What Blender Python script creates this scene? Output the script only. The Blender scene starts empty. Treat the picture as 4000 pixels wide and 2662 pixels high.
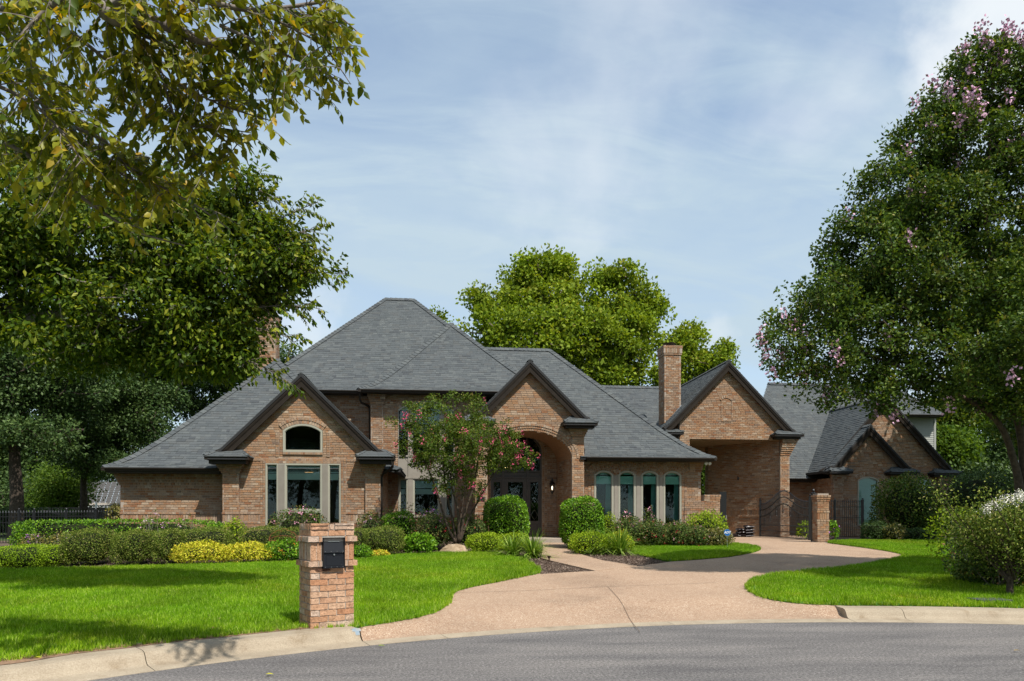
import bpy, math, random
import numpy as np
from mathutils import Vector, Matrix
from mathutils.geometry import delaunay_2d_cdt
rng = np.random.default_rng(7); random.seed(7)
S = bpy.context.scene
COL = S.collection
# ------------------------------------------------------------------ camera
YAW = math.radians(6.0); F_PX = 2800.0; HZ = 2020.0; CAM_Z = 1.55
RX, RY = math.cos(YAW), -math.sin(YAW)      # camera right in world
FX, FY = math.sin(YAW), math.cos(YAW)       # camera forward in world
cd = bpy.data.cameras.new('camera'); cam = bpy.data.objects.new('camera', cd); COL.objects.link(cam)
cd.sensor_width = 36.0; cd.lens = 36.0 * F_PX / 4000.0
cd.shift_y = (HZ - 1331.0) / 4000.0
cd.clip_start = 0.1; cd.clip_end = 2000
cam.location = (0, 0, CAM_Z); cam.rotation_euler = (math.radians(90), 0, -YAW)
S.camera = cam
# ------------------------------------------------------------------ light
SUN_EL = math.radians(54.0)
sx, sy = RX * 0.57 + FX * -0.82, RY * 0.57 + FY * -0.82
n_ = math.hypot(sx, sy); sx /= n_; sy /= n_
SUNV = Vector((sx * math.cos(SUN_EL), sy * math.cos(SUN_EL), math.sin(SUN_EL)))
ld = bpy.data.lights.new('sun', 'SUN'); ld.energy = 4.6; ld.angle = math.radians(0.6); ld.color = (1.0, 0.955, 0.88)
sun = bpy.data.objects.new('sun', ld); COL.objects.link(sun)
sun.rotation_euler = SUNV.to_track_quat('Z', 'Y').to_euler(); sun.location = (10, -10, 30)
W = bpy.data.worlds.new('World'); S.world = W; W.use_nodes = True
nt = W.node_tree; nt.nodes.clear(); N = nt.nodes.new; L = nt.links.new
wo = N('ShaderNodeOutputWorld'); bg = N('ShaderNodeBackground'); L(bg.outputs[0], wo.inputs[0])
sky = N('ShaderNodeTexSky'); sky.sky_type = 'NISHITA'; sky.sun_disc = False
sky.sun_elevation = SUN_EL; sky.sun_rotation = math.atan2(sx, sy); sky.air_density = 1.0; sky.dust_density = 1.0; sky.ozone_density = 0.35
SKY_STRENGTH = 0.15
bg.inputs[1].default_value = SKY_STRENGTH
tc = N('ShaderNodeTexCoord'); sep = N('ShaderNodeSeparateXYZ'); L(tc.outputs['Generated'], sep.inputs[0])
def wmath(op, a, b=None, c=None):
    m = N('ShaderNodeMath'); m.operation = op
    for i, v in enumerate((a, b, c)):
        if v is None: continue
        if isinstance(v, (int, float)): m.inputs[i].default_value = v
        else: L(v, m.inputs[i])
    return m.outputs[0]
zz = wmath('ADD', wmath('MAXIMUM', sep.outputs[2], 0.0), 0.42)
px_ = wmath('DIVIDE', sep.outputs[0], zz); py_ = wmath('DIVIDE', sep.outputs[1], zz)
cmb = N('ShaderNodeCombineXYZ'); L(px_, cmb.inputs[0]); L(py_, cmb.inputs[1])
def cloud(rot, scl, nscale, detail, rough, lo, hi, dist=0.6, loc=(0, 0, 0)):
    mp = N('ShaderNodeMapping'); mp.inputs['Rotation'].default_value = (0, 0, math.radians(rot)); mp.inputs['Scale'].default_value = scl
    mp.inputs['Location'].default_value = loc
    L(cmb.outputs[0], mp.inputs[0])
    nz = N('ShaderNodeTexNoise'); nz.inputs['Scale'].default_value = nscale; nz.inputs['Detail'].default_value = detail
    nz.inputs['Roughness'].default_value = rough; nz.inputs['Distortion'].default_value = dist
    L(mp.outputs[0], nz.inputs['Vector'])
    mr = N('ShaderNodeMapRange'); mr.interpolation_type = 'SMOOTHSTEP'
    mr.inputs[1].default_value = lo; mr.inputs[2].default_value = hi
    L(nz.outputs[0], mr.inputs[0]); return mr.outputs[0]
c1 = cloud(38, (1.0, 2.3, 1), 1.25, 8, 0.56, 0.30, 0.64, 1.1, (3.1, 1.7, 0))      # broad cirrus veil
c2 = cloud(52, (1.0, 3.6, 1), 2.6, 10, 0.62, 0.40, 0.70, 0.9, (0.4, 5.2, 0))     # fine streaks
c3 = cloud(10, (1, 1, 1), 1.5, 8, 0.5, 0.56, 0.70, 0.3, (6.2, 2.6, 0))             # few puffs
low = N('ShaderNodeMapRange'); low.inputs[1].default_value = 0.02; low.inputs[2].default_value = 0.52
low.inputs[3].default_value = 0.78; low.inputs[4].default_value = 0.0; L(sep.outputs[2], low.inputs[0])
veil = wmath('MINIMUM', wmath('ADD', wmath('ADD', wmath('ADD', wmath('MULTIPLY', c1, 0.46), 0.26), wmath('MULTIPLY', c2, 0.27)), wmath('MULTIPLY', low.outputs[0], 0.50)), 0.97)
m1 = N('ShaderNodeMix'); m1.data_type = 'RGBA'; L(veil, m1.inputs[0]); L(sky.outputs[0], m1.inputs[6])
m1.inputs[7].default_value = (2.78, 3.46, 3.95, 1)
def puff(px, py, r, r2, nscale, lo):     # one cumulus at a fixed place in the sky
    d = Vector((RX * (px - 2000) / F_PX + FX, RY * (px - 2000) / F_PX + FY, (HZ - py) / F_PX)).normalized()
    vd = N('ShaderNodeVectorMath'); vd.operation = 'DISTANCE'; L(tc.outputs['Generated'], vd.inputs[0]); vd.inputs[1].default_value = d
    nz = N('ShaderNodeTexNoise'); nz.inputs['Scale'].default_value = nscale; nz.inputs['Detail'].default_value = 8; nz.inputs['Roughness'].default_value = .55; L(tc.outputs['Generated'], nz.inputs['Vector'])
    mr = N('ShaderNodeMapRange'); mr.interpolation_type = 'SMOOTHSTEP'; mr.inputs[1].default_value = r2; mr.inputs[2].default_value = r; L(wmath('ADD', vd.outputs['Value'], wmath('MULTIPLY', wmath('SUBTRACT', nz.outputs[0], .5), lo)), mr.inputs[0]); return mr.outputs[0]
c3 = wmath('MAXIMUM', c3, wmath('MULTIPLY', puff(4060, -20, .02, .17, 11, .30), 2.0)); c3 = wmath('MAXIMUM', c3, puff(1180, 1260, .0, .075, 22, .12)); c3 = wmath('MAXIMUM', c3, wmath('MULTIPLY', puff(2800, 1300, .0, .035, 30, .05), .8))
m2 = N('ShaderNodeMix'); m2.data_type = 'RGBA'; L(wmath('MULTIPLY', c3, 0.45), m2.inputs[0]); L(m1.outputs[2], m2.inputs[6])
m2.inputs[7].default_value = (4.5, 4.75, 4.95, 1)
L(m2.outputs[2], bg.inputs[0])
S.view_settings.view_transform = 'Standard'; S.view_settings.look = 'None'; S.view_settings.exposure = 0.43; S.view_settings.gamma = 1.0
S.view_settings.use_curve_mapping = False
S.render.engine = 'CYCLES'; S.cycles.max_bounces = 6; S.cycles.diffuse_bounces = 3; S.cycles.glossy_bounces = 3
S.cycles.transparent_max_bounces = 12; S.cycles.transmission_bounces = 4; S.cycles.use_denoising = True
S.cycles.sample_clamp_indirect = 6.0; S.cycles.caustics_reflective = False; S.cycles.caustics_refractive = False

# ------------------------------------------------------------------ where a sight line meets the place
def at_depth(px, py, D):
    a = (px - 2000.0) / F_PX * D
    return Vector((RX * a + FX * D, RY * a + FY * D, CAM_Z - (py - HZ) / F_PX * D))
def depth_on_Y(px, Y): return Y / (FY + RY * (px - 2000.0) / F_PX)
def onY(px, py, Y): return at_depth(px, py, depth_on_Y(px, Y))
def X(px, Y): return onY(px, HZ, Y).x
def Z(px, py, Y): return onY(px, py, Y).z
def sstep(a, b, x):
    t = min(1.0, max(0.0, (x - a) / (b - a))); return t * t * (3 - 2 * t)
CX, CY, CR = 4.692, -2.486, 12.518          # cul-de-sac kerb circle
PAN, KB = 0.25, 0.74
def rad(x, y): return math.hypot(x - CX, y - CY)
def ground(x, y):
    u = x * FX + y * FY
    return 0.15 + 0.0387 * (min(max(u - 10.8, 0.0), 14.0))
def G(px, py, h=0.0):
    lo, hi = 3.0, 80.0
    fn = lambda D: (lambda p: p.z - ground(p.x, p.y) - h)(at_depth(px, py, D))
    if fn(hi) > 0: return at_depth(px, py, hi)
    for _ in range(40):
        m = (lo + hi) / 2
        if fn(m) > 0: lo = m
        else: hi = m
    return at_depth(px, py, lo)

# ------------------------------------------------------------------ materials
def mat(name, base=(0.5, 0.5, 0.5), rough=0.7, spec=0.3, metal=0.0, **k):
    m = bpy.data.materials.new(name); m.use_nodes = True; t = m.node_tree
    b = t.nodes['Principled BSDF']; b.inputs['Base Color'].default_value = (*base, 1)
    b.inputs['Roughness'].default_value = rough; b.inputs['Specular IOR Level'].default_value = spec; b.inputs['Metallic'].default_value = metal
    return m
def nodes(m): t = m.node_tree; return t, t.nodes['Principled BSDF'], t.nodes.new, t.links.new
def ramp(t, stops, interp='LINEAR'):
    r = t.nodes.new('ShaderNodeValToRGB'); r.color_ramp.interpolation = interp
    e = r.color_ramp.elements
    while len(e) < len(stops): e.new(0.5)
    for el, (p, c) in zip(e, stops): el.position = p; el.color = (*c, 1)
    return r
def noise(t, scale, detail=3, rough=0.55, vec=None, dist=0.0):
    n = t.nodes.new('ShaderNodeTexNoise'); n.inputs['Scale'].default_value = scale; n.inputs['Detail'].default_value = detail
    n.inputs['Roughness'].default_value = rough; n.inputs['Distortion'].default_value = dist
    if vec is None:
        g = t.nodes.new('ShaderNodeNewGeometry'); vec = g.outputs['Position']
    t.links.new(vec, n.inputs['Vector']); return n
def mul(t, a, b, f=1.0):
    m = t.nodes.new('ShaderNodeMix'); m.data_type = 'RGBA'; m.blend_type = 'MULTIPLY'; m.inputs[0].default_value = f
    t.links.new(a, m.inputs[6]); t.links.new(b, m.inputs[7]); return m.outputs[2]
def mixc(t, fac, a, b):
    m = t.nodes.new('ShaderNodeMix'); m.data_type = 'RGBA'
    for s, v in ((0, fac), (6, a), (7, b)):
        if isinstance(v, tuple): m.inputs[s].default_value = (*v, 1)
        elif isinstance(v, float): m.inputs[s].default_value = v
        else: t.links.new(v, m.inputs[s])
    return m.outputs[2]
def bump(t, b, h, strength=0.3, dist=0.01):
    n = t.nodes.new('ShaderNodeBump'); n.inputs['Strength'].default_value = strength; n.inputs['Distance'].default_value = dist
    t.links.new(h, n.inputs['Height']); t.links.new(n.outputs[0], b.inputs['Normal'])
def grain(name, c0, c1, scale, rough=0.8, bmp=0.25, bd=0.01, detail=4, spec=0.25, blot=None, blot_scale=0.7):
    m = mat(name, c0, rough, spec); t, b, Nn, Ll = nodes(m)
    n = noise(t, scale, detail); r = ramp(t, [(0.3, c0), (0.7, c1)]); Ll(n.outputs[0], r.inputs[0]); c = r.outputs[0]
    if blot:
        n2 = noise(t, blot_scale, 5, 0.6); r2 = ramp(t, [(0.3, blot), (0.65, (1, 1, 1))]); Ll(n2.outputs[0], r2.inputs[0]); c = mul(t, c, r2.outputs[0])
    Ll(c, b.inputs['Base Color'])
    if bmp: bump(t, b, n.outputs[0], bmp, bd)
    return m
def island_rand(t):
    g = t.nodes.new('ShaderNodeNewGeometry'); o = t.nodes.new('ShaderNodeObjectInfo')
    a = t.nodes.new('ShaderNodeMath'); a.operation = 'ADD'; t.links.new(g.outputs['Random Per Island'], a.inputs[0]); t.links.new(o.outputs['Random'], a.inputs[1])
    f = t.nodes.new('ShaderNodeMath'); f.operation = 'FRACT'; t.links.new(a.outputs[0], f.inputs[0]); return f.outputs[0]
def brick_mat(name, gain=0.96):
    m = mat(name, (0.4, 0.25, 0.16), 0.88, 0.15); t, b, Nn, Ll = nodes(m)
    pal = [(0.0, (.345, .215, .135)), (.15, (.37, .215, .125)), (.28, (.36, .24, .165)), (.42, (.40, .275, .19)), (.54, (.33, .185, .11)),
           (.64, (.31, .215, .155)), (.75, (.37, .205, .115)), (.83, (.43, .32, .235)), (.91, (.295, .145, .08)), (.965, (.24, .165, .125)), (.985, (.47, .37, .285))]
    r = ramp(t, [(p, tuple(v * gain * k for v, k in zip(c, (.985, .99, .955)))) for p, c in pal], 'CONSTANT'); Ll(island_rand(t), r.inputs[0])
    n = noise(t, 26, 4, 0.65); r2 = ramp(t, [(0.28, (.62, .60, .58)), (0.55, (1, 1, 1)), (0.78, (1.22, 1.22, 1.22))]); Ll(n.outputs[0], r2.inputs[0])
    n3 = noise(t, 0.5, 4, 0.6); r3 = ramp(t, [(0.3, (.82, .82, .84)), (0.7, (1.06, 1.05, 1.03))]); Ll(n3.outputs[0], r3.inputs[0])
    Ll(mul(t, mul(t, r.outputs[0], r2.outputs[0]), r3.outputs[0]), b.inputs['Base Color'])
    n4 = noise(t, 55, 3, 0.6); bump(t, b, n4.outputs[0], 0.6, 0.008); return m
M = {}
M['brick'] = brick_mat('brick')
M['mortar'] = grain('mortar', (.30, .25, .205), (.38, .325, .27), 40, 0.95, 0.2, 0.004)
M['mortar_grey'] = grain('mortar_grey', (.34, .31, .27), (.42, .38, .33), 60, 0.95, 0.3, 0.004)
def shingle_mat():
    m = mat('shingle', (.1, .1, .1), 0.92, 0.2); t, b, Nn, Ll = nodes(m)
    pal = [(0, (.076, .084, .087)), (.25, (.084, .092, .094)), (.48, (.070, .078, .081)), (.66, (.094, .102, .102)), (.80, (.079, .084, .084)), (.93, (.060, .066, .070))]
    r = ramp(t, pal, 'CONSTANT'); Ll(island_rand(t), r.inputs[0])
    n = noise(t, 90, 2, 0.7); r2 = ramp(t, [(0.3, (.78, .78, .78)), (0.7, (1.2, 1.2, 1.2))]); Ll(n.outputs[0], r2.inputs[0])
    n3 = noise(t, 0.35, 4, 0.6); r3 = ramp(t, [(0.3, (.96, .96, .97)), (0.7, (1.03, 1.03, 1.02))]); Ll(n3.outputs[0], r3.inputs[0])
    Ll(mul(t, mul(t, r.outputs[0], r2.outputs[0]), r3.outputs[0]), b.inputs['Base Color']); bump(t, b, n.outputs[0], 0.5, 0.004); return m
M['shingle'] = shingle_mat()
M['felt'] = mat('roof_felt', (.03, .03, .031), 0.95)
M['trim'] = grain('bronze_trim', (.019, .0145, .011), (.026, .020, .015), 6, 0.7, 0.05, 0.002, 3, 0.12)
M['gutter'] = mat('bronze_gutter', (.022, .017, .013), 0.5, 0.2)
M['soffit'] = mat('dark_soffit', (.04, .034, .028), 0.7)
M['frame'] = mat('window_frame_cream', (.33, .32, .255), 0.45, 0.4)
M['taupe'] = grain('taupe_panel', (.235, .21, .175), (.27, .245, .205), 3, 0.55, 0.03, 0.002)
M['door'] = grain('door_dark_brown', (.045, .033, .026), (.06, .046, .036), 8, 0.4, 0.05, 0.002, 3, 0.5)
M['iron'] = mat('black_iron', (.008, .008, .009), 0.38, 0.5)
M['box'] = mat('black_steel', (.006, .007, .010), 0.42, 0.3)
M['steel'] = mat('bright_metal', (.6, .6, .58), 0.25, 0.5, 1.0)
M['room'] = mat('room_dark', (.035, .03, .025), 0.9)
M['blind'] = mat('blind_white', (.78, .84, .80), 0.6)
M['shade'] = mat('window_shade_teal', (.34, .62, .52), 0.75)
M['curtain'] = mat('curtain_teal', (.25, .52, .48), 0.85)
M['soldierwall'] = M['brick']
M['wood_ceiling'] = grain('wood_ceiling', (.30, .20, .13), (.38, .26, .17), 5, 0.6, 0.05, 0.003)
M['siding'] = mat('grey_siding', (.30, .31, .28), 0.7)
M['bark'] = grain('bark', (.028, .021, .016), (.085, .064, .048), 14, 0.9, 0.8, 0.03, 6)
M['bark_smooth'] = grain('bark_smooth', (.15, .105, .075), (.30, .23, .17), 9, 0.75, 0.3, 0.01, 4)
M['bark_grey'] = grain('bark_grey', (.12, .10, .085), (.24, .205, .18), 18, 0.85, 0.5, 0.01, 5)
def glass_mat():
    m = bpy.data.materials.new('window_glass'); m.use_nodes = True; t = m.node_tree; t.nodes.clear()
    o = t.nodes.new('ShaderNodeOutputMaterial'); mx = t.nodes.new('ShaderNodeMixShader'); tr = t.nodes.new('ShaderNodeBsdfTransparent'); gl = t.nodes.new('ShaderNodeBsdfGlossy')
    fr = t.nodes.new('ShaderNodeFresnel'); fr.inputs[0].default_value = 1.45
    tr.inputs[0].default_value = (.88, .965, .945, 1); gl.inputs['Roughness'].default_value = 0.015; gl.inputs[0].default_value = (.85, .95, .92, 1)
    t.links.new(fr.outputs[0], mx.inputs[0]); t.links.new(tr.outputs[0], mx.inputs[1]); t.links.new(gl.outputs[0], mx.inputs[2]); t.links.new(mx.outputs[0], o.inputs[0]); return m
M['glass'] = glass_mat()
def leaf_mat(name, stops, trans=0.35, tcol=None, rough=0.42, spec=0.35, clump=0.5, cscale=1.6):
    m = bpy.data.materials.new(name); m.use_nodes = True; t = m.node_tree; b = t.nodes['Principled BSDF']; o = t.nodes['Material Output']
    b.inputs['Roughness'].default_value = rough + .08; b.inputs['Specular IOR Level'].default_value = spec * .42
    at = t.nodes.new('ShaderNodeAttribute'); at.attribute_name = 'v'
    r = ramp(t, stops); t.links.new(at.outputs['Fac'], r.inputs[0])
    c = r.outputs[0]
    n = noise(t, cscale, 2); r2 = ramp(t, [(0.35, (1 - clump * .45,) * 3), (0.65, (1 + clump * .25,) * 3)]); t.links.new(n.outputs[0], r2.inputs[0]); c = mul(t, c, r2.outputs[0])
    if name == 'grass_blade':
        n5 = noise(t, .42, 4, .6); r5 = ramp(t, [(.36, (.84, .96, .9)), (.55, (1, 1, 1)), (.70, (1.28, 1.06, 1.1))]); t.links.new(n5.outputs[0], r5.inputs[0]); c = mul(t, c, r5.outputs[0])
        n6 = noise(t, 3.2, 3, .6); r6 = ramp(t, [(.62, (1, 1, 1)), (.74, (1.5, 1.1, 1.6))]); t.links.new(n6.outputs[0], r6.inputs[0]); c = mul(t, c, r6.outputs[0])
    t.links.new(c, b.inputs['Base Color'])
    tl = t.nodes.new('ShaderNodeBsdfTranslucent'); mx = t.nodes.new('ShaderNodeMixShader'); mx.inputs[0].default_value = trans
    tc_ = tcol or (1.25, 1.15, 0.45)
    t.links.new(mul(t, c, ramp(t, [(0, tc_), (1, tc_)]).outputs[0]), tl.inputs[0])
    t.links.new(b.outputs[0], mx.inputs[1]); t.links.new(tl.outputs[0], mx.inputs[2]); t.links.new(mx.outputs[0], o.inputs[0]); return m
M['grass'] = leaf_mat('grass_blade', [(0, (.070, .165, .005)), (.4, (.185, .345, .008)), (.8, (.31, .48, .016)), (1, (.55, .64, .16))], 0.35, (1.2, 1.2, .5), 0.5, 0.25, 0.45, 1.1)
M['dry'] = leaf_mat('dry_grass', [(0, (.20, .13, .06)), (1, (.36, .27, .13))], 0.2, (1, .9, .6), 0.8, 0.1)
M['elm'] = leaf_mat('leaf_elm_olive', [(0, (.06, .10, .010)), (.35, (.155, .185, .016)), (.7, (.28, .28, .022)), (.93, (.42, .36, .05)), (1, (.52, .34, .04))], 0.45, (1.5, 1.3, .3), 0.33, 0.5, 0.3)
M['elm_green'] = leaf_mat('leaf_elm_green', [(0, (.024, .055, .007)), (.45, (.075, .130, .012)), (.8, (.17, .22, .018)), (1, (.32, .32, .035))], 0.38, (1.4, 1.3, .3), 0.38, 0.4, 0.5)
M['oak'] = leaf_mat('leaf_oak_dark', [(0, (.020, .046, .012)), (.5, (.048, .088, .022)), (1, (.115, .17, .050))], 0.18, (1.2, 1.2, .5), 0.4, 0.4, 0.5)
M['bright'] = leaf_mat('leaf_bright', [(0, (.045, .095, .012)), (.5, (.085, .155, .018)), (1, (.15, .22, .03))], 0.4, (1.3, 1.25, .4), 0.45, 0.3, 0.5)
M['syc'] = leaf_mat('leaf_sycamore', [(0, (.08, .14, .010)), (.5, (.19, .27, .020)), (.85, (.28, .35, .035)), (1, (.34, .31, .05))], 0.36, (1.3, 1.2, .4), 0.5, 0.25, 0.6, 0.5)
M['crape'] = leaf_mat('leaf_crape', [(0, (.026, .060, .010)), (.5, (.072, .130, .020)), (.82, (.15, .21, .028)), (1, (.27, .24, .07))], 0.30, (1.3, 1.2, .4), 0.42, 0.4, 0.6)
M['crape_l'] = leaf_mat('leaf_crape_light', [(0, (.035, .070, .008)), (.5, (.085, .14, .016)), (.85, (.16, .21, .03)), (1, (.25, .16, .06))], 0.34, (1.3, 1.2, .4), 0.42, 0.4, 0.5)
M['gloss'] = leaf_mat('leaf_glossy_green', [(0, (.035, .10, .006)), (.5, (.105, .24, .010)), (1, (.26, .43, .03))], 0.25, (1.2, 1.2, .4), 0.3, 0.5, 0.4, 3)
M['boxw'] = leaf_mat('leaf_boxwood_olive', [(0, (.045, .08, .010)), (.5, (.115, .17, .020)), (.85, (.23, .28, .045)), (1, (.38, .34, .12))], 0.25, (1.2, 1.1, .5), 0.45, 0.3, 0.4, 3)
M['boxg'] = leaf_mat('leaf_boxwood_bright', [(0, (.09, .17, .008)), (.5, (.22, .36, .014)), (1, (.38, .52, .03))], 0.3, (1.2, 1.15, .4), 0.45, 0.3, 0.3, 3)
M['yellow'] = leaf_mat('leaf_yellow', [(0, (.24, .27, .015)), (.4, (.52, .52, .03)), (.85, (.74, .68, .08)), (1, (.66, .46, .05))], 0.3, (1.1, 1.0, .4), 0.5, 0.25, 0.3, 3)
M['rose'] = leaf_mat('leaf_rose', [(0, (.03, .065, .014)), (.5, (.085, .14, .030)), (.85, (.17, .22, .05)), (1, (.26, .12, .06))], 0.28, (1.2, 1.1, .5), 0.4, 0.35, 0.4, 3)
M['lime'] = leaf_mat('leaf_lime', [(0, (.11, .19, .008)), (.5, (.23, .35, .014)), (1, (.42, .52, .04))], 0.35, (1.2, 1.1, .4), 0.5, 0.25, 0.3, 3)
M['var'] = leaf_mat('leaf_variegated', [(0, (.04, .06, .02)), (.45, (.12, .14, .03)), (.8, (.28, .22, .05)), (1, (.42, .40, .28))], 0.25, (1.2, 1.1, .5), 0.45, 0.3, 0.3, 3)
M['lirio'] = leaf_mat('leaf_strap', [(0, (.06, .14, .010)), (.5, (.17, .30, .025)), (1, (.38, .48, .12))], 0.25, (1.2, 1.1, .4), 0.35, 0.4, 0.2, 3)
M['bark_brown'] = grain('bark_brown', (.035, .025, .018), (.095, .068, .048), 16, 0.85, 0.4, 0.01, 5)
M['core'] = mat('dark_core', (.018, .022, .010), 0.95, 0.05)  # dark filler colour standing in for the shaded inside of shrubs
for nm, c in (('f_pink', (.52, .07, .15)), ('f_lilac', (.60, .36, .48)), ('f_red', (.50, .015, .035)), ('f_purple', (.36, .12, .42)), ('f_white', (.75, .72, .62)), ('f_orange', (.75, .25, .02)), ('f_mauve', (.55, .25, .33))):
    m = mat(nm, c, 0.6, 0.2); t, b, Nn, Ll = nodes(m)
    at = Nn('ShaderNodeAttribute'); at.attribute_name = 'v'; r = ramp(t, [(0, tuple(x * .7 for x in c)), (1, tuple(min(1, x * 1.25 + .02) for x in c))]); Ll(at.outputs['Fac'], r.inputs[0]); Ll(r.outputs[0], b.inputs['Base Color']); M[nm] = m

# ------------------------------------------------------------------ object helpers
def tag(o, label=None, cat=None, group=None, kind=None):
    for k, v in (('label', label), ('category', cat), ('group', group), ('kind', kind)):
        if v: o[k] = v
    return o
def empty(name, loc=(0, 0, 0), label=None, cat=None, group=None, rz=0.0):
    o = bpy.data.objects.new(name, None); COL.objects.link(o); o.location = loc; o.rotation_euler = (0, 0, rz); o.empty_display_size = 0.2
    return tag(o, label, cat, group)
def link(name, me, m=None, parent=None, world=True, kind=None):
    o = bpy.data.objects.new(name, me); COL.objects.link(o)
    if m is not None and not me.materials:
        for q in (m if isinstance(m, (list, tuple)) else [m]): me.materials.append(q)
    if parent is not None:
        o.parent = parent
        if world:
            off = Vector((0, 0, 0)); p = parent
            while p is not None: off += Vector(p.location); p = p.parent
            o.location = -off
    if kind: o['kind'] = kind
    return o
def np_mesh(name, V, Fc, v=None, smooth=False):
    V = np.asarray(V, np.float32).reshape(-1, 3); Fc = np.asarray(Fc, np.int32); k = Fc.shape[1]
    me = bpy.data.meshes.new(name); me.vertices.add(len(V)); me.vertices.foreach_set('co', V.ravel())
    me.loops.add(Fc.size); me.loops.foreach_set('vertex_index', Fc.ravel()); me.polygons.add(len(Fc))
    me.polygons.foreach_set('loop_start', np.arange(0, Fc.size, k, dtype=np.int32)); me.polygons.foreach_set('loop_total', np.full(len(Fc), k, np.int32))
    if v is not None:
        a = me.attributes.new('v', 'FLOAT', 'POINT'); a.data.foreach_set('value', np.asarray(v, np.float32))
    me.update(calc_edges=True)
    if smooth: me.polygons.foreach_set('use_smooth', np.ones(len(Fc), bool))
    return me
class MB:
    def __init__(s): s.v = []; s.f = []; s.mi = []
    def add(s, vs, fs, mi=0):
        n = len(s.v); s.v += [tuple(p) for p in vs]; s.f += [tuple(i + n for i in q) for q in fs]; s.mi += [mi] * len(fs)
    def box(s, c, a, b, d, mi=0, back=True):            # centre and three half vectors; b is the back direction axis
        c = Vector(c); a = Vector(a); b = Vector(b); d = Vector(d)
        vs = [c + i * a + j * b + k * d for i in (-1, 1) for j in (-1, 1) for k in (-1, 1)]
        fs = [(0, 1, 3, 2), (4, 6, 7, 5), (0, 4, 5, 1), (2, 3, 7, 6), (0, 2, 6, 4), (1, 5, 7, 3)]
        s.add(vs, fs, mi)
    def bx(s, x0, x1, y0, y1, z0, z1, mi=0):
        s.box(((x0 + x1) / 2, (y0 + y1) / 2, (z0 + z1) / 2), ((x1 - x0) / 2, 0, 0), (0, (y1 - y0) / 2, 0), (0, 0, (z1 - z0) / 2), mi)
    def tube(s, pts, r, n=6, mi=0, cap=True):
        pts = [Vector(p) for p in pts]; rs = r if isinstance(r, (list, tuple)) else [r] * len(pts)
        base = len(s.v); prev = None
        for i, p in enumerate(pts):
            d = (pts[min(i + 1, len(pts) - 1)] - pts[max(i - 1, 0)])
            if d.length < 1e-9: d = Vector((0, 0, 1))
            d.normalize()
            if prev is None: u = d.orthogonal().normalized()
            else:
                u = prev - d * prev.dot(d)
                u = u.normalized() if u.length > 1e-6 else d.orthogonal().normalized()
            prev = u; w = d.cross(u)
            for k in range(n):
                a = 2 * math.pi * k / n; s.v.append(tuple(p + (u * math.cos(a) + w * math.sin(a)) * rs[i]))
        for i in range(len(pts) - 1):
            for k in range(n):
                a = base + i * n + k; b = base + i * n + (k + 1) % n; s.f.append((a, b, b + n, a + n)); s.mi.append(mi)
        if cap:
            s.f.append(tuple(base + k for k in reversed(range(n)))); s.mi.append(mi)
            s.f.append(tuple(base + (len(pts) - 1) * n + k for k in range(n))); s.mi.append(mi)
    def prism(s, poly, dvec, mi=0):                      # polygon (3d points) extruded by dvec
        poly = [Vector(p) for p in poly]; n = len(poly); dvec = Vector(dvec)
        fs = [tuple(range(n)), tuple(reversed(range(n, 2 * n)))] + [(i, (i + 1) % n, n + (i + 1) % n, n + i) for i in range(n)]
        s.add(poly + [p + dvec for p in poly], fs, mi)
    def strip(s, A, B, dvec, mi=0):                      # band between two polylines, extruded
        A = [Vector(p) for p in A]; B = [Vector(p) for p in B]; dvec = Vector(dvec); n = len(A)
        for i in range(n - 1): s.prism([A[i], A[i + 1], B[i + 1], B[i]], dvec, mi)
    def cyl(s, p0, p1, r, n=10, mi=0): s.tube([p0, p1], r, n, mi)
    def lathe(s, c, prof, n=12, mi=0):
        base = len(s.v); c = Vector(c)
        for r, z in prof:
            for k in range(n):
                a = 2 * math.pi * k / n; s.v.append((c.x + r * math.cos(a), c.y + r * math.sin(a), c.z + z))
        for i in range(len(prof) - 1):
            for k in range(n):
                a = base + i * n + k; b = base + i * n + (k + 1) % n; s.f.append((a, b, b + n, a + n)); s.mi.append(mi)
        s.f.append(tuple(base + k for k in reversed(range(n)))); s.mi.append(mi)
        s.f.append(tuple(base + (len(prof) - 1) * n + k for k in range(n))); s.mi.append(mi)
    def mesh(s, name, mats=None, smooth=False):
        me = bpy.data.meshes.new(name); me.from_pydata(s.v, [], s.f)
        if mats:
            for q in (mats if isinstance(mats, (list, tuple)) else [mats]): me.materials.append(q)
            if len(me.materials) > 1: me.polygons.foreach_set('material_index', s.mi)
        if smooth: me.polygons.foreach_set('use_smooth', [True] * len(me.polygons))
        me.update(); return me
    def build(s, name, mats, parent=None, smooth=False, kind=None, world=True):
        return link(name, s.mesh(name, mats, smooth), None, parent, world, kind)
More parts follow.
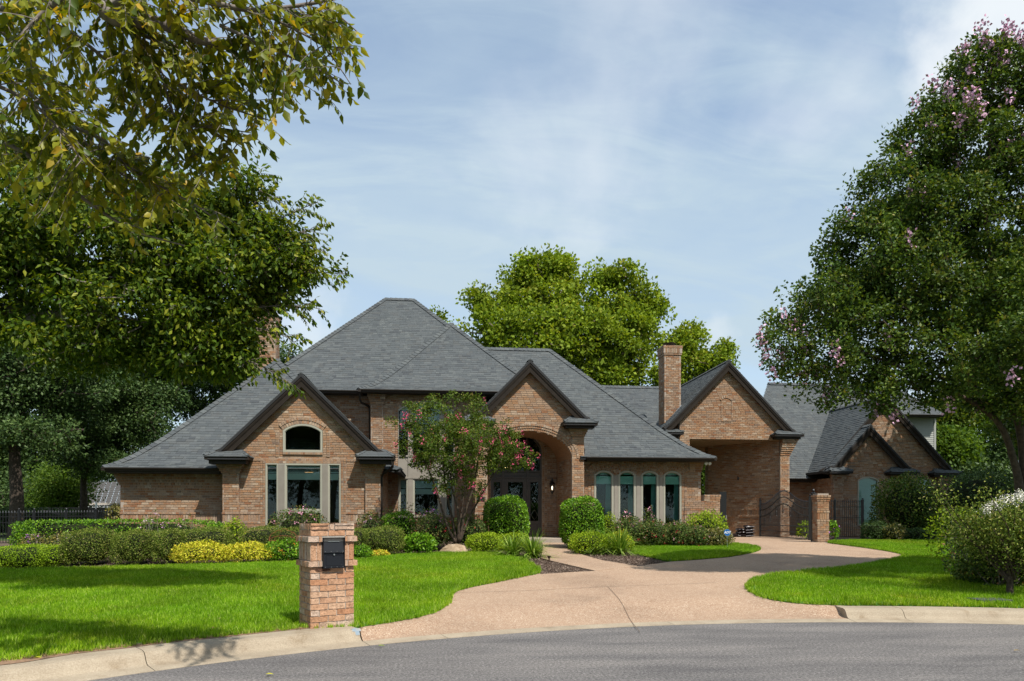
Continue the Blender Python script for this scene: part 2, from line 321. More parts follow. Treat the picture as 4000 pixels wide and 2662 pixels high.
# leaves: every leaf is a folded diamond (two triangles) or, detailed, four triangles
def leaf_arrays(P, D, Nn, Ln, Wd, fold=0.15, detail=False):
    P = np.asarray(P); n = len(P)
    D = D / np.linalg.norm(D, axis=1, keepdims=True); Sd = np.cross(D, Nn); Sd /= np.linalg.norm(Sd, axis=1, keepdims=True) + 1e-9
    Nr = np.cross(Sd, D); Ln = np.broadcast_to(Ln, (n,))[:, None]; Wd = np.broadcast_to(Wd, (n,))[:, None]
    if not detail:
        V = np.stack([P, P + D * Ln * .45 + Sd * Wd * .5 + Nr * Wd * fold, P + D * Ln, P + D * Ln * .45 - Sd * Wd * .5 + Nr * Wd * fold], 1)
        b = np.arange(n)[:, None] * 4; Fc = np.concatenate([b + np.array([[0, 1, 2]]), b + np.array([[0, 2, 3]])], 0)
        return V.reshape(-1, 3), Fc, 4
    V = np.stack([P, P + D * Ln * .28 + Sd * Wd * .5 + Nr * Wd * fold, P + D * Ln * .62 + Sd * Wd * .36 + Nr * Wd * fold * .6, P + D * Ln - Nr * Ln * .10,
                  P + D * Ln * .62 - Sd * Wd * .36 + Nr * Wd * fold * .6, P + D * Ln * .28 - Sd * Wd * .5 + Nr * Wd * fold, P + D * Ln * .5], 1)
    b = np.arange(n)[:, None] * 7
    tr = [(0, 1, 6), (1, 2, 6), (2, 3, 6), (3, 4, 6), (4, 5, 6), (5, 0, 6)]
    Fc = np.concatenate([b + np.array([q]) for q in tr], 0); return V.reshape(-1, 3), Fc, 7
def leaf_obj(name, P, D, Nn, Ln, Wd, m, parent=None, v=None, detail=False, fold=0.15, kind='stuff'):
    n = len(P); V, Fc, k = leaf_arrays(P, D, Nn, Ln, Wd, fold, detail)
    if v is None: v = rng.random(n)
    me = np_mesh(name, V, Fc, np.repeat(v, k)); me.materials.append(m)
    return link(name, me, None, parent, True, kind)
def unit(n): v = rng.normal(size=(n, 3)); return v / np.linalg.norm(v, axis=1, keepdims=True)
# ------------------------------------------------------------------ ground surfaces
def flat(px, py, z):
    return at_depth(px, py, (CAM_Z - z) * F_PX / (py - HZ))
def ang(p): return math.atan2(p[1] - CY, p[0] - CX)
PH_L = ang(flat(1404, 2500, 0.02)); PH_R = ang(flat(3313, 2417, 0.02))      # kerb ends either side of the driveway mouth
def gpts(L_, h=0.0): return [tuple(G(px, py, h).xy) for px, py in L_]
def arc(a0, a1, r, n): return [(CX + r * math.cos(a0 + (a1 - a0) * i / n), CY + r * math.sin(a0 + (a1 - a0) * i / n)) for i in range(n + 1)]
def smooth_line(P, it=2):
    for _ in range(it):
        Q = [P[0]]
        for a, b in zip(P, P[1:]): Q += [(a[0] * .75 + b[0] * .25, a[1] * .75 + b[1] * .25), (a[0] * .25 + b[0] * .75, a[1] * .25 + b[1] * .75)]
        P = Q + [P[-1]]
    return P
L_flare = smooth_line(gpts([(1404, 2447), (1567, 2423), (1686, 2396), (1740, 2369), (1757, 2340), (1762, 2313), (1835, 2292), (1954, 2270), (2043, 2250), (2096, 2242), (2108, 2232), (2090, 2212), (2031, 2185), (1954, 2164), (1864, 2155), (1716, 2161), (1573, 2170), (1383, 2184), (1178, 2194), (891, 2204), (700, 2212), (446, 2218), (127, 2225), (-300, 2235), (-900, 2250)]))
A_OFF = PH_L + 1.35
lawn_L = L_flare + [(-16, 9.0), (-13, 5.0)] + list(reversed(arc(PH_L, A_OFF, CR + KB + 0.03, 30)))[:-1]
i0 = len(smooth_line([(0, 0)] * 11))
R_edge = smooth_line(gpts([(3298, 2363), (3135, 2358), (3016, 2344), (2940, 2318), (2916, 2295), (2927, 2274), (2968, 2255), (3046, 2242), (3164, 2230), (3265, 2222), (3402, 2203), (3491, 2187), (3540, 2174), (3515, 2160), (3402, 2142), (3283, 2127), (3222, 2119), (3300, 2113), (3480, 2112), (3700, 2113), (4100, 2116)]))
lawn_R = R_edge + [(22.5, 16.0), (20, 9.0)] + arc(PH_R - 0.95, PH_R, CR + KB + 0.03, 24)[:-1]
lawn_I = smooth_line(gpts([(2475, 2160), (2463, 2140), (2463, 2122), (2560, 2119), (2700, 2120), (2855, 2122), (2918, 2130), (2957, 2136), (2967, 2146), (2950, 2156), (2855, 2174), (2749, 2183), (2664, 2189), (2618, 2191), (2564, 2181), (2505, 2168), (2475, 2160)]), 1)
def poly_arr(P): return np.array(P + [P[0]], float)
EDGES = [poly_arr(lawn_L), poly_arr(lawn_R)]
def dist_lawn(x, y):
    best = 9.0
    for E in EDGES:
        a = E[:-1]; b = E[1:]; d = b - a; p = np.array([x, y]); t = np.clip(((p - a) * d).sum(1) / ((d * d).sum(1) + 1e-12), 0, 1)
        q = a + d * t[:, None]; best = min(best, math.sqrt((((q - p) ** 2).sum(1)).min()))
    return best
def drive_z(x, y):
    t = rad(x, y) - CR - PAN; g = ground(x, y) - 0.018
    k = sstep(-0.02, 1.7, t); z = 0.016 + (g - 0.016) * k
    if t < 2.2:
        d = dist_lawn(x, y); w = 1 - sstep(0.0, 0.42, d); w *= sstep(-0.02, 0.34, t); z += (g + 0.004 - z) * w
    return z
def in_mouth(x, y):
    a = math.atan2(y - CY, x - CX); return sstep(PH_R - .12, PH_R + .02, a) * (1 - sstep(PH_L - .02, PH_L + .12, a))
def base_z(x, y):
    g = ground(x, y) - 0.08; t = rad(x, y) - CR - PAN
    return g + (min(g, -0.05 + (g + 0.05) * sstep(0.3, 1.9, t)) - g) * in_mouth(x, y)
def resample(P, s):
    out = []
    for a, b in zip(P, P[1:] + P[:1]):
        n = max(1, int(math.dist(a, b) / s)); out += [(a[0] + (b[0] - a[0]) * i / n, a[1] + (b[1] - a[1]) * i / n) for i in range(n)]
    return out
def inside(P, x, y):
    P = np.asarray(P); x = np.asarray(x, float); y = np.asarray(y, float); r = np.zeros(x.shape, bool); j = len(P) - 1
    for i in range(len(P)):
        xi, yi = P[i]; xj, yj = P[j]
        if yi != yj:
            c = ((yi > y) != (yj > y)) & (x < (xj - xi) * (y - yi) / (yj - yi) + xi); r ^= c
        j = i
    return r
def sheet(name, poly, zf, sp, m, fine=None, skirt=0.1, kind='structure', parent=None):
    P = resample(poly, sp if not fine else min(sp, fine[2]))
    Q = [P[0]]
    for p in P[1:]:
        if math.dist(p, Q[-1]) > 0.02: Q.append(p)
    P = Q; xs = [p[0] for p in P]; ys = [p[1] for p in P]
    gx, gy = np.meshgrid(np.arange(min(xs), max(xs), sp), np.arange(min(ys), max(ys), sp)); gx = gx.ravel(); gy = gy.ravel()
    if fine:
        fx, fy = np.meshgrid(np.arange(min(xs), max(xs), fine[2]), np.arange(min(ys), max(ys), fine[2])); fx = fx.ravel(); fy = fy.ravel()
        rr = np.hypot(fx - CX, fy - CY); k = (rr > fine[0]) & (rr < fine[1]); fx, fy = fx[k], fy[k]
        rr = np.hypot(gx - CX, gy - CY); k = (rr <= fine[0]) | (rr >= fine[1]); gx = np.r_[gx[k], fx]; gy = np.r_[gy[k], fy]
    k = inside(P, gx, gy); gx, gy = gx[k], gy[k]
    A = np.array(P); keep = np.ones(len(gx), bool)
    for i in range(0, len(gx), 500):
        d = ((gx[i:i + 500, None] - A[None, :, 0]) ** 2 + (gy[i:i + 500, None] - A[None, :, 1]) ** 2).min(1); keep[i:i + 500] = d > (0.03 if fine else 0.09) ** 2
    pts = [Vector(p) for p in P] + [Vector((a, b)) for a, b in zip(gx[keep], gy[keep])]
    n = len(P); vo, eo, fo, *_ = delaunay_2d_cdt(pts, [], [list(range(n))], 1, 1e-5)
    V = [(p.x, p.y, zf(p.x, p.y)) for p in vo]; Fc = [tuple(f) for f in fo]
    a2 = 0
    for f in Fc:
        p, q, r = V[f[0]], V[f[1]], V[f[2]]; a2 += (q[0] - p[0]) * (r[1] - p[1]) - (q[1] - p[1]) * (r[0] - p[0])
    if a2 < 0: Fc = [f[::-1] for f in Fc]
    me = bpy.data.meshes.new(name); b = len(V)
    if skirt:
        for (x, y) in P: V += [(x, y, zf(x, y)), (x, y, zf(x, y) - skirt)]
        for i in range(n): j = (i + 1) % n; Fc.append((b + 2 * i, b + 2 * i + 1, b + 2 * j + 1, b + 2 * j))
    me.from_pydata(V, [], Fc); me.materials.append(m); me.update()
    return link(name, me, None, parent, True, kind)
# materials of the ground
def asphalt():
    m = mat('asphalt', (.1, .1, .1), 0.9, 0.25); t, b, Nn, Ll = nodes(m)
    n = noise(t, 34, 5, 0.95); r = ramp(t, [(0.38, (.040, .037, .036)), (.5, (.135, .126, .121)), (.58, (.20, .19, .18)), (.68, (.50, .48, .46))]); Ll(n.outputs[0], r.inputs[0])
    mp = Nn('ShaderNodeMapping'); g = Nn('ShaderNodeNewGeometry'); Ll(g.outputs['Position'], mp.inputs[0]); mp.inputs['Rotation'].default_value = (0, 0, .15); mp.inputs['Scale'].default_value = (.35, 1.5, 1)
    n2 = noise(t, 1.1, 5, 0.62, mp.outputs[0]); r2 = ramp(t, [(0.32, (.66, .66, .68)), (.5, (.97, .96, .96)), (.70, (1.26, 1.23, 1.20))]); Ll(n2.outputs[0], r2.inputs[0])
    v = Nn('ShaderNodeTexVoronoi'); v.inputs['Scale'].default_value = 9; Ll(g.outputs['Position'], v.inputs['Vector']); r3 = ramp(t, [(0.05, (.42, .42, .42)), (.10, (1, 1, 1))]); Ll(v.outputs['Distance'], r3.inputs[0])
    Ll(mul(t, mul(t, r.outputs[0], r2.outputs[0]), r3.outputs[0], 1.0), b.inputs['Base Color']); bump(t, b, n.outputs[0], 0.7, 0.006); return m
def aggregate(name):
    m = mat(name, (.4, .3, .2), 0.85, 0.2); t, b, Nn, Ll = nodes(m); g = Nn('ShaderNodeNewGeometry')
    v = Nn('ShaderNodeTexVoronoi'); v.inputs['Scale'].default_value = 75; Ll(g.outputs['Position'], v.inputs['Vector'])
    s = Nn('ShaderNodeSeparateColor'); Ll(v.outputs['Color'], s.inputs[0])
    r = ramp(t, [(0, (.36, .245, .165)), (.22, (.405, .285, .195)), (.45, (.375, .255, .17)), (.62, (.45, .335, .24)), (.80, (.315, .205, .135)), (.91, (.56, .45, .34))], 'CONSTANT'); Ll(s.outputs[0], r.inputs[0])
    r2 = ramp(t, [(0.25, (1, 1, 1)), (0.75, (.74, .71, .68))]); Ll(v.outputs['Distance'], r2.inputs[0])
    n = noise(t, 0.55, 7, 0.68); r3 = ramp(t, [(0.32, (.78, .77, .77)), (.48, (.97, .96, .96)), (.7, (1.08, 1.08, 1.08))]); Ll(n.outputs[0], r3.inputs[0])
    Ll(mul(t, mul(t, r.outputs[0], r2.outputs[0]), r3.outputs[0]), b.inputs['Base Color'])
    iv = Nn('ShaderNodeMath'); iv.operation = 'SUBTRACT'; iv.inputs[0].default_value = 1; Ll(v.outputs['Distance'], iv.inputs[1]); bump(t, b, iv.outputs[0], 0.5, 0.006); return m
def concrete():
    m = mat('kerb_concrete', (.5, .4, .3), 0.85, 0.2); t, b, Nn, Ll = nodes(m)
    n = noise(t, 70, 4, 0.7); r = ramp(t, [(0.3, (.25, .205, .15)), (.55, (.34, .29, .22)), (.75, (.41, .355, .285))]); Ll(n.outputs[0], r.inputs[0])
    mp = Nn('ShaderNodeMapping'); g = Nn('ShaderNodeNewGeometry'); Ll(g.outputs['Position'], mp.inputs[0]); mp.inputs['Scale'].default_value = (1, 1, .25)
    n2 = noise(t, 4, 6, 0.65, mp.outputs[0]); r2 = ramp(t, [(0.28, (.80, .74, .66)), (.45, (1, .98, .95)), (.8, (1.1, 1.1, 1.08))]); Ll(n2.outputs[0], r2.inputs[0])
    n3 = noise(t, 1.0, 4, 0.6); r3 = ramp(t, [(0.35, (.84, .82, .80)), (.65, (1.05, 1.04, 1.03))]); Ll(n3.outputs[0], r3.inputs[0])
    c = mul(t, mul(t, r.outputs[0], r2.outputs[0]), r3.outputs[0])
    Ll(c, b.inputs['Base Color']); bump(t, b, n.outputs[0], 0.4, 0.004); return m
M['asphalt'] = asphalt(); M['agg'] = aggregate('exposed_aggregate'); M['kerb'] = concrete()
M['lawn_soil'] = grain('lawn_undergrowth', (.04, .10, .006), (.075, .17, .010), 45, 0.9, 0.5, 0.02, 4)
M['mulch'] = grain('mulch', (.05, .033, .024), (.17, .12, .09), 38, 0.95, 0.9, 0.03, 5)
M['soil'] = grain('soil', (.16, .095, .055), (.30, .19, .12), 30, 0.95, 0.6, 0.01, 5)
M['far_ground'] = grain('far_ground', (.03, .055, .012), (.07, .10, .02), 3, 0.95, 0, 0)
M['joint'] = mat('joint_dark', (.10, .07, .05), 0.95)
M['porch'] = grain('porch_slab', (.30, .25, .20), (.38, .32, .26), 12, 0.8, 0.1, 0.003)
# road
P = arc(0, 2 * math.pi, CR + 0.02, 160)[:-1]
b_ = MB(); b_.add([(CX, CY, 0)] + [(x, y, 0) for x, y in P], [(0, i + 1, (i + 1) % 160 + 1) for i in range(160)]); b_.build('road', M['asphalt'], kind='structure')
# terrain
rs = list(np.r_[np.arange(CR + KB - 0.12, CR + 3, 0.2), np.arange(CR + 3, CR + 30, 1.0), np.geomspace(CR + 30, 420, 22)]); na = 360
V = []; Fc = []
for r_ in rs:
    for k in range(na):
        a = 2 * math.pi * k / na; x = CX + r_ * math.cos(a); y = CY + r_ * math.sin(a); V.append((x, y, base_z(x, y)))
for i in range(len(rs) - 1):
    for k in range(na): a = i * na + k; b = i * na + (k + 1) % na; Fc.append((a, a + na, b + na, b))
me = bpy.data.meshes.new('ground'); me.from_pydata(V, [], Fc); me.materials.append(M['far_ground']); link('ground', me, None, None, False, 'structure')
# kerb and gutter pieces
def sweep(name, prof, a0, a1, m):
    n = max(2, int(abs(a1 - a0) * CR / 0.12)); V = []; Fc = []; k = len(prof)
    for i in range(n + 1):
        a = a0 + (a1 - a0) * i / n
        for dr, z in prof: V.append((CX + (CR + dr) * math.cos(a), CY + (CR + dr) * math.sin(a), z))
    for i in range(n):
        for j in range(k): q = (j + 1) % k; Fc.append((i * k + j, i * k + q, (i + 1) * k + q, (i + 1) * k + j))
    Fc += [tuple(range(k))[::-1], tuple(n * k + j for j in range(k))]
    me = bpy.data.meshes.new(name); me.from_pydata(V, [], Fc); me.materials.append(m); me.update()
    o = link(name, me, None, None, False, 'structure'); return o
KP = [(0, -.15), (0, .004), (PAN - .02, .018), (PAN + .02, .028), (PAN + .055, .058), (PAN + .085, .105), (PAN + .125, .140), (PAN + .19, .153), (KB - .02, .155), (KB, .14), (KB, -.15)]
g_ = 0.004 / CR
a_c = ang(flat(570, 2597, .02)); step = 3.05 / CR
cuts = [PH_L, a_c]
while cuts[-1] < PH_L + 2.4: cuts.append(cuts[-1] + step)
for a, b in zip(cuts, cuts[1:]): sweep('kerb', KP, a + g_, b - g_, M['kerb'])
cuts = [PH_R, ang(flat(3548, 2421, .02))]
while cuts[-1] > PH_R - 2.4: cuts.append(cuts[-1] - step)
for a, b in zip(cuts, cuts[1:]): sweep('kerb', KP, a - g_, b + g_, M['kerb'])
GP = [(0, -.15), (0, .004), (PAN - .004, .018), (PAN - .004, -.15)]
cuts = [PH_L, ang(flat(1740, 2485, .02)), ang(flat(2640, 2440, .02)), PH_R]
for a, b in zip(cuts, cuts[1:]): sweep('gutter_apron', GP, a - g_, b + g_, M['kerb'])
sweep('joint_bed', [(0.002, -.14), (0.002, -.004), (KB - .03, .0), (KB - .03, -.14)], PH_L + 2.4, PH_R - 2.4, M['joint'])
# blue utility paint dab on the end of the kerb
# driveway
d1 = arc(PH_L - 0.001, PH_R + .001, CR + PAN, 60)
drive = list(reversed(arc(PH_R + .001, PH_L - .001, CR + PAN, 60)))      # from left end to right end
n_fl = next(i for i, p in enumerate(L_flare) if p[0] > gpts([(2100, 2240)])[0][0])
left_side = L_flare[:n_fl + 2]
rt_end = min(range(len(R_edge)), key=lambda i: math.dist(R_edge[i], gpts([(3222, 2119)])[0]))
right_side = R_edge[:rt_end]
drv = drive + right_side + gpts([(3222, 2119), (3230, 2100), (3140, 2087), (2700, 2087), (2790, 2100), (2858, 2106), (2855, 2122), (2918, 2130), (2957, 2136), (2967, 2146), (2950, 2156), (2855, 2174), (2749, 2183), (2664, 2189), (2618, 2192), (2500, 2208), (2490, 2209), (2325, 2228), (2250, 2231), (2112, 2240)]) + list(reversed(left_side))
sheet('driveway', drv, drive_z, 0.5, M['agg'], fine=(CR, CR + 2.6, 0.09))
walk = gpts([(2325, 2228), (2490, 2209), (2357, 2188), (2297, 2172), (2240, 2155), (2217, 2146), (2217, 2119), (2119, 2119), (2121, 2132), (2119, 2150), (2113, 2178), (2149, 2188), (2223, 2205)])
sheet('walkway', walk, lambda x, y: ground(x, y) - 0.012, 0.4, M['agg'])
def ribbon(name, pts, w, zf, m, kind='structure'):
    P = [G(*p) for p in pts]; b = MB(); out = []
    for a, c in zip(P, P[1:]):
        n = max(1, int((c - a).length / .15)); out += [a.lerp(c, i / n) for i in range(n)]
    out.append(P[-1])
    vs = []
    for i, p in enumerate(out):
        d = (out[min(i + 1, len(out) - 1)] - out[max(0, i - 1)]).xy.normalized(); s = Vector((-d.y, d.x)) * w / 2
        for q in (p.xy + s, p.xy - s): vs.append((q.x, q.y, zf(q.x, q.y)))
    b.add(vs, [(2 * i, 2 * i + 1, 2 * i + 3, 2 * i + 2) for i in range(len(out) - 1)]); return b.build(name, m, kind=kind)
ribbon('expansion_joint', [(1772, 2313), (2072, 2304), (2370, 2289), (2696, 2278), (2800, 2273)], 0.012, lambda x, y: drive_z(x, y) + .004, M['joint'])
ribbon('expansion_joint', [(2374, 2290), (2440, 2360), (2500, 2431)], 0.008, lambda x, y: drive_z(x, y) + .004, M['joint'])
# garden beds
bed = [tuple(at_depth(p, HZ, d).xy) for p, d in ((-900, 15.2), (100, 14.8), (900, 16.0), (1500, 17), (1960, 15.0), (2095, 14.6), (2200, 14.8), (2330, 15.6), (2440, 16.5), (2640, 16.9), (2900, 19), (3400, 23.5), (4300, 23.5), (4400, 33), (3000, 31.8), (2700, 27.5), (1000, 28.5), (-900, 26))]
sheet('garden_bed', bed, lambda x, y: ground(x, y) - 0.045, 0.6, M['mulch'], skirt=0)
# lawns: soil sheet plus real blades
sheet('lawn_soil', lawn_L, lambda x, y: ground(x, y), 0.5, M['lawn_soil'], skirt=0.12)
sheet('lawn_soil', lawn_R, lambda x, y: ground(x, y), 0.5, M['lawn_soil'], skirt=0.12)
sheet('lawn_soil', lawn_I, lambda x, y: ground(x, y), 0.5, M['lawn_soil'], skirt=0.12)
def blades(n, size, hmin, hmax, w, lean=0.35, dry=False):
    x = (rng.random(n) - .5) * size; y = (rng.random(n) - .5) * size; a = rng.random(n) * 6.283
    h = hmin + (hmax - hmin) * rng.random(n) ** 1.3; ln = lean * (0.2 + rng.random(n))
    dx = np.cos(a) * ln * h; dy = np.sin(a) * ln * h; b = rng.random(n) * 6.283; wx = np.cos(b) * w / 2; wy = np.sin(b) * w / 2
    o = np.zeros(n)
    V = np.stack([np.stack([x - wx, y - wy, o], 1), np.stack([x + wx, y + wy, o], 1), np.stack([x + dx * .4 + wx * .8, y + dy * .4 + wy * .8, h * .55], 1),
                  np.stack([x + dx * .4 - wx * .8, y + dy * .4 - wy * .8, h * .55], 1), np.stack([x + dx, y + dy, h * .97], 1)], 1)
    k = np.arange(n)[:, None] * 5; Fc = np.concatenate([k + np.array([q]) for q in ((0, 1, 2), (0, 2, 3), (3, 2, 4))])
    return V.reshape(-1, 3), Fc, np.repeat(rng.random(n) ** 1.1, 5)
def source(name, V, Fc, v, m):
    me = np_mesh(name, V, Fc, v); me.materials.append(m); o = bpy.data.objects.new(name, me); return o
def src_collection(name, objs):
    c = bpy.data.collections.new(name)
    for o in objs: c.objects.link(o)
    return c
def scatter(name, P, rz, sc, coll, m, kind='stuff', label=None, tilt=0.0):
    n = len(P); me = bpy.data.meshes.new(name); me.vertices.add(n); me.vertices.foreach_set('co', np.asarray(P, np.float32).ravel())
    a = me.attributes.new('rot', 'FLOAT_VECTOR', 'POINT'); R = np.zeros((n, 3), np.float32); R[:, 2] = rz; R[:, :2] = rng.normal(size=(n, 2)) * tilt; a.data.foreach_set('vector', R.ravel())
    a = me.attributes.new('sc', 'FLOAT', 'POINT'); a.data.foreach_set('value', np.asarray(sc, np.float32))
    a = me.attributes.new('ix', 'INT', 'POINT'); a.data.foreach_set('value', rng.integers(0, len(coll.objects), n).astype(np.int32))
    me.materials.append(m); o = link(name, me, None, None, False, kind)
    g = bpy.data.node_groups.new(name + '_nodes', 'GeometryNodeTree'); g.interface.new_socket('Geometry', in_out='INPUT', socket_type='NodeSocketGeometry'); g.interface.new_socket('Geometry', in_out='OUTPUT', socket_type='NodeSocketGeometry')
    gi = g.nodes.new('NodeGroupInput'); go = g.nodes.new('NodeGroupOutput'); ci = g.nodes.new('GeometryNodeCollectionInfo'); ci.inputs['Collection'].default_value = coll
    ci.inputs['Separate Children'].default_value = True; ci.inputs['Reset Children'].default_value = True
    ip = g.nodes.new('GeometryNodeInstanceOnPoints'); ip.inputs['Pick Instance'].default_value = True
    def attr(nm, ty):
        q = g.nodes.new('GeometryNodeInputNamedAttribute'); q.data_type = ty; q.inputs['Name'].default_value = nm; return q.outputs['Attribute']
    er = g.nodes.new('FunctionNodeEulerToRotation'); g.links.new(attr('rot', 'FLOAT_VECTOR'), er.inputs[0])
    g.links.new(gi.outputs[0], ip.inputs['Points']); g.links.new(ci.outputs[0], ip.inputs['Instance']); g.links.new(attr('ix', 'INT'), ip.inputs['Instance Index'])
    g.links.new(er.outputs[0], ip.inputs['Rotation']); g.links.new(attr('sc', 'FLOAT'), ip.inputs['Scale']); g.links.new(ip.outputs[0], go.inputs[0])
    md = o.modifiers.new('scatter', 'NODES'); md.node_group = g; return o
turf = src_collection('turf_sources', [source('turf', *blades(210, .30, .028, .088, .0062, .42), M['grass']) for _ in range(7)])
tuft = src_collection('tuft_sources', [source('tuft', *blades(44, .07, .035, .095, .006, .55), M['grass']) for _ in range(5)])
dryt = src_collection('dry_sources', [source('dry_tuft', *blades(26, .09, .012, .04, .004, 1.6), M['dry']) for _ in range(4)])
def fill(poly, sp, inset):
    A = np.array(poly); x0, y0 = A.min(0); x1, y1 = A.max(0)
    gx, gy = np.meshgrid(np.arange(x0, x1, sp), np.arange(y0, y1, sp)); gx = gx.ravel() + (rng.random(gx.size) - .5) * sp; gy = gy.ravel() + (rng.random(gy.size) - .5) * sp
    k = inside(poly, gx, gy); gx, gy = gx[k], gy[k]
    E = np.array(resample(poly, .1)); keep = np.ones(len(gx), bool)
    for i in range(0, len(gx), 400): keep[i:i + 400] = ((gx[i:i + 400, None] - E[None, :, 0]) ** 2 + (gy[i:i + 400, None] - E[None, :, 1]) ** 2).min(1) > inset ** 2
    return gx[keep], gy[keep]
def in_view(x, y, mrg=0.35):
    D = x * FX + y * FY; a = (x * RX + y * RY) / np.maximum(D, .1); return (D > 3) & (np.abs(a) < 0.7143 + mrg)
for poly in (lawn_L, lawn_R, lawn_I):
    x, y = fill(poly, .17, .13); k = in_view(x, y) & (np.hypot(x, y) < 34); x, y = x[k], y[k]
    z = np.array([ground(a, b) for a, b in zip(x, y)])
    lumps = 0.92 + 0.22 * np.sin(x * 2.1 + 1.3 * np.sin(y * 1.7)) * np.sin(y * 1.9 + x * .6) * .5 + rng.random(len(x)) * .18
    scatter('grass', np.stack([x, y, z], 1), rng.random(len(x)) * 6.283, lumps, turf, M['grass'])
    E = np.array(resample(poly, .045)); c = E.mean(0); k = in_view(E[:, 0], E[:, 1], .1); E = E[k]
    E = E + rng.normal(size=E.shape) * .022
    z = np.array([ground(a, b) for a, b in E]) - .005
    scatter('grass', np.c_[E, z], rng.random(len(E)) * 6.283, .62 + .5 * rng.random(len(E)), tuft, M['grass'])
# thatch and bare soil along the left kerb
E = np.array(resample(arc(PH_L - .01, PH_L + 1.1, CR + KB + .05, 60), .03)[:-20]); E = E + rng.normal(size=E.shape) * .035; E = E[in_view(E[:, 0], E[:, 1], .1) & (np.hypot(E[:, 0] - CX, E[:, 1] - CY) > CR + KB - .05)]
scatter('dead_grass', np.c_[E, np.full(len(E), .152)], rng.random(len(E)) * 6.283, .6 + .7 * rng.random(len(E)), dryt, M['dry'])
so_ = arc(PH_L + .03, PH_L + .95, 0, 90); inner = []; outer = []
for i in range(91):
    a = PH_L + .03 + .92 * i / 90; w_ = sstep(0, .25, i / 90) * (.10 + .05 * math.sin(i * .31) + .04 * math.sin(i * .83 + 1)); inner.append((CX + (CR + KB - .02 - w_) * math.cos(a), CY + (CR + KB - .02 - w_) * math.sin(a))); outer.append((CX + (CR + KB + .12) * math.cos(a), CY + (CR + KB + .12) * math.sin(a)))
sheet('soil_edge', inner + outer[::-1], lambda x, y: .159, .3, M['soil'], skirt=0)
bp = flat(1376, 2462, .12); b_ = MB(); aB = ang(bp); r0_ = CR + PAN + .145
def kz(dr):
    for (d0, z0), (d1, z1) in zip(KP[3:], KP[4:]):
        if d0 <= dr <= d1: return z0 + (z1 - z0) * (dr - d0) / (d1 - d0)
    return .155
vs = []; 
for j in range(5):
    for i in range(7):
        da = (i - 3) * .0022; dr = PAN + .07 + j * .035; vs.append((CX + (CR + dr - .003) * math.cos(aB + da), CY + (CR + dr - .003) * math.sin(aB + da), kz(dr) + .004))
b_.add(vs, [(j * 7 + i, j * 7 + i + 1, j * 7 + i + 8, j * 7 + i + 7) for j in range(4) for i in range(6) if (i - 2.5) ** 2 / 6.2 + (j - 1.5) ** 2 / 2.4 < 1.0])
b_.build('kerb_paint_mark', grain('blue_paint', (.16, .235, .30), (.33, .30, .25), 22, .8, .2, .003), kind='structure')
lit = src_collection('litter_sources', [source('litter', *(lambda p, n_: (lambda V, Fc, k: (V, Fc, np.full(len(V), .3 + .1 * q)))(*leaf_arrays(p, n_, np.array([[.2, .1, 1.]]), .05, .025, .2, True)))(np.zeros((1, 3)), np.array([[1., .2, .15]])), M['dry']) for q in range(4)])
LP0 = []
for poly, n_ in ((lawn_L, 90), (lawn_R, 50), (lawn_I, 8), (drv, 34)):
    x, y = fill(poly, .35, .03); k = np.flatnonzero(in_view(x, y)); k = rng.choice(k, min(n_, len(k)), replace=False); LP0 += [(a, b, (drive_z(a, b) + .01) if poly is drv else ground(a, b) + .05) for a, b in zip(x[k], y[k])]
scatter('leaf_litter', np.array(LP0), rng.random(len(LP0)) * 6.283, .5 + .6 * rng.random(len(LP0)), lit, M['dry'], tilt=.25)
# mulch chips
def chips(n):
    p = (rng.random((n, 3)) - .5) * np.array([.28, .28, .02]); p[:, 2] += .012; d = unit(n); d[:, 2] *= .35; nn = unit(n); nn[:, 2] += 1.5
    V, Fc, k = leaf_arrays(p, d, nn, .02 + .035 * rng.random(n), .008 + .008 * rng.random(n), .1); return V, Fc, np.repeat(rng.random(n), k)
M['chip'] = leaf_mat('mulch_chip', [(0, (.05, .032, .024)), (.6, (.15, .10, .075)), (1, (.36, .29, .23))], 0.0, None, 0.9, 0.1)
chc = src_collection('chip_sources', [source('chips', *chips(90), M['chip']) for _ in range(4)])
mL = gpts([(2031, 2186), (2100, 2212), (2112, 2232), (2104, 2242), (2250, 2231), (2325, 2228), (2223, 2205), (2149, 2188), (2113, 2178), (2122, 2150), (2100, 2140), (1960, 2160)])
mR = gpts([(2217, 2146), (2297, 2172), (2357, 2188), (2490, 2209), (2618, 2192), (2564, 2181), (2505, 2168), (2475, 2160), (2460, 2140), (2300, 2130), (2220, 2130)])
mF = gpts([(-300, 2233), (127, 2223), (700, 2211), (1383, 2183), (1716, 2160), (1716, 2120), (700, 2130), (-300, 2140)])
PP = []
for q in (mL, mR, mF):
    x, y = fill(q, .2, .05); PP += [(a, b, ground(a, b) - .04) for a, b in zip(x, y)]
scatter('mulch_chips', np.array(PP), rng.random(len(PP)) * 6.283, .8 + .4 * rng.random(len(PP)), chc, M['chip'])
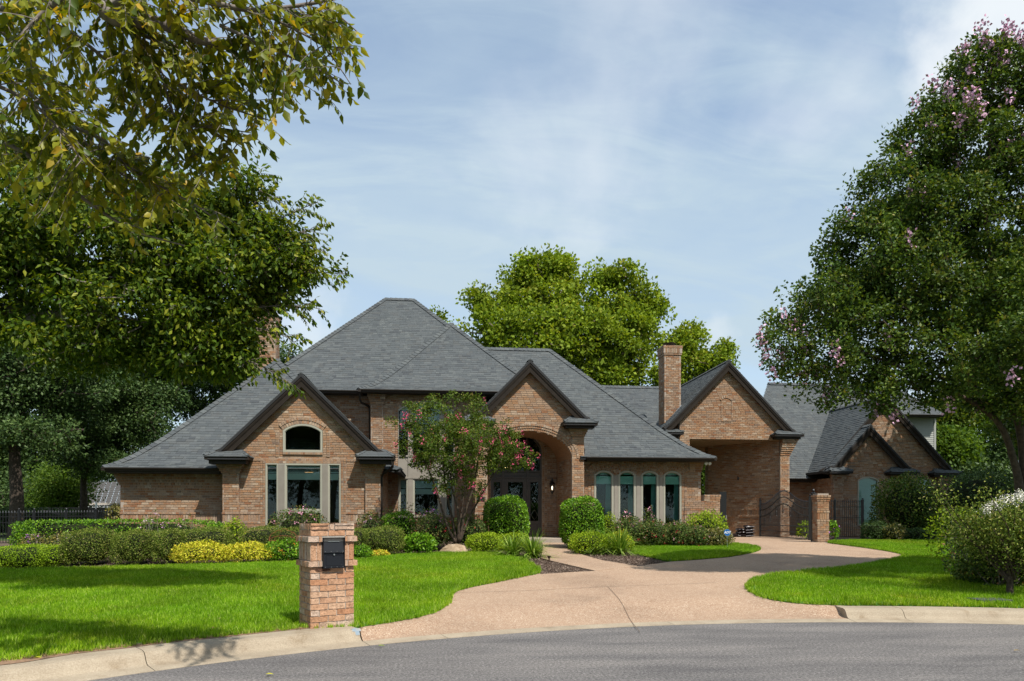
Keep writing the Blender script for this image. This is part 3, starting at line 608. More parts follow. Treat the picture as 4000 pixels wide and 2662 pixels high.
# ------------------------------------------------------------------ brickwork
BL, BH, JT = 0.222, 0.0775, 0.013
def seg_half(w, zs, rise, z):                 # half width of an arched opening at height z
    if z <= zs: return w
    if z >= zs + rise: return None
    r = (w * w + rise * rise) / (2 * rise); zc = zs + rise - r
    return math.sqrt(max(0, r * r - (z - zc) ** 2))
def ell_half(w, zs, rise, z):
    if z <= zs: return w
    if z >= zs + rise: return None
    return w * math.sqrt(max(0, 1 - ((z - zs) / rise) ** 2))
class Wall:
    """plane through O, U horizontal, Nn outward. outline(z)->(u0,u1); holes: list of z->(a,b) or None"""
    def __init__(s, O, U, Nn): s.O = Vector(O); s.U = Vector(U).normalized(); s.N = Vector(Nn).normalized()
    def p(s, u, z, o=0.0): return s.O + s.U * u + Vector((0, 0, z - s.O.z)) + s.N * o
def front(x0, Y, z0=0.0): return Wall((x0, Y, z0), (1, 0, 0), (0, -1, 0))
def clip_holes(iv, holes, z):
    out = [iv]
    for h in holes:
        q = h(z)
        if q is None: continue
        nx = []
        for a, b in out:
            if q[1] <= a or q[0] >= b: nx.append((a, b)); continue
            if q[0] > a: nx.append((a, q[0]))
            if q[1] < b: nx.append((q[1], b))
        out = nx
    return out
PROTO = {}
BRICKS = []      # (centre, half u vec, half n vec, half z vec, full) collected for the single bricks
def put_brick(bm, c, hu, hn, hz, jit=0.0015):
    c = c + hn.normalized() * random.uniform(-jit, jit * 1.6)
    e = 0.0
    v = [c + i * hu + j * hn + k * hz for j in (-1, 1) for i in (-1, 1) for k in (-1, 1)]
    bm.add(v, [(4, 5, 7, 6), (0, 1, 5, 4), (2, 6, 7, 3), (1, 3, 7, 5), (0, 4, 6, 2)])
def rows_for(z0, z1, special=()):
    """running rows from z0 to z1; special: list of (z, kind) where kind 'H' header proud, 'S' soldier, placed from that z"""
    rows = []; z = z0; sp = sorted(special)
    while z < z1 - 0.02:
        if sp and z >= sp[0][0] - BH * .5:
            for kind in sp.pop(0)[1]:
                h = {'H': BH, 'h': BH, 'S': .225, 'R': BH}[kind]; rows.append((z, h, kind)); z += h
            continue
        h = BH if z1 - z - BH > .02 else z1 - z
        rows.append((z, h, 'R')); z += h
    if rows and z1 - z > 1e-4: rows[-1] = (rows[-1][0], z1 - rows[-1][0], rows[-1][2])
    return rows
def brick_wall(bm, mm, wall, outline, z0, z1, holes=(), special=(), depth=0.05, proud=0.0, collect=None, back=0.09):
    k = 0
    for (z, h, kind) in rows_for(z0, z1, special):
        zm = z + h / 2; ol = outline(zm)
        if ol is None or ol[1] - ol[0] < .03: k += 1; continue
        po = proud + {'H': .018, 'h': 0.0, 'S': 0, 'R': 0}[kind]; ln = {'R': BL, 'H': .108, 'h': .108, 'S': BH}[kind]
        for a, b in clip_holes(ol, holes, zm):
            ea = -.018 if (kind == 'H' and a == ol[0]) else 0; eb = .018 if (kind == 'H' and b == ol[1]) else 0
            c = wall.p((a + b) / 2, zm, po - .016 - back / 2); mm.box(c, wall.U * (b - a) / 2, wall.N * back / 2, (0, 0, h / 2))
            u = a + ea; e = b + eb; off = ((k % 2) * .5 + (k * .13) % .2) * ln if kind == 'R' else 0
            first = True
            while u < e - 0.012:
                w = (ln - off if first and off else ln); first = False
                w = min(w, e - u)
                if e - u - w < 0.03: w = e - u
                if w > .02:
                    hh = h - JT; hw = w - JT
                    c = wall.p(u + w / 2, zm, po - depth / 2 + random.uniform(-.002, .003))
                    if collect is not None and kind == 'R' and abs(w - BL) < .001 and collect(u, z): BRICKS.append((wall, u + w / 2, zm, po))
                    else: put_brick(bm, c, wall.U * hw / 2, wall.N * depth / 2, Vector((0, 0, hh / 2)))
                u += w
        k += 1
def ring(bm, mm, wall, uc, fn_pts, bl, off=0.02, depth=.07, bw=BH):
    """bricks laid radially along a curve given as list of (u,z); bl = radial length"""
    P = [Vector((u, z)) for u, z in fn_pts]; Ls = [0]
    for a, b in zip(P, P[1:]): Ls.append(Ls[-1] + (b - a).length)
    n = max(3, round(Ls[-1] / bw)); st = Ls[-1] / n
    def at(s):
        for i in range(len(P) - 1):
            if s <= Ls[i + 1] or i == len(P) - 2:
                t = (s - Ls[i]) / (Ls[i + 1] - Ls[i]); return P[i].lerp(P[i + 1], t), (P[i + 1] - P[i]).normalized()
    for i in range(n):
        p, t = at((i + .5) * st); nn = Vector((-t.y, t.x))
        if nn.y < 0 and abs(t.x) > .01: nn = -nn
        if abs(t.x) <= .01: nn = Vector((math.copysign(1, p.x - uc), 0))
        c2 = p + nn * bl / 2; c = wall.p(c2.x, c2.y, off - depth / 2)
        tu = wall.U * t.x + Vector((0, 0, t.y)); nu = wall.U * nn.x + Vector((0, 0, nn.y))
        put_brick(bm, c, tu * (st - JT) / 2, wall.N * depth / 2, nu * (bl - JT) / 2)
        c = wall.p(c2.x, c2.y, off - .012 - depth / 2); mm.box(c, tu * st / 2 * 1.02, wall.N * depth / 2, nu * bl / 2)
def arc_pts(uc, w, zs, rise, r_add=0.0, n=24, ell=False, full=True):
    out = []
    if ell:
        for i in range(n + 1): a = math.pi - math.pi * i / n; out.append((uc + (w + r_add) * math.cos(a), zs + (rise + r_add) * math.sin(a)))
        return out
    r = (w * w + rise * rise) / (2 * rise); zc = zs + rise - r; a0 = math.asin(min(1, w / r)); a0 = a0 if rise <= r else math.pi - a0
    for i in range(n + 1): a = -a0 + 2 * a0 * i / n; out.append((uc + (r + r_add) * math.sin(a), zc + (r + r_add) * math.cos(a)))
    return out

# ------------------------------------------------------------------ roofs
def prof_h(prof, d):
    for (d0, h0), (d1, h1) in zip(prof, prof[1:]):
        if d <= d1: return h0 + (h1 - h0) * (d - d0) / (d1 - d0)
    (d0, h0), (d1, h1) = prof[-2:]; return h1 + (h1 - h0) / (d1 - d0) * (d - d1)
def mkprof(p):   # bell cast at the eave, then pitch p
    return [(0, 0), (.45, .20 * p), (.95, .58 * p), (1.55, 1.12 * p), (2.4, 1.97 * p), (30, 29.6 * p)]
STRAIGHT = lambda p: [(0, 0), (30, 30 * p)]
SH = []          # single shingles
def roof_face(sm, fm, e0, e1, ze, plan, prof, collect=None, cover=True, exposure=.142, inward=None):
    """eave from e0 to e1 (xy), interior to the left of e0->e1 ; plan polygon in xy"""
    e0 = Vector(e0); e1 = Vector(e1); s = (e1 - e0).normalized(); q = Vector((-s.y, s.x))
    cen = sum((Vector(p) for p in plan), Vector((0, 0))) / len(plan)
    if (cen - e0).dot(q) < 0: q = -q
    pl = [((Vector(p) - e0).dot(s), (Vector(p) - e0).dot(q)) for p in plan]; dmax = max(p[1] for p in pl)
    def P3(u, d, lift=0.0):
        x = e0 + s * u + q * d; return Vector((x.x, x.y, ze + prof_h(prof, d) + lift))
    def span(d):
        xs = []
        for (u0, d0), (u1, d1) in zip(pl, pl[1:] + pl[:1]):
            if (d0 <= d < d1) or (d1 <= d < d0): xs.append(u0 + (u1 - u0) * (d - d0) / (d1 - d0))
        return (min(xs), max(xs)) if len(xs) > 1 else None
    # felt deck in strips
    ds = sorted(set([0.001] + [d for d, _ in prof if 0 < d < dmax] + list(np.linspace(.001, dmax - .001, 10)) + [p[1] for p in pl if 0.001 < p[1] < dmax - .001]))
    for a, b in zip(ds, ds[1:]):
        A = span(a + 1e-4); B = span(b - 1e-4)
        if A and B:
            t = [P3(A[0], a), P3(A[1], a), P3(B[1], b), P3(B[0], b)]
            fm.add(t + [v - Vector((0, 0, .10)) for v in t], [(0, 1, 2, 3), (7, 6, 5, 4), (0, 4, 5, 1), (2, 6, 7, 3), (1, 5, 6, 2), (0, 3, 7, 4)])
    if not cover: return P3
    d = -0.03; row = 0
    while d < dmax:
        sl = (prof_h(prof, max(d, 0) + .05) - prof_h(prof, max(d, 0))) / .05; dd = exposure / math.sqrt(1 + sl * sl)
        sp = span(min(max(d + dd * .5, .002), dmax - .002))
        if sp:
            u, e = sp; u += 0; w0 = True
            while u < e - .01:
                w = random.choice((.10, .14, .17, .17, .21, .26, .32)); 
                if w0: w *= random.uniform(.3, 1); w0 = False
                w = min(w, e - u)
                th = random.choice((.015, .017, .027))
                sg = Vector((0, 0, 1))
                d1 = min(d + dd * 1.25, dmax)
                a0 = P3(u + .002, d, th + .006); a1 = P3(u + w - .002, d, th + .006); b1 = P3(u + w - .002, d1, .006); b0 = P3(u + .002, d1, .006)
                f0 = P3(u + .002, d, .001); f1 = P3(u + w - .002, d, .001)
                if collect is not None and w == .17 and collect(u, d): SH.append((a0, a1, b1, b0, f0, f1))
                else: sm.add([a0, a1, b1, b0, f0, f1], [(0, 1, 2, 3), (4, 5, 1, 0), (4, 0, 3), (5, 2, 1)])
                u += w
        d += dd; row += 1
    return P3
def hip_caps(sm, pts, w=.155):
    """ridge or hip cap tiles along a 3d polyline"""
    pts = [Vector(p) for p in pts]
    for a, b in zip(pts, pts[1:]):
        L_ = (b - a).length; n = max(1, round(L_ / .20)); t = (b - a).normalized(); s = t.cross(Vector((0, 0, 1))).normalized(); up = s.cross(t)
        dr = w * (.92 if abs(t.z) < .15 else .60)
        for i in range(n):
            p = a + (b - a) * (i / n); q = a + (b - a) * ((i + 1.15) / n)
            l0, l1 = .056, .036
            sm.add([p + up * l0, p + s * w + up * (l0 - dr), q + s * w + up * (l1 - dr), q + up * l1, p - s * w + up * (l0 - dr), q - s * w + up * (l1 - dr), p, q],
                   [(0, 3, 2, 1), (0, 4, 5, 3), (0, 1, 6), (0, 6, 4)])
def hipline(e, p, ze, prof, dfun, n=7):
    """3d points along a plan line from eave corner e to p; height by distance dfun(point)"""
    e = Vector(e); p = Vector(p)
    return [(lambda q: (q.x, q.y, ze + prof_h(prof, dfun(q)) + .01))(e.lerp(p, (i / n) ** 1.5)) for i in range(n + 1)]
def gutter(gm, x0, x1, Y, z, ends=True):
    """K style gutter plus dark fascia below, running along x"""
    P = [(0, 0), (-.125, 0), (-.13, -.018), (-.115, -.05), (-.085, -.075), (-.08, -.105), (0, -.105)]
    gm.prism([(x0, Y + a, z + b) for a, b in P], (x1 - x0, 0, 0))
HOUSE = empty('brick_house', (0, 24, 0.7), 'sprawling tan brick house with grey shingled hip roofs and dark gables', 'house')
def hb(name, mb, m, **k): return mb.build(name, m, HOUSE, **k)
bm = MB(); mm = MB(); sm = MB(); fm = MB()    # bricks, mortar, shingles, roof deck

def gable(Y, ap, fl, fr, Yend, name='gable_fascia', fas=.30, both=True, cover_l=True, cover_r=True, Yl=None, Yr=None, curve=True):
    """open gable: ap, fl, fr pixel positions of the outer rake corners on plane Y; roof runs back to Yend"""
    A = onY(*ap, Y); Lf = onY(*fl, Y); Rf = onY(*fr, Y)
    def rake(F_):
        d = F_ - A; P = [A + d * t for t in (0, .5, .8, .93, 1.0)]
        if curve:
            P[3].z += .0; P[4].z += .035; P[4].x += math.copysign(.09, d.x)
        return P
    tm = MB()
    for F_ in (Lf, Rf):
        P = rake(F_); d = (P[1] - P[0]).normalized(); nrm = Vector((-d.z, 0, d.x)); nrm = nrm if nrm.z < 0 else -nrm
        sgn = math.copysign(1, F_.x - A.x)
        def off(pts, o):
            out = []
            for i, p in enumerate(pts):
                q = p + nrm * o
                if i == 0: q = Vector((A.x, Y, A.z - o / abs(nrm.z)))
                out.append(q)
            return out
        sh = lambda pts, dy: [p + Vector((0, dy, 0)) for p in pts]
        tm.strip(sh(off(P, .015), 0), sh(off(P, .13), 0), (0, .05, 0))             # outer moulding
        tm.strip(sh(off(P, .13), .012), sh(off(P, .155), .012), (0, .04, 0))
        tm.strip(sh(off(P, .155), .03), sh(off(P, fas), .03), (0, .05, 0))           # fascia board
        tm.strip(sh(off(P, .02), .045), sh(off(P, .05), .045), (0, .20, 0))           # soffit deck
    hb(name, tm, M['trim'])
    for F_, e, cov in ((Lf, Yl or Yend, cover_l), (Rf, Yr or Yend, cover_r)):
        run = abs(F_.x - A.x); p = (A.z - F_.z) / run
        e0 = (F_.x, Y - .02); e1 = (F_.x, e); plan = [e0, e1, (A.x, e), (A.x, Y - .02)]
        roof_face(sm, fm, e0, e1, F_.z, plan, STRAIGHT(p), cover=cov)
    hip_caps(sm, [(A.x, Y - .02, A.z + .01), (A.x, Yend, A.z + .01)], .12)
    return A, Lf, Rf
def cap_return(px0, px1, py_top, py_g, py_b, Y, out=.42, left=None):
    """little hipped roof with gutter boxed over a corbelled corner pier"""
    x0 = X(px0, Y - out); x1 = X(px1, Y - out); zt = Z(px0, py_top, Y - out * .4); zg = Z(px0, py_g, Y - out); zb = Z(px0, py_b, Y - out)
    tm = MB(); w = x1 - x0
    tm.bx(x0 + .10, x1 - .10, Y - out + .10, Y + .05, zb, zg - .07); gutter(tm, x0 + .10, x1 - .10, Y - out + .10, zg)
    for xs in (x0, x1 - .10): tm.bx(xs, xs + .10, Y - out - .02, Y + .02, zg - .10, zg)
    tm.bx(x0 + .05, x1 - .05, Y - out + .05, Y + .05, zg - .075, zg - .002)
    hb('eave_return', tm, M['gutter'])
    ins = min(.30, w * .25); b = sm
    pl = {'f': ([(x0, Y - out - .02), (x1, Y - out - .02)], [(x0, Y - out - .02), (x1, Y - out - .02), (x1 - ins * 1.2, Y - .02), (x0 + ins * 1.2, Y - .02)])}
    h = zt - zg; pr = STRAIGHT(h / (out * .9))
    roof_face(sm, fm, *pl['f'][0], zg + .005, pl['f'][1], pr)
    pr2 = STRAIGHT(h / (ins * 1.2) * .9)
    for s0, s1 in ((x0, x0 + ins * 1.2), (x1, x1 - ins * 1.2)):
        roof_face(sm, fm, (s0, Y - out - .02), (s0, Y + .02), zg + .005, [(s0, Y - out - .02), (s0, Y + .02), (s1, Y + .02), (s1, Y - .02)], pr2)
    for s0, s1 in ((x0, x0 + ins * 1.2), (x1, x1 - ins * 1.2)): hip_caps(sm, [(s0, Y - out - .02, zg + .02), (s1, Y - .02, zg + h + .0)], .07)
def pier(Y, px0, px1, z0, py_c0, py_c1, grow=.16, proud=.09, steps=4, right=True, left=True, special=()):
    """corner pier standing proud of the wall, with corbelled courses under the eave between pixel rows py_c0 (top) and py_c1"""
    x0, x1 = X(px0, Y), X(px1, Y); zt = Z(px0, py_c0, Y); zc = Z(px0, py_c1, Y)
    w = front(0, Y)
    brick_wall(bm, mm, w, lambda z: (x0, x1), z0, zc, special=special, proud=proud, back=proud + .05)
    for xs, N_ in ((x0, (-1, 0, 0)), (x1, (1, 0, 0))):
        ww = Wall((xs, Y - proud, 0), (0, 1, 0), N_); brick_wall(bm, mm, ww, lambda z: (0.0, proud + .01), z0, zc, back=.02, depth=.03)
    n = steps; hh = (zt - zc) / n
    for i in range(n):
        g = grow * (i + 1) / n; zz0 = zc + i * hh
        a = x0 - (g if left else 0); b = x1 + (g if right else 0)
        brick_wall(bm, mm, w, lambda z: (a, b), zz0, zz0 + hh - .001, special=((zz0, 'h'),) if i % 2 else (), proud=proud + g * .8, back=proud + g * .8 + .03)
        for xs, N_ in ((a, -1), (b, 1)):
            mm.bx(min(xs, xs - N_ * .03), max(xs, xs - N_ * .03), Y - proud - g * .8 + .01, Y + .05, zz0, zz0 + hh)
            nb = 2
            bm.box((xs - N_ * .02, Y - (proud + g * .8) / 2, zz0 + hh / 2), (.024, 0, 0), (0, (proud + g * .8) / 2 - .004, 0), (0, 0, hh / 2 - JT / 2))
def z_of(py, Y, px=2000): return Z(px, py, Y)

# ------------------------------------------------------------------ windows
def extr_frame(outer, inner, Y, d): b = MB(); b.strip([(x, Y, z) for x, z in outer], [(x, Y, z) for x, z in inner], (0, d, 0)); return b
def arch_outline(xc, w, zb, zs, rise, inset=0.0, n=14):
    w2 = w - inset
    if rise <= 0: return [(xc - w2, zb + inset), (xc - w2, zs - inset), (xc + w2, zs - inset), (xc + w2, zb + inset), (xc - w2, zb + inset)]
    A = arc_pts(xc, w, zs, rise, -inset, n); A = [(max(xc - w2, min(xc + w2, x)), z) for x, z in A]
    return [(xc - w2, zb + inset)] + A + [(xc + w2, zb + inset), (xc - w2, zb + inset)]
def window(Y, x0, x1, zb, zs, rise=0.0, fw=.06, proud=.03, blind=None, mats=None):
    """framed pane; zs = spring height (top for rectangles)"""
    xc = (x0 + x1) / 2; w = (x1 - x0) / 2
    o = arch_outline(xc, w, zb, zs, rise); i = arch_outline(xc, w, zb, zs, rise, fw)
    fr = extr_frame(o, i, Y - proud, .09); i2 = arch_outline(xc, w, zb, zs, rise, fw + .018)
    fr.strip([(x, Y - proud + .02, z) for x, z in i], [(x, Y - proud + .02, z) for x, z in i2], (0, .05, 0))
    f = hb('window_frame', fr, M['frame'])
    p = MB(); pts = [(x, Y + .03, z) for x, z in i[:-1]]; p.prism(pts, (0, .008, 0)); p.build('pane', M['glass'], f)
    if blind:
        kind, z0, z1 = blind; b = MB()
        if kind == 'slats':
            zt = zs - fw; n = int((zt - z1) / .045)
            for k in range(n): z = zt - (k + .5) * .045; b.box((xc, Y + .06, z), (w - fw - .01, 0, 0), (0, .012, .014), (0, 0, .0015))
            n = int((z1 - z0) / .016)
            for k in range(n): z = z1 - k * .016; b.box((xc, Y + .06, z), (w - fw - .01, 0, 0), (0, .014, .008), (0, 0, .003))
            b.build('blind', M['blind'], f)
        elif kind == 'full':
            n = int((zs + rise - zb) / .04)
            for k in range(n):
                z = zb + fw + (k + .5) * .04; hw = seg_half(w, zs, rise, z) if rise else w
                if hw and hw > fw + .03: b.box((xc, Y + .09, z), (hw - fw - .01, 0, 0), (0, .012, .016), (0, 0, .0015))
            b.build('blind', M['shade'], f)
        elif kind == 'roman':
            pts = [(x, Y + .075, z) for x, z in arch_outline(xc, w, z1, zs, rise, fw + .005)[:-1]]; pts = [(x, y, max(z, z1)) for x, y, z in pts]
            b.prism(pts, (0, .01, 0)); zt = z1; n = 7
            for k in range(n): z = z1 - (z1 - z0) * (k + .5) / n; b.box((xc, Y + .085 + .006 * (k % 2), z), (w - fw - .008, 0, 0), (0, .014, 0), (0, .0, (z1 - z0) / n * .48))
            b.bx(x0 + fw, x1 - fw, Y + .055, Y + .09, z0 - .02, z0 + .015); b.build('shade', M['shade'], f)
            c = MB(); cw = (x1 - x0) * .24; xr = x1 - fw; n = 6
            V = []
            for k in range(n * 2 + 1): t = k / (n * 2); V.append((xr - cw * (1 - t), Y + .17 + (.025 if k % 2 else -.02)))
            for k in range(n * 2):
                (xa, ya), (xb, yb) = V[k], V[k + 1]; fl = .05
                c.add([(xa - fl * (1 - k / n / 2), ya, zb + .02), (xb - fl * (1 - k / n / 2), yb, zb + .02), (xb, yb, z1), (xa, ya, z1)], [(0, 1, 2, 3)])
            c.build('curtain', M['curtain'], f)
    return f
def room(x0, x1, Y0, Y1, z0, z1):
    b = MB(); b.add([(x0, Y0, z0), (x1, Y0, z0), (x1, Y1, z0), (x0, Y1, z0), (x0, Y0, z1), (x1, Y0, z1), (x1, Y1, z1), (x0, Y1, z1)], [(0, 1, 2, 3), (4, 7, 6, 5), (1, 5, 6, 2), (3, 2, 6, 7), (0, 3, 7, 4)])
    hb('room_interior', b, M['room'])
def rect_hole(a, b, z0, z1): return lambda z: (a, b) if z0 <= z < z1 else None
def arch_hole(xc, w, zb, zs, rise): return lambda z: None if (z < zb or seg_half(w, zs, rise, z) is None) else (xc - seg_half(w, zs, rise, z), xc + seg_half(w, zs, rise, z))

# ================================================================== A. left gabled bay
YA = 23.68; Z0 = 0.55; BAND = ((1.33, 'HSH'),)
aA, lA, rA = gable(YA - .24, (1176, 1460), (849, 1765), (1490, 1768), 26.9)
x0, x1 = X(872, YA), X(1487, YA)
s_l = (aA.z - lA.z) / (aA.x - lA.x); s_r = (aA.z - rA.z) / (rA.x - aA.x)
def gab_outline(a, x0, x1, sl, sr, drop=.12):
    def f(z):
        l = max(x0, a.x - (a.z - drop - z) / sl); r = min(x1, a.x + (a.z - drop - z) / sr); return (l, r) if r > l else None
    return f
wx0, wx1 = X(1038, YA), X(1331, YA); wz1 = Z(1180, 1812, YA); wz0 = Z(1180, 2066, YA)
ux0, ux1 = X(1106, YA), X(1260, YA); uzb = Z(1180, 1767, YA); uzs = Z(1180, 1683, YA); urise = Z(1180, 1657, YA) - uzs; uxc, uw = (ux0 + ux1) / 2, (ux1 - ux0) / 2
wA = front(0, YA); ol = gab_outline(aA, x0, x1, s_l, s_r)
holesA = [rect_hole(wx0, wx1, wz0, wz1), arch_hole(uxc, uw, uzb, uzs, urise)]
brick_wall(bm, mm, wA, ol, Z0 + .006, aA.z, holesA, special=BAND + ((Z(1180, 1800, YA) - .0, 'H'),), collect=lambda u, z: z > 1.75)
fr_b = MB()
for k in range(2):     # brick border beside and over the lower window
    o = .03 + .02 * k; 
    for sgn, xe in ((-1, wx0), (1, wx1)):
        xa, xb = sorted((xe + sgn * (.085 * k), xe + sgn * (.085 * (k + 1)))); brick_wall(bm, mm, wA, lambda z: (xa + .002, xb - .002), Z0, wz1 + .085 * (k + 1), proud=.028 - .01 * k, back=.05)
    n = int((wx1 - wx0 + .17 * k) / .085)
    ring(bm, mm, wA, uxc, [(wx0 - .085 * k, wz1 + .085 * k), (wx1 + .085 * k, wz1 + .085 * k)], .083, .028 - .01 * k, .06, .108)
ring(bm, mm, wA, uxc, arc_pts(uxc, uw, uzs, urise, .005), .115, .02, .07); ring(bm, mm, wA, uxc, arc_pts(uxc, uw, uzs, urise, .123), .10, .035, .08)
ring(bm, mm, wA, uxc, [(ux0, uzb - .085), (ux1, uzb - .085)], .08, .045, .09)
for sgn, xe in ((-1, ux0), (1, ux1)):
    xa, xb = sorted((xe + sgn * .005, xe + sgn * .115)); brick_wall(bm, mm, wA, lambda z: (xa, xb), uzb - .08, uzs + .02, proud=.012, back=.03)
    xa, xb = sorted((xe + sgn * .125, xe + sgn * .235)); brick_wall(bm, mm, wA, lambda z: (xa, xb), uzb - .16, uzs - .05, proud=.022, back=.04)
pier(YA, 872, 936, Z0, 1813, 1850, special=BAND); pier(YA, 1428, 1487, Z0, 1813, 1852, special=BAND)
cap_return(798, 971, 1757, 1783, 1811, YA, .55); cap_return(1390, 1541, 1757, 1783, 1811, YA, .55)
window(YA, ux0, ux1, uzb, uzs, urise, .055)
bz0, bz1 = Z(1180, 1876, YA), Z(1180, 1852, YA)
window(YA, X(1038, YA), X(1087, YA), wz0, wz1, 0, .035, blind=('slats', bz0, bz1)); window(YA, X(1282, YA), X(1331, YA), wz0, wz1, 0, .035, blind=('slats', bz0, bz1))
window(YA, X(1113, YA), X(1259, YA), Z(1180, 1997, YA), wz1, 0, .05, blind=('slats', bz0, bz1)); window(YA, X(1113, YA), X(1259, YA), wz0, Z(1180, 1997, YA), 0, .05)
def fluted(px0, px1, Y, z0, z1, n=6, proud=.05):
    xa, xb = X(px0, Y), X(px1, Y); b = MB(); b.bx(xa, xb, Y - proud + .012, Y + .06, z0, z1); w = (xb - xa) / n
    for k in range(n): b.bx(xa + w * k + w * .14, xa + w * (k + 1) - w * .14, Y - proud, Y - proud + .014, z0 + .04, z1 - .04)
    hb('window_pilaster', b, M['taupe'])
fluted(1087, 1113, YA, wz0, wz1); fluted(1259, 1282, YA, wz0, wz1)
room(wx0 - .5, wx1 + .5, YA + .12, YA + 3.2, .6, wz1 + .02); room(ux0 - .1, ux1 + .1, YA + .12, YA + 1.6, uzb - .05, uzs + urise + .05)
b = MB(); c = onY(1207, 1838, YA + 1.2); b.lathe(c - Vector((0, 0, .1)), [(.02, 0), (.10, .01), (.17, .05), (.20, .11)], 12); ml = mat('lamp_bowl', (.8, .4, .15)); ml.node_tree.nodes['Principled BSDF'].inputs['Emission Color'].default_value = (1, .42, .12, 1); ml.node_tree.nodes['Principled BSDF'].inputs['Emission Strength'].default_value = .7
hb('ceiling_lamp', b, ml)

# ================================================================== B. low left wing
YB = 24.25; xb0, xb1 = X(470, YB), X(875, YB); wB = front(0, YB); zc1 = Z(600, 1896, YB); zc0 = Z(600, 1852, YB)
brick_wall(bm, mm, wB, lambda z: (xb0, xb1), Z0 + .004, zc1, special=BAND)
for i in range(4):
    g = .17 * (i + 1) / 4; hh = (zc0 - zc1) / 4; a_ = zc1 + i * hh; brick_wall(bm, mm, wB, lambda z: (xb0 - g, xb1), a_, a_ + hh - .001, special=((a_, 'h'),), proud=g * .35, back=.1 + g * .35)
    bm.bx(xb0 - g - .002, xb0 - g + .05, YB - g * .35 + .01, YB + 3, a_ + .004, a_ + hh - .006)
ww = Wall((xb0, YB, 0), (0, 1, 0), (-1, 0, 0)); brick_wall(bm, mm, ww, lambda z: (0.0, 8.0), Z0, zc1, special=BAND)
# roof of the left wing: hip pyramid
def solve_peak(px, py, Ye, ze, prof):
    lo, hi = Ye, Ye + 14
    for _ in range(40):
        m = (lo + hi) / 2
        if ze + prof_h(prof, m - Ye) > Z(px, py, m): hi = m
        else: lo = m
    return X(px, lo), lo
PR = mkprof(1.0)
Ye1 = YB - .52; ze1 = Z(600, 1827, Ye1); xL = X(400, Ye1); PR1 = PR
xp, yp = solve_peak(1084, 1406, Ye1, ze1, PR); run = yp - Ye1
print('left peak', xp - xL, run)
sc_ = (xp - xL) / run; PRl = [(d * sc_, h) for d, h in PR]
roof_face(sm, fm, (xL, Ye1), (xp + run, Ye1), ze1, [(xL, Ye1), (xp + run, Ye1), (xp, yp)], PR, collect=lambda u, d: u < 4.6)
roof_face(sm, fm, (xL, Ye1), (xL, yp + run), ze1, [(xL, Ye1), (xp, yp), (xL, yp + run)], PRl)
roof_face(sm, fm, (xp + run, Ye1), (xp + run, yp + run), ze1, [(xp + run, Ye1), (xp, yp), (xp + run, yp + run)], PR)
roof_face(sm, fm, (xL, yp + run), (xp + run, yp + run), ze1, [(xL, yp + run), (xp + run, yp + run), (xp, yp)], PR, cover=False)
hip_caps(sm, hipline((xL, Ye1), (xp, yp), ze1, PR, lambda q: q.y - Ye1)); hip_caps(sm, hipline((xp + run, Ye1), (xp, yp), ze1, PR, lambda q: q.y - Ye1))
gm = MB(); gutter(gm, xL, X(872, Ye1), Ye1 + .02, ze1 - .01); gm.bx(xL, xL + .1, Ye1 - .1, yp + run, ze1 - .11, ze1 - .012); hb('gutter', gm, M['gutter'])
b = MB(); b.bx(xL + .09, xb1, Ye1 + .02, YB + .02, zc0 + .0, zc0 + .05); b.bx(xL + .09, xb1, Ye1 + .022, Ye1 + .06, zc0 + .03, ze1 - .03); b.bx(xL + .09, xb0, YB, YB + 9, zc0, zc0 + .05); hb('soffit', b, M['soffit'])

# ================================================================== C. two storey centre
YR = 27.75; YC = 27.35; YeM = YR - .5
zeM = Z(1320, 1525, YeM); xm, ym = solve_peak(1505, 1168, YeM, zeM, STRAIGHT(1.0)); xm2 = X(1617, ym); runM = ym - YeM
PS = mkprof(1.0)
xm, ym = solve_peak(1505, 1168, YeM, zeM, PS); xm2 = X(1617, ym); runM = ym - YeM; xlM = xm - runM * .93; xrM = xm2 + runM
hq = (xlM + (xm - xlM) * .30, YeM + runM * .30); pM = [(X(1185, YeM), YeM), (xrM, YeM), (xm2, ym), (xm, ym), hq]
roof_face(sm, fm, (xlM, YeM), (xrM, YeM), zeM, pM, PS)
k_ = .93; PSl = [(d * k_, h) for d, h in PS]
roof_face(sm, fm, (xlM, YeM), (xlM, ym + runM), zeM, [hq, (xm, ym), (hq[0], 2 * ym - hq[1])], PSl); roof_face(sm, fm, (xrM, YeM), (xrM, ym + runM), zeM, [(xrM, YeM), (xm2, ym), (xrM, ym + runM)], PS, cover=False)
roof_face(sm, fm, (xlM, ym + runM), (xrM, ym + runM), zeM, [(xlM, ym + runM), (xrM, ym + runM), (xm2, ym), (xm, ym)], PS, cover=False)
hip_caps(sm, hipline(hq, (xm, ym), zeM, PS, lambda q: q.y - YeM)); hip_caps(sm, hipline((xrM, YeM), (xm2, ym), zeM, PS, lambda q: q.y - YeM))
zr = zeM + prof_h(PS, runM) + .01; hip_caps(sm, [(xm, ym, zr), (xm2, ym, zr)])
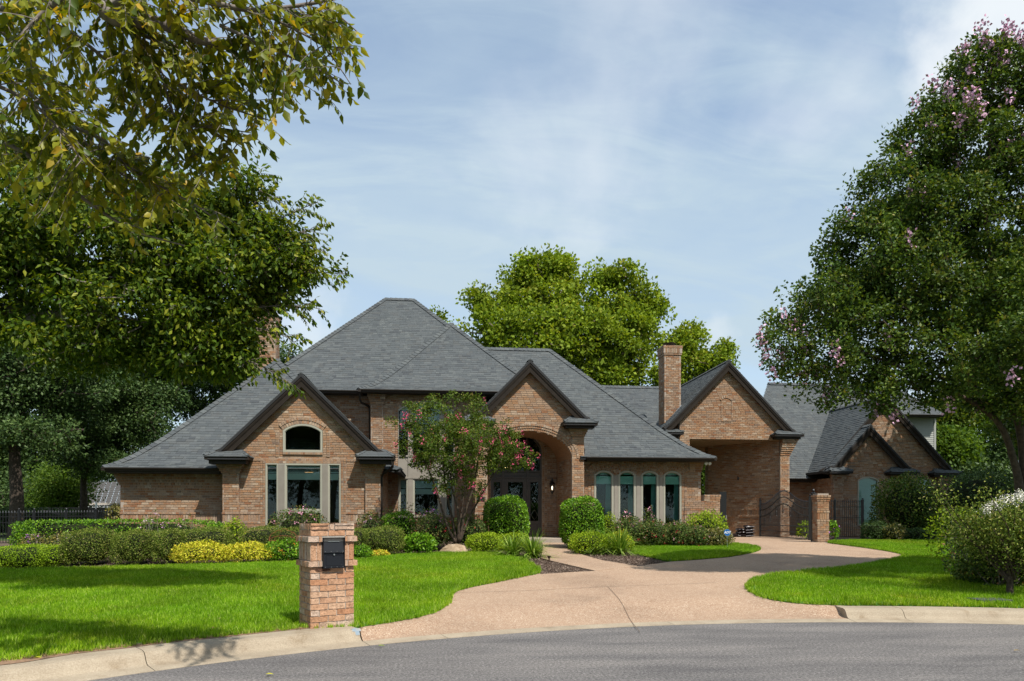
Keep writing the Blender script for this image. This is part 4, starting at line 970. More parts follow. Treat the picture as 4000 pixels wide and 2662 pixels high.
# forward hip
YeC = YC - .55; zeC = Z(1600, 1524, YeC); xc_, yc_ = solve_peak(1761, 1265, YeC, zeC, PS); runC = yc_ - YeC; xlC = X(1400, YeC); xrC = xc_ + runC
print('bay', xc_ - xlC, runC)
roof_face(sm, fm, (xlC, YeC), (xrC, YeC), zeC, [(xlC, YeC), (xrC, YeC), (xc_, yc_)], PS)
for xs in (xlC, xrC): q = abs(xc_ - xs) / runC; roof_face(sm, fm, (xs, YeC), (xs, yc_ + runC), zeC, [(xs, YeC), (xc_, yc_), (xc_, yc_ + .5), (xs, yc_ + .5)], [(d * q, h) for d, h in PS])
hip_caps(sm, hipline((xlC, YeC), (xc_, yc_), zeC, PS, lambda q: q.y - YeC)); hip_caps(sm, hipline((xrC, YeC), (xc_, yc_), zeC, PS, lambda q: q.y - YeC))
gm = MB(); gutter(gm, xlC, xrC, YeC + .02, zeC - .005); gutter(gm, X(1180, YeM), xlC + .4, YeM + .02, zeM - .005); gm.bx(xlC, xlC + .1, YeC - .1, YR, zeC - .11, zeC - .01); hb('gutter', gm, M['gutter'])
b = MB(); zfC = Z(1500, 1541, YC); b.bx(xlC + .1, xrC, YeC + .03, YC + .3, zfC, zfC + .05); b.bx(xlC + .1, xrC, YeC + .025, YeC + .06, zfC + .02, zeC - .03)
b.bx(X(1180, YeM), xlC + .5, YeM + .03, YR + .1, zfC + .0, zfC + .045); b.bx(X(1180, YeM), xlC + .1, YeM + .025, YeM + .06, zfC + .02, zeM - .03); hb('soffit', b, M['soffit'])
wR = front(0, YR); brick_wall(bm, mm, wR, lambda z: (X(1180, YR), X(1445, YR)), 2.5, zfC, special=((zfC - .40, 'H'), ))
xw0, xw1 = X(1555, YC), X(1775, YC); xwc, ww_ = (xw0 + xw1) / 2, (xw1 - xw0) / 2; zsC = Z(1665, 1603, YC); riC = Z(1665, 1568, YC) - zsC; zbC = Z(1665, 2022, YC)
wC = front(0, YC); xC0, xC1 = X(1446, YC), X(1900, YC)
brick_wall(bm, mm, wC, lambda z: (xC0, xC1), Z0 + .002, zfC, [arch_hole(xwc, ww_, zbC, zsC, riC)], special=BAND + ((zfC - .38, 'H'),))
ring(bm, mm, wC, xwc, arc_pts(xwc, ww_, zsC, riC, .005), .115, .02, .07); ring(bm, mm, wC, xwc, arc_pts(xwc, ww_, zsC, riC, .123), .10, .035, .08)
for sgn, xe in ((-1, xw0), (1, xw1)):
    for k in range(2): xa, xb = sorted((xe + sgn * (.005 + .115 * k), xe + sgn * (.11 + .115 * k))); brick_wall(bm, mm, wC, lambda z: (xa, xb), 1.0, zsC, proud=.022 - .01 * k, back=.04)
ww = Wall((xC0, YC, 0), (0, 1, 0), (-1, 0, 0)); brick_wall(bm, mm, ww, lambda z: (0.0, YR - YC), Z0, zfC)
pier(YC, 1449, 1498, Z0, 1541, 1580, grow=.12, proud=.06, special=BAND)
ww = Wall((X(1487, YA), YA, 0), (0, 1, 0), (1, 0, 0)); brick_wall(bm, mm, ww, lambda z: (0.0, YR - YA), Z0, 3.5, special=BAND)
# big stacked window of the centre bay
def sub(px0, px1, py0, py1, fw=.05, **k): return window(YC + .02, X(px0, YC), X(px1, YC), Z(1665, py1, YC), Z(1665, py0, YC), 0, fw, **k)
b = MB()
for a, c in ((1555, 1558), (1594, 1613), (1717, 1738), (1772, 1775)): b.bx(X(a, YC), X(c, YC), YC - .03, YC + .06, zbC, Z(1665, 1603 if a in (1555, 1772) else 1578, YC))
zp0, zp1 = Z(1665, 1868, YC), Z(1665, 1783, YC); b.bx(xw0 + .002, xw1 - .002, YC + .0, YC + .05, zp0, zp1)
for zz in (zp0, zp1, zbC + .03): b.bx(xw0 - .01, xw1 + .01, YC - .045, YC + .06, zz - .03, zz + .03)
hb('window_surround', b, M['taupe'])
o = arch_outline(xwc, ww_, zsC - .02, zsC, riC); i = arch_outline(xwc, ww_, zsC - .02, zsC, riC, .055); hb('window_head', extr_frame(o[1:-2], i[1:-2], YC - .045, .1), M['frame'])
o = arch_outline(xwc, ww_, zp1, zsC, riC, .05); b = MB(); b.prism([(x, YC + .035, z) for x, z in o[:-1]], (0, .008, 0)); hb('pane', b, M['glass'])
bb = MB()
for k in range(16): z = zsC + riC - .12 - k * .05; hw = min(seg_half(ww_, zsC, riC, z) or 0, ww_) - .08; bb.box((xwc, YC + .12, z), (hw, 0, 0), (0, .015, .012), (0, 0, .002))
hb('blind', bb, M['blind'])
zb0, zb1 = Z(1665, 1932, YC), Z(1665, 1912, YC)
for a, c in ((1558, 1594), (1613, 1717), (1738, 1772)): sub(a, c, 1870, 2020, blind=('slats', zb0, zb1))
room(xw0 - .3, xw1 + .3, YC + .14, YC + 3, .7, zp0 + .1); room(xw0 - .3, xw1 + .3, YC + .14, YC + 3, zp1, zsC + riC + .05)
# downspouts
def spout(pts, name='downspout'): b = MB(); b.tube([Vector(p) for p in pts], .045, 4); hb(name, b, M['gutter'])
p = lambda px, py, Y: onY(px, py, Y)
spout([p(1405, 1530, YeC), p(1406, 1562, YC - .4), p(1412, 1574, YC - .3), p(1438, 1586, YC + .12), p(1445, 1596, YC + .2), p(1446, 1722, YC + .2)])
spout([p(1536, 1792, YA - .5), p(1535, 1818, YA - .5), p(1525, 1832, YA - .35), p(1497, 1852, YA - .05), p(1491, 1865, YA - .0), p(1491, 2062, YA - .0)])
# left chimney and vent pipe
def chimney(px0, px1, py0, py1, Y, depth, name='chimney', cap=False):
    x0, x1 = X(px0, Y), X(px1, Y); z0, z1 = Z(px0, py1, Y), Z(px0, py0, Y); cb = MB(); cm = MB(); dep = depth
    for (O, U, N_, wd) in (((x0, Y, 0), (1, 0, 0), (0, -1, 0), x1 - x0), ((x0, Y, 0), (0, 1, 0), (-1, 0, 0), dep), ((x1, Y, 0), (0, 1, 0), (1, 0, 0), dep), ((x0, Y + dep, 0), (1, 0, 0), (0, 1, 0), x1 - x0)):
        w = Wall(O, U, N_); brick_wall(cb, cm, w, lambda z: (0.0, wd), z0, z1 - .42, back=.05)
        brick_wall(cb, cm, w, lambda z: (-.03, wd + .03), z1 - .42, z1 - .42 + BH, proud=.03, back=.08)
        brick_wall(cb, cm, w, lambda z: (-.05, wd + .05), z1 - .34, z1 - .12, special=((z1 - .34, 'S'),), proud=.05, back=.09)
        brick_wall(cb, cm, w, lambda z: (-.06, wd + .06), z1 - .115, z1, proud=.06, back=.1)
    cm.bx(x0 - .05, x1 + .05, Y - .05, Y + dep + .05, z1 - .06, z1 - .01)
    if cap:
        t = MB(); xc, yc = (x0 + x1) / 2, Y + dep / 2; t.bx(xc - .16, xc + .16, yc - .16, yc + .16, z1 - .02, z1 + .10)
        t.lathe((xc, yc, z1 + .07), [(.20, 0), (.34, .10), (.36, .115), (.05, .13)], 4); t.lathe((xc, yc, z1 + .0), [(.22, 0), (.17, .08)], 8)
        o = hb(name, cb, M['brick']); t.build('chimney_cap', M['gutter'], o); cm.build('mortar', M['mortar'], o)
    else:
        o = hb(name, cb, M['brick']); cm.build('mortar', M['mortar'], o)
chimney(1002, 1077, 1221, 1475, 30.2, .7)
b = MB(); q = onY(1140, 1410, 30.0); b.tube([q - Vector((0, 0, .4)), q + Vector((0, 0, .12)), q + Vector((.1, 0, .18))], .05, 8); hb('vent_pipe', b, M['iron'])

# ================================================================== D. dining wing
YD = 25.95; YeD = YD - .55; zeD = Z(2500, 1787, YeD); xrD = X(2797, YeD)
xd, yd = solve_peak(2148, 1368, YeD, zeD, PS); runD = yd - YeD; print('dining', xrD - xd, runD)
xlD = X(2266, 25.5); xdl = X(1700, yd)
roof_face(sm, fm, (xlD, YeD), (xrD, YeD), zeD, [(xlD, YeD), (xrD, YeD), (xd, yd), (xdl, yd), (xdl, YeD + 3.7), (X(2070, 25.5) + .3, YeD + 3.7), (xlD, YeD + 1.3)], PS)
q = (xrD - xd) / runD; roof_face(sm, fm, (xrD, YeD), (xrD, yd + runD), zeD, [(xrD, YeD), (xd, yd), (xrD, yd + runD)], [(d * q, h) for d, h in PS])
roof_face(sm, fm, (xlD, yd + runD), (xrD, yd + runD), zeD, [(xlD, yd + runD), (xrD, yd + runD), (xd, yd), (xdl, yd)], PS, cover=False)
hip_caps(sm, hipline((xrD, YeD), (xd, yd), zeD, PS, lambda q: q.y - YeD)); zr = zeD + prof_h(PS, runD) + .01; hip_caps(sm, [(xdl, yd, zr), (xd, yd, zr)])
gm = MB(); gutter(gm, X(2290, YeD), xrD, YeD + .02, zeD - .005); gm.bx(xrD - .1, xrD, YeD - .1, yd + runD, zeD - .11, zeD - .01); hb('gutter', gm, M['gutter'])
zfD = Z(2500, 1805, YD); xD1 = X(2738, YD); xD0 = X(2262, YD)
b = MB(); b.bx(xD0 + .2, xrD - .1, YeD + .03, YD + .3, zfD, zfD + .05); b.bx(xD0 + .2, xrD - .12, YeD + .025, YeD + .07, zfD + .01, zeD - .03); b.bx(xD1 - .2, xrD - .1, YD + .3, YD + 6, zfD, zfD + .05); hb('soffit', b, M['soffit'])
wins = [(2321, 2395), (2415, 2482), (2504, 2571), (2591, 2661)]
zsD = Z(2490, 1856, YD); riD = Z(2490, 1840, YD) - zsD; zbD = Z(2490, 2070, YD)
wD = front(0, YD); holes = [rect_hole(X(2321, YD), X(2661, YD), zbD, zsD)] + [arch_hole((X(a, YD) + X(c, YD)) / 2, (X(c, YD) - X(a, YD)) / 2, zsD, zsD, riD) for a, c in wins]
brick_wall(bm, mm, wD, lambda z: (xD0, xD1), Z0 + .003, zfD, holes, special=BAND)
ww = Wall((xD1, YD, 0), (0, 1, 0), (1, 0, 0)); brick_wall(bm, mm, ww, lambda z: (0.0, 5.5), Z0, zfD, special=BAND)
for i in range(4):
    g = .09 * (i + 1) / 4 + .01; zt = Z(2700, 1845, YD); hh = (zfD - zt) / 4; a_ = zt + i * hh; brick_wall(bm, mm, wD, lambda z: (X(2694, YD) - g * .3, xD1 + g), a_, a_ + hh - .001, proud=g * .6, back=.1 + g)
for k in range(4):
    last = None
    for (a, c) in wins:
        xa, xb = X(a, YD), X(c, YD); xc = (xa + xb) / 2; half = (X(wins[1][0], YD) - X(wins[0][0], YD)) / 2
        w0 = (xb - xa) / 2; r0 = (w0 * w0 + riD * riD) / (2 * riD); zc = zsD + riD - r0; r = r0 + .006 + k * .088
        lim_l = half if a != wins[0][0] else w0 + .02 + k * .085; lim_r = half if a != wins[-1][0] else w0 + .02 + k * .085
        t0 = -math.asin(min(.99, lim_l / r)); t1 = math.asin(min(.99, lim_r / r))
        ring(bm, mm, wD, xc, [(xc + r * math.sin(t0 + (t1 - t0) * j / 16), zc + r * math.cos(t0 + (t1 - t0) * j / 16)) for j in range(17)], .083, .02 + .012 * (k % 2) + .008 * k, .10)
for sgn, xe in ((-1, X(2321, YD)), (1, X(2661, YD))):
    for k in range(2): xa, xb = sorted((xe + sgn * (.005 + .115 * k), xe + sgn * (.11 + .115 * k))); brick_wall(bm, mm, wD, lambda z: (xa, xb), 1.0, zsD - .05, proud=.022 - .01 * k, back=.04)
z_a, z_b = Z(2490, 1890, YD), Z(2490, 1861, YD)
for a, c in wins: window(YD, X(a, YD), X(c, YD), zbD, zsD, riD, .055, blind=('roman', z_a, z_b))
b = MB()
for (a, c), (a2, c2) in zip(wins, wins[1:]):
    b.bx(X(c, YD) + .002, X(a2, YD) - .002, YD - .02, YD + .05, zbD, zsD + .0); b.bx(X(c, YD) + .045, X(a2, YD) - .045, YD - .032, YD - .02, zbD + .05, zsD - .08)
b.bx(X(2321, YD), X(2661, YD), YD - .05, YD + .05, zbD - .06, zbD - .002); hb('window_pilaster', b, M['taupe'])
room(X(2321, YD) - .3, X(2661, YD) + .3, YD + .2, YD + 4.2, .75, zsD + riD + .04)
b = MB(); Yb = YD + 3.9      # far window of the dining room seen through the glass
xg0, xg1 = X(2422, Yb), X(2438, Yb)
for zz in (1945, 1975, 2000): b = MB(); b.bx(xg0, xg1, Yb, Yb + .03, Z(2430, zz, Yb), Z(2430, zz - 4, Yb)); hb('far_window_bar', b, M['frame'])
# garden wall right of the dining corner
gw = front(0, YD + .0); xG1 = X(2811, YD); zg = Z(2780, 1934, YD)
brick_wall(bm, mm, gw, lambda z: (X(2672, YD) if z < zg - .0 else xD1, xG1), Z0 + .005, zg - .23, special=BAND, proud=.05, back=.3)
for i in range(3): brick_wall(bm, mm, gw, lambda z: (xD1 + .1 + .0 * i, xG1 + .012 * i), zg - .23 + BH * i, zg - .23 + BH * (i + 1), special=((zg - .23 + BH * i, 'h'),) if i == 2 else (), proud=.06 + .015 * i, back=.34)
# ================================================================== E. entry gable
YE = 25.5; aE, lE, rE = gable(YE - .24, (2071, 1407), (1859, 1620), (2297, 1636), 31.2)
sl = (aE.z - lE.z) / (aE.x - lE.x); sr = (aE.z - rE.z) / (rE.x - aE.x)
xe0, xe1 = X(1856, YE), X(2281, YE); wE = front(0, YE)
axc = X(2068, YE); aw = X(2233, YE) - axc; azs = Z(2068, 1790, YE); ari = Z(2068, 1684, YE) - azs
def big_arch(z):
    h = ell_half(aw, azs, ari, z); return None if h is None else (axc - h, axc + h)
brick_wall(bm, mm, wE, gab_outline(aE, xe0, xe1, sl, sr), Z0 + .007, aE.z, [big_arch], special=BAND, back=.12)
for k in range(3): ring(bm, mm, wE, axc, arc_pts(axc, aw, azs, ari, .003 + .088 * k, 40, ell=True), .084, .012 + .022 * k, .10 + .02 * k)
pier(YE, 2234, 2281, Z0, 1671, 1706, grow=.14, proud=.04, special=BAND); pier(YE, 1856, 1903, Z0, 1671, 1706, grow=.14, proud=.04, special=BAND)
cap_return(2202, 2335, 1627, 1650, 1671, YE, .45); cap_return(1800, 1934, 1620, 1643, 1664, YE, .45)
for xs, N_ in ((xe1, 1), (xe0, -1)): ww = Wall((xs, YE, 0), (0, 1, 0), (N_, 0, 0)); brick_wall(bm, mm, ww, lambda z: (0.0, 2.2), Z0, rE.z, special=BAND)
# porch vault: inner walls run back to the door wall
YV = 27.6; xr0, xr1 = axc + aw, X(2174, YV); xl0, xl1 = axc - aw, X(1910, YV)
def slant(xa, ya, xb, yb, z0, z1, facing, special=BAND, target=None):
    O = Vector((xa, ya, 0)); U = Vector((xb - xa, yb - ya, 0)); L_ = U.length; U.normalize(); Nn = Vector((U.y, -U.x, 0)); Nn = Nn if Nn.dot(Vector(facing)) > 0 else -Nn
    brick_wall(bm if target is None else target[0], mm if target is None else target[1], Wall(O, U, Nn), lambda z: (0.0, L_), z0, z1, special=special)
slant(xr0, YE + .06, xr1, YV, Z0, azs + .9, (-1, 0, 0)); slant(xl0, YE + .06, xl1, YV, Z0, azs + .9, (1, 0, 0))
b = MB(); n = 20; A = [(axc - aw * math.cos(math.pi * i / n), azs + ari * math.sin(math.pi * i / n)) for i in range(n + 1)]
B = [((xl1 + xr1) / 2 - (xr1 - xl1) / 2 * math.cos(math.pi * i / n), azs + ari * math.sin(math.pi * i / n)) for i in range(n + 1)]
b.add([(x, YE + .02, z) for x, z in A] + [(x, YV, z) for x, z in B], [(i, i + 1, n + 2 + i, n + 1 + i) for i in range(n)]); hb('porch_vault', b, M['brick'])
xv0, xv1 = X(1917, YV), X(2117, YV); vxc, vw = (xv0 + xv1) / 2, (xv1 - xv0) / 2; vzs = Z(2017, 1765, YV); vri = Z(2017, 1690, YV) - vzs
def in_arch(z):
    h = ell_half(vw, vzs, vri, z); return None if h is None else (vxc - h, vxc + h)
brick_wall(bm, mm, front(0, YV), lambda z: (xl1 - .3, xr1 + .3), Z0, azs + 1.3, [in_arch], special=BAND)
for k in range(2): ring(bm, mm, front(0, YV), vxc, arc_pts(vxc, vw, vzs, vri, .003 + .1 * k, 30, ell=True), .096, .02 + .01 * k, .09)
for sgn, xe in ((-1, xv0), (1, xv1)):
    for k in range(2): xa, xb = sorted((xe + sgn * (.003 + .1 * k), xe + sgn * (.099 + .1 * k))); brick_wall(bm, mm, front(0, YV), lambda z: (xa, xb), .78, vzs, proud=.022 + .008 * k, back=.04)
zfl = Z(2060, 2098, YV); b = MB(); b.bx(xl0, xr0, YE - .55, YV + .2, zfl - .3, zfl); hb('porch_floor', b, M['porch'])
# doors
YD2 = YV + .12; zt = Z(2017, 1870, YD2); ztr = Z(2017, 1839, YD2); b = MB()
def bx(a, c, y0, y1, z0, z1, t=b): t.bx(X(a, YD2), X(c, YD2), YD2 + y0, YD2 + y1, z0, z1)
for a, c in ((1915, 1922), (1960, 1969), (2057, 2064), (2110, 2119)): bx(a, c, -.06, .06, zfl, ztr)
bx(1915, 2119, -.07, .06, zt, zt + .06); bx(1915, 2119, -.08, .06, ztr - .05, ztr)
for a, c in ((1922, 1960), (1969, 2057), (2064, 2110)): bx(a, c, -.0, .04, zt + .06, ztr - .05); bx(a + 5, c - 5, -.02, .0, zt + .10, ztr - .09)
for a, c in ((1963, 1969), (2057, 2063)): bx(a, c, -.05, .05, ztr, vzs + vri * .86)
o = [(vxc + vw * math.cos(math.pi - math.pi * i / 24), vzs + vri * math.sin(math.pi * i / 24)) for i in range(25)]; ii = [(vxc + (vw - .07) * math.cos(math.pi - math.pi * i / 24), vzs + (vri - .07) * math.sin(math.pi * i / 24)) for i in range(25)]
b.strip([(x, YD2 - .05, z) for x, z in o], [(x, YD2 - .05, z) for x, z in ii], (0, .1, 0))
for xs in (xv0, xv1 - .07): b.bx(xs, xs + .07, YD2 - .05, YD2 + .05, ztr, vzs)
hb('entry_frame', b, M['door'])
b = MB(); b.prism([(xv0 + .02, YD2 + .02, ztr)] + [(x, YD2 + .02, z) for x, z in ii] + [(xv1 - .02, YD2 + .02, ztr)], (0, .006, 0)); hb('transom_pane', b, M['glass'])
M['lead'] = mat('lead_came', (.30, .30, .28), .4, .5, .6)
def leaf_door(a, c, name):
    t = MB(); xa, xb = X(a, YD2), X(c, YD2); w = xb - xa; st = min(.15, w * .17); zl = zfl + .62; zh = zt - .14
    for x0_, x1_, z0_, z1_ in ((xa, xa + st, zfl, zt), (xb - st, xb, zfl, zt), (xa + st, xb - st, zfl, zfl + .20), (xa + st, xb - st, zl - .14, zl), (xa + st, xb - st, zh, zt)): t.bx(x0_, x1_, YD2 - .03, YD2 + .02, z0_, z1_)
    t.bx(xa + st, xb - st, YD2 - .005, YD2 + .015, zfl + .20, zl - .14); t.bx(xa + st + .05, xb - st - .05, YD2 - .025, YD2 - .005, zfl + .25, zl - .19)
    d = hb(name, t, M['door']); g = MB(); g.bx(xa + st, xb - st, YD2, YD2 + .006, zl, zh); g.build('leaded_pane', M['glass'], d)
    xc = (xa + xb) / 2; zc = (zl + zh) / 2; r = min((xb - xa) / 2 - st - .02, .22)
    def line(P): k = MB(); k.tube([(x, YD2 - .01, z) for x, z in P], .006, 4); k.build('lead_came', M['lead'], d)
    if w > .6:
        line([(xc - r, zc + .25), (xc, zc + .25 + r), (xc + r, zc + .25), (xc, zc + .25 - r), (xc - r, zc + .25)]); line([(xc - r * .5, zc + .25), (xc, zc + .25 + r * .5), (xc + r * .5, zc + .25), (xc, zc + .25 - r * .5), (xc - r * .5, zc + .25)])
        line([(xc - r, zc - .02), (xc - r * .5, zc + .1), (xc + r * .5, zc + .1), (xc + r, zc - .02)]); line([(xc - r, zc - .02), (xc - r * .6, zc - .2), (xc, zc - .3), (xc + r * .6, zc - .2), (xc + r, zc - .02)])
    else:
        for dz in (-.52, -.02, .48): line([(xc - r, zc + dz), (xc, zc + dz + r * 1.5), (xc + r, zc + dz), (xc, zc + dz - r * 1.5), (xc - r, zc + dz)])
    if w > .6: h = MB(); h.tube([(xa + .08, YD2 - .05, zfl + 1.0), (xa + .08, YD2 - .09, zfl + 1.05), (xa + .08, YD2 - .09, zfl + 1.2), (xa + .08, YD2 - .05, zfl + 1.25)], .012, 6); h.build('door_handle', M['steel'], d)
leaf_door(1969, 2057, 'front_door'); leaf_door(1922, 1960, 'door_sidelight'); leaf_door(2064, 2110, 'door_sidelight')
room(xv0 - .4, xv1 + .4, YD2 + .10, YD2 + 4, zfl, vzs + vri + .1)
bulb = mat('lit_bulb', (1, .8, .5)); q_ = bulb.node_tree.nodes['Principled BSDF']; q_.inputs['Emission Color'].default_value = (1, .62, .25, 1); q_.inputs['Emission Strength'].default_value = 5
ch = empty('chandelier', onY(1980, 1830, YD2 + .9), 'small brass chandelier with lit bulbs behind the arched transom glass', 'chandelier')
b = MB(); Yq = YD2 + .9
for px, py in ((1984, 1812), (1975, 1829), (1982, 1829)): b = MB(); b.lathe(onY(px, py, Yq) - Vector((0, 0, .02)), [(.008, 0), (.022, .015), (.02, .035), (.004, .055)], 8); b.build('bulb', bulb, ch); b = MB(); q = onY(1980, 1800, Yq); b.tube([q + Vector((0, 0, 1.0)), q], .012, 5)
for px, py in ((1984, 1812), (1975, 1829), (1982, 1829)): b.tube([q, q - Vector((0, 0, .2)), onY(px, py, Yq) - Vector((0, 0, .03))], .008, 5)
b.build('chandelier_frame', M['steel'], ch)
# wall lantern
lt = empty('wall_lantern', onY(2157, 1905, YV - .15), 'black iron wall lantern with a lit bulb inside the porch', 'lantern')
b = MB(); c = onY(2157, 1932, YV - .18); b.lathe(c, [(.01, 0), (.03, .03), (.06, .10), (.085, .13)], 8); c2 = c + Vector((0, 0, .13))
for k in range(6): a = k * math.pi / 3; b.tube([c2 + Vector((.08 * math.cos(a), .08 * math.sin(a), 0)), c2 + Vector((.10 * math.cos(a), .10 * math.sin(a), .26))], .006, 4)
b.lathe(c2 + Vector((0, 0, .26)), [(.125, 0), (.10, .05), (.05, .10), (.03, .13), (.02, .20), (.005, .24)], 8)
b.tube([c2 + Vector((0, 0, .40)), c2 + Vector((0, .10, .46)), c2 + Vector((0, .17, .30))], .012, 5); b.lathe(c2 + Vector((0, .165, .15)), [(.05, 0), (.05, .25)], 6)
b.build('lantern_frame', M['iron'], lt)
bw = mat('lantern_bulb', (1, .95, .85)); q_ = bw.node_tree.nodes['Principled BSDF']; q_.inputs['Emission Color'].default_value = (1, .86, .62, 1); q_.inputs['Emission Strength'].default_value = 2.2
b = MB(); b.lathe(c2 + Vector((0, 0, .04)), [(.012, 0), (.02, .05), (.028, .09), (.02, .13), (.004, .16)], 8); b.build('bulb', bw, lt)
# address plaque
pq = empty('address_plaque', onY(1882, 1948, YE), 'small dark plaque on the brick pier left of the porch', 'plaque')
b = MB(); b.bx(X(1863, YE - .05), X(1894, YE - .05), YE - .075, YE - .045, Z(1880, 1956, YE - .05), Z(1880, 1941, YE - .05)); b.build('plate', M['iron'], pq)
b = MB(); x0_, x1_ = X(1865, YE - .05), X(1892, YE - .05); z0_, z1_ = Z(1880, 1955, YE - .05), Z(1880, 1942, YE - .05)
for a0, a1, b0, b1 in ((x0_, x1_, z0_, z0_ + .008), (x0_, x1_, z1_ - .008, z1_), (x0_, x0_ + .008, z0_, z1_), (x1_ - .008, x1_, z0_, z1_)): b.bx(a0, a1, YE - .08, YE - .074, b0, b1)
b.build('rim', mat('worn_bronze', (.12, .12, .11), .5), pq)

# ================================================================== F. roof behind the dining wing and second chimney
YeF = 31.4; zeF = 4.3; xf, yf = solve_peak(2450, 1512, YeF, zeF, STRAIGHT(.95)); xa, xb = X(2290, yf), X(2640, yf)
roof_face(sm, fm, (xa, YeF), (xb, YeF), zeF, [(xa, YeF), (xb - 1.3, YeF), (xb, yf), (xa, yf)], STRAIGHT(.95)); hip_caps(sm, [(xa, yf, zeF + .95 * (yf - YeF) + .01), (xb, yf, zeF + .95 * (yf - YeF) + .01)])
roof_face(sm, fm, (xa, yf * 2 - YeF), (xb, yf * 2 - YeF), zeF, [(xa, yf * 2 - YeF), (xb, yf * 2 - YeF), (xb, yf), (xa, yf)], STRAIGHT(.95), cover=False)
chimney(2595, 2660, 1350, 1790, 31.1, .82, cap=True)
b = MB(); b.tube([onY(2662, 1583, 31.05), onY(2640, 1610, 31.0), onY(2604, 1650, 30.95)], .022, 4); hb('flashing', b, mat('galvanised_flashing', (.16, .18, .20), .6, .3))

# ================================================================== G. porte cochere
YP = 30.35; aP, lP, rP = gable(YP - .24, (2847, 1410), (2597, 1672), (3103, 1686), 37.5)
sl = (aP.z - lP.z) / (aP.x - lP.x); sr = (aP.z - rP.z) / (rP.x - aP.x); xp0, xp1 = X(2655, YP), X(3082, YP); zlin = Z(2850, 1716, YP); Z0P = .55
xi0, xi1 = X(2694, YP), X(3050, YP)
brick_wall(bm, mm, front(0, YP), gab_outline(aP, xp0, xp1, sl, sr), Z0P, aP.z, [rect_hole(xi0, xi1, 0, zlin)], special=((1.55, 'HSH'),), back=.2)
# blind niche in the gable
nxc = X(2837, YP); nw = X(2857, YP) - nxc; nz0, nz1 = Z(2837, 1641, YP), Z(2837, 1567, YP)
ring(bm, mm, front(0, YP), nxc, [(nxc - nw, nz0), (nxc - nw, nz1)], -.05, .02, .05, .1); ring(bm, mm, front(0, YP), nxc, [(nxc + nw, nz0), (nxc + nw, nz1)], .05, .02, .05, .1)
ring(bm, mm, front(0, YP), nxc, arc_pts(nxc, nw, nz1, .12), .10, .03, .06); ring(bm, mm, front(0, YP), nxc, [(nxc - nw, nz0 - .08), (nxc + nw, nz0 - .08)], .08, .03, .06)
pier(YP, 3046, 3082, Z0P, 1716, 1780, grow=.30, proud=.05, steps=8, left=False)
cap_return(3027, 3141, 1680, 1696, 1714, YP, .42); cap_return(2598, 2671, 1678, 1688, 1703, YP, .42)
Wq = at_depth(2766, 1741, 34.6)                                      # back end of the slanting inner wall
slant(xi1, YP + .15, Wq.x, Wq.y, Z0P, zlin, (-1, -1, 0), special=((1.55, 'HSH'),))
Wq2 = at_depth(2754, 1741, 34.9)
slant(Wq.x, Wq.y, Wq2.x, Wq2.y, Z0P, zlin, (-1, -1, 0))
ww = Wall((xp1, YP, 0), (0, 1, 0), (1, 0, 0)); brick_wall(bm, mm, ww, lambda z: (0.0, 4.0), Z0P, rP.z)
b = MB(); b.add([(xi0, YP + .1, zlin - .02), (xi1, YP + .1, zlin - .02), (Wq2.x + 1.5, Wq2.y + .3, zlin - .02), (Wq2.x - 2.6, Wq2.y + .3, zlin - .02)], [(0, 1, 2, 3)]); hb('porch_ceiling', b, M['wood_ceiling'])
b = MB()
for k in range(9): t = k / 8; y0 = YP + .3 + t * 4; b.bx(xi0 - 1.5 * t, xi1 - 2.0 * t, y0, y0 + .02, zlin - .032, zlin - .021)
hb('ceiling_batten', b, M['soffit'])
bmx = at_depth(2767, 1741, 34.8); w_ = Wall((bmx.x - 3.2, bmx.y + .1, 0), (1, 0, 0), (0, -1, 0)); brick_wall(bm, mm, w_, lambda z: (0.0, 3.2), zlin - .62, zlin - .02)
# dark metal service gate beside the garden wall
gt = empty('metal_door', tuple(onY(2825, 2075, YD + .9)), 'tall dark metal door standing open between garden wall and brick passage', 'door')
b = MB(); Yg = YD + .9; b.bx(X(2812, Yg), X(2838, Yg), Yg, Yg + .06, ground(7, Yg) - .05, Z(2825, 1922, Yg)); b.bx(X(2812, Yg) + .03, X(2838, Yg) - .03, Yg - .012, Yg, .9, Z(2825, 1932, Yg)); b.build('panel', M['iron'], gt)
b = MB(); b.bx(X(2838, Yg) - .05, X(2838, Yg), Yg - .04, Yg - .012, 1.45, 1.62); b.build('lock_plate', mat('aged_plate', (.14, .14, .12), .5), gt)
# right hand front: lower front wall and slopes behind
YS = 32.6; xs0, xs1 = X(3060, YS), X(3196, YS); zes = Z(3120, 1869, YS - .5)
brick_wall(bm, mm, front(0, YS), lambda z: (xs0, xs1), Z0P, zes - .05, special=((1.55, 'HSH'),))
YeS = YS - .5; PSs = STRAIGHT(1.02); xq, yq = solve_peak(3240, 1504, YeS, zes, PSs); print('garage run', yq - YeS)
xL2 = X(2880, YeS); xR2 = X(3492, yq)
roof_face(sm, fm, (xL2, YeS), (xR2, YeS), zes, [(xL2, YeS), (X(3500, YeS), YeS), (xR2, yq), (X(3000, yq), yq)], PSs)
hip_caps(sm, [(X(3000, yq), yq, zes + 1.02 * (yq - YeS) + .02), (xR2, yq, zes + 1.02 * (yq - YeS) + .02)])
gm = MB(); gutter(gm, xs0, xs1, YeS + .02, zes - .005); hb('gutter', gm, M['gutter'])
b = MB(); b.bx(xs0, xs1, YeS + .03, YS + .1, zes - .17, zes - .11); hb('soffit', b, M['soffit'])

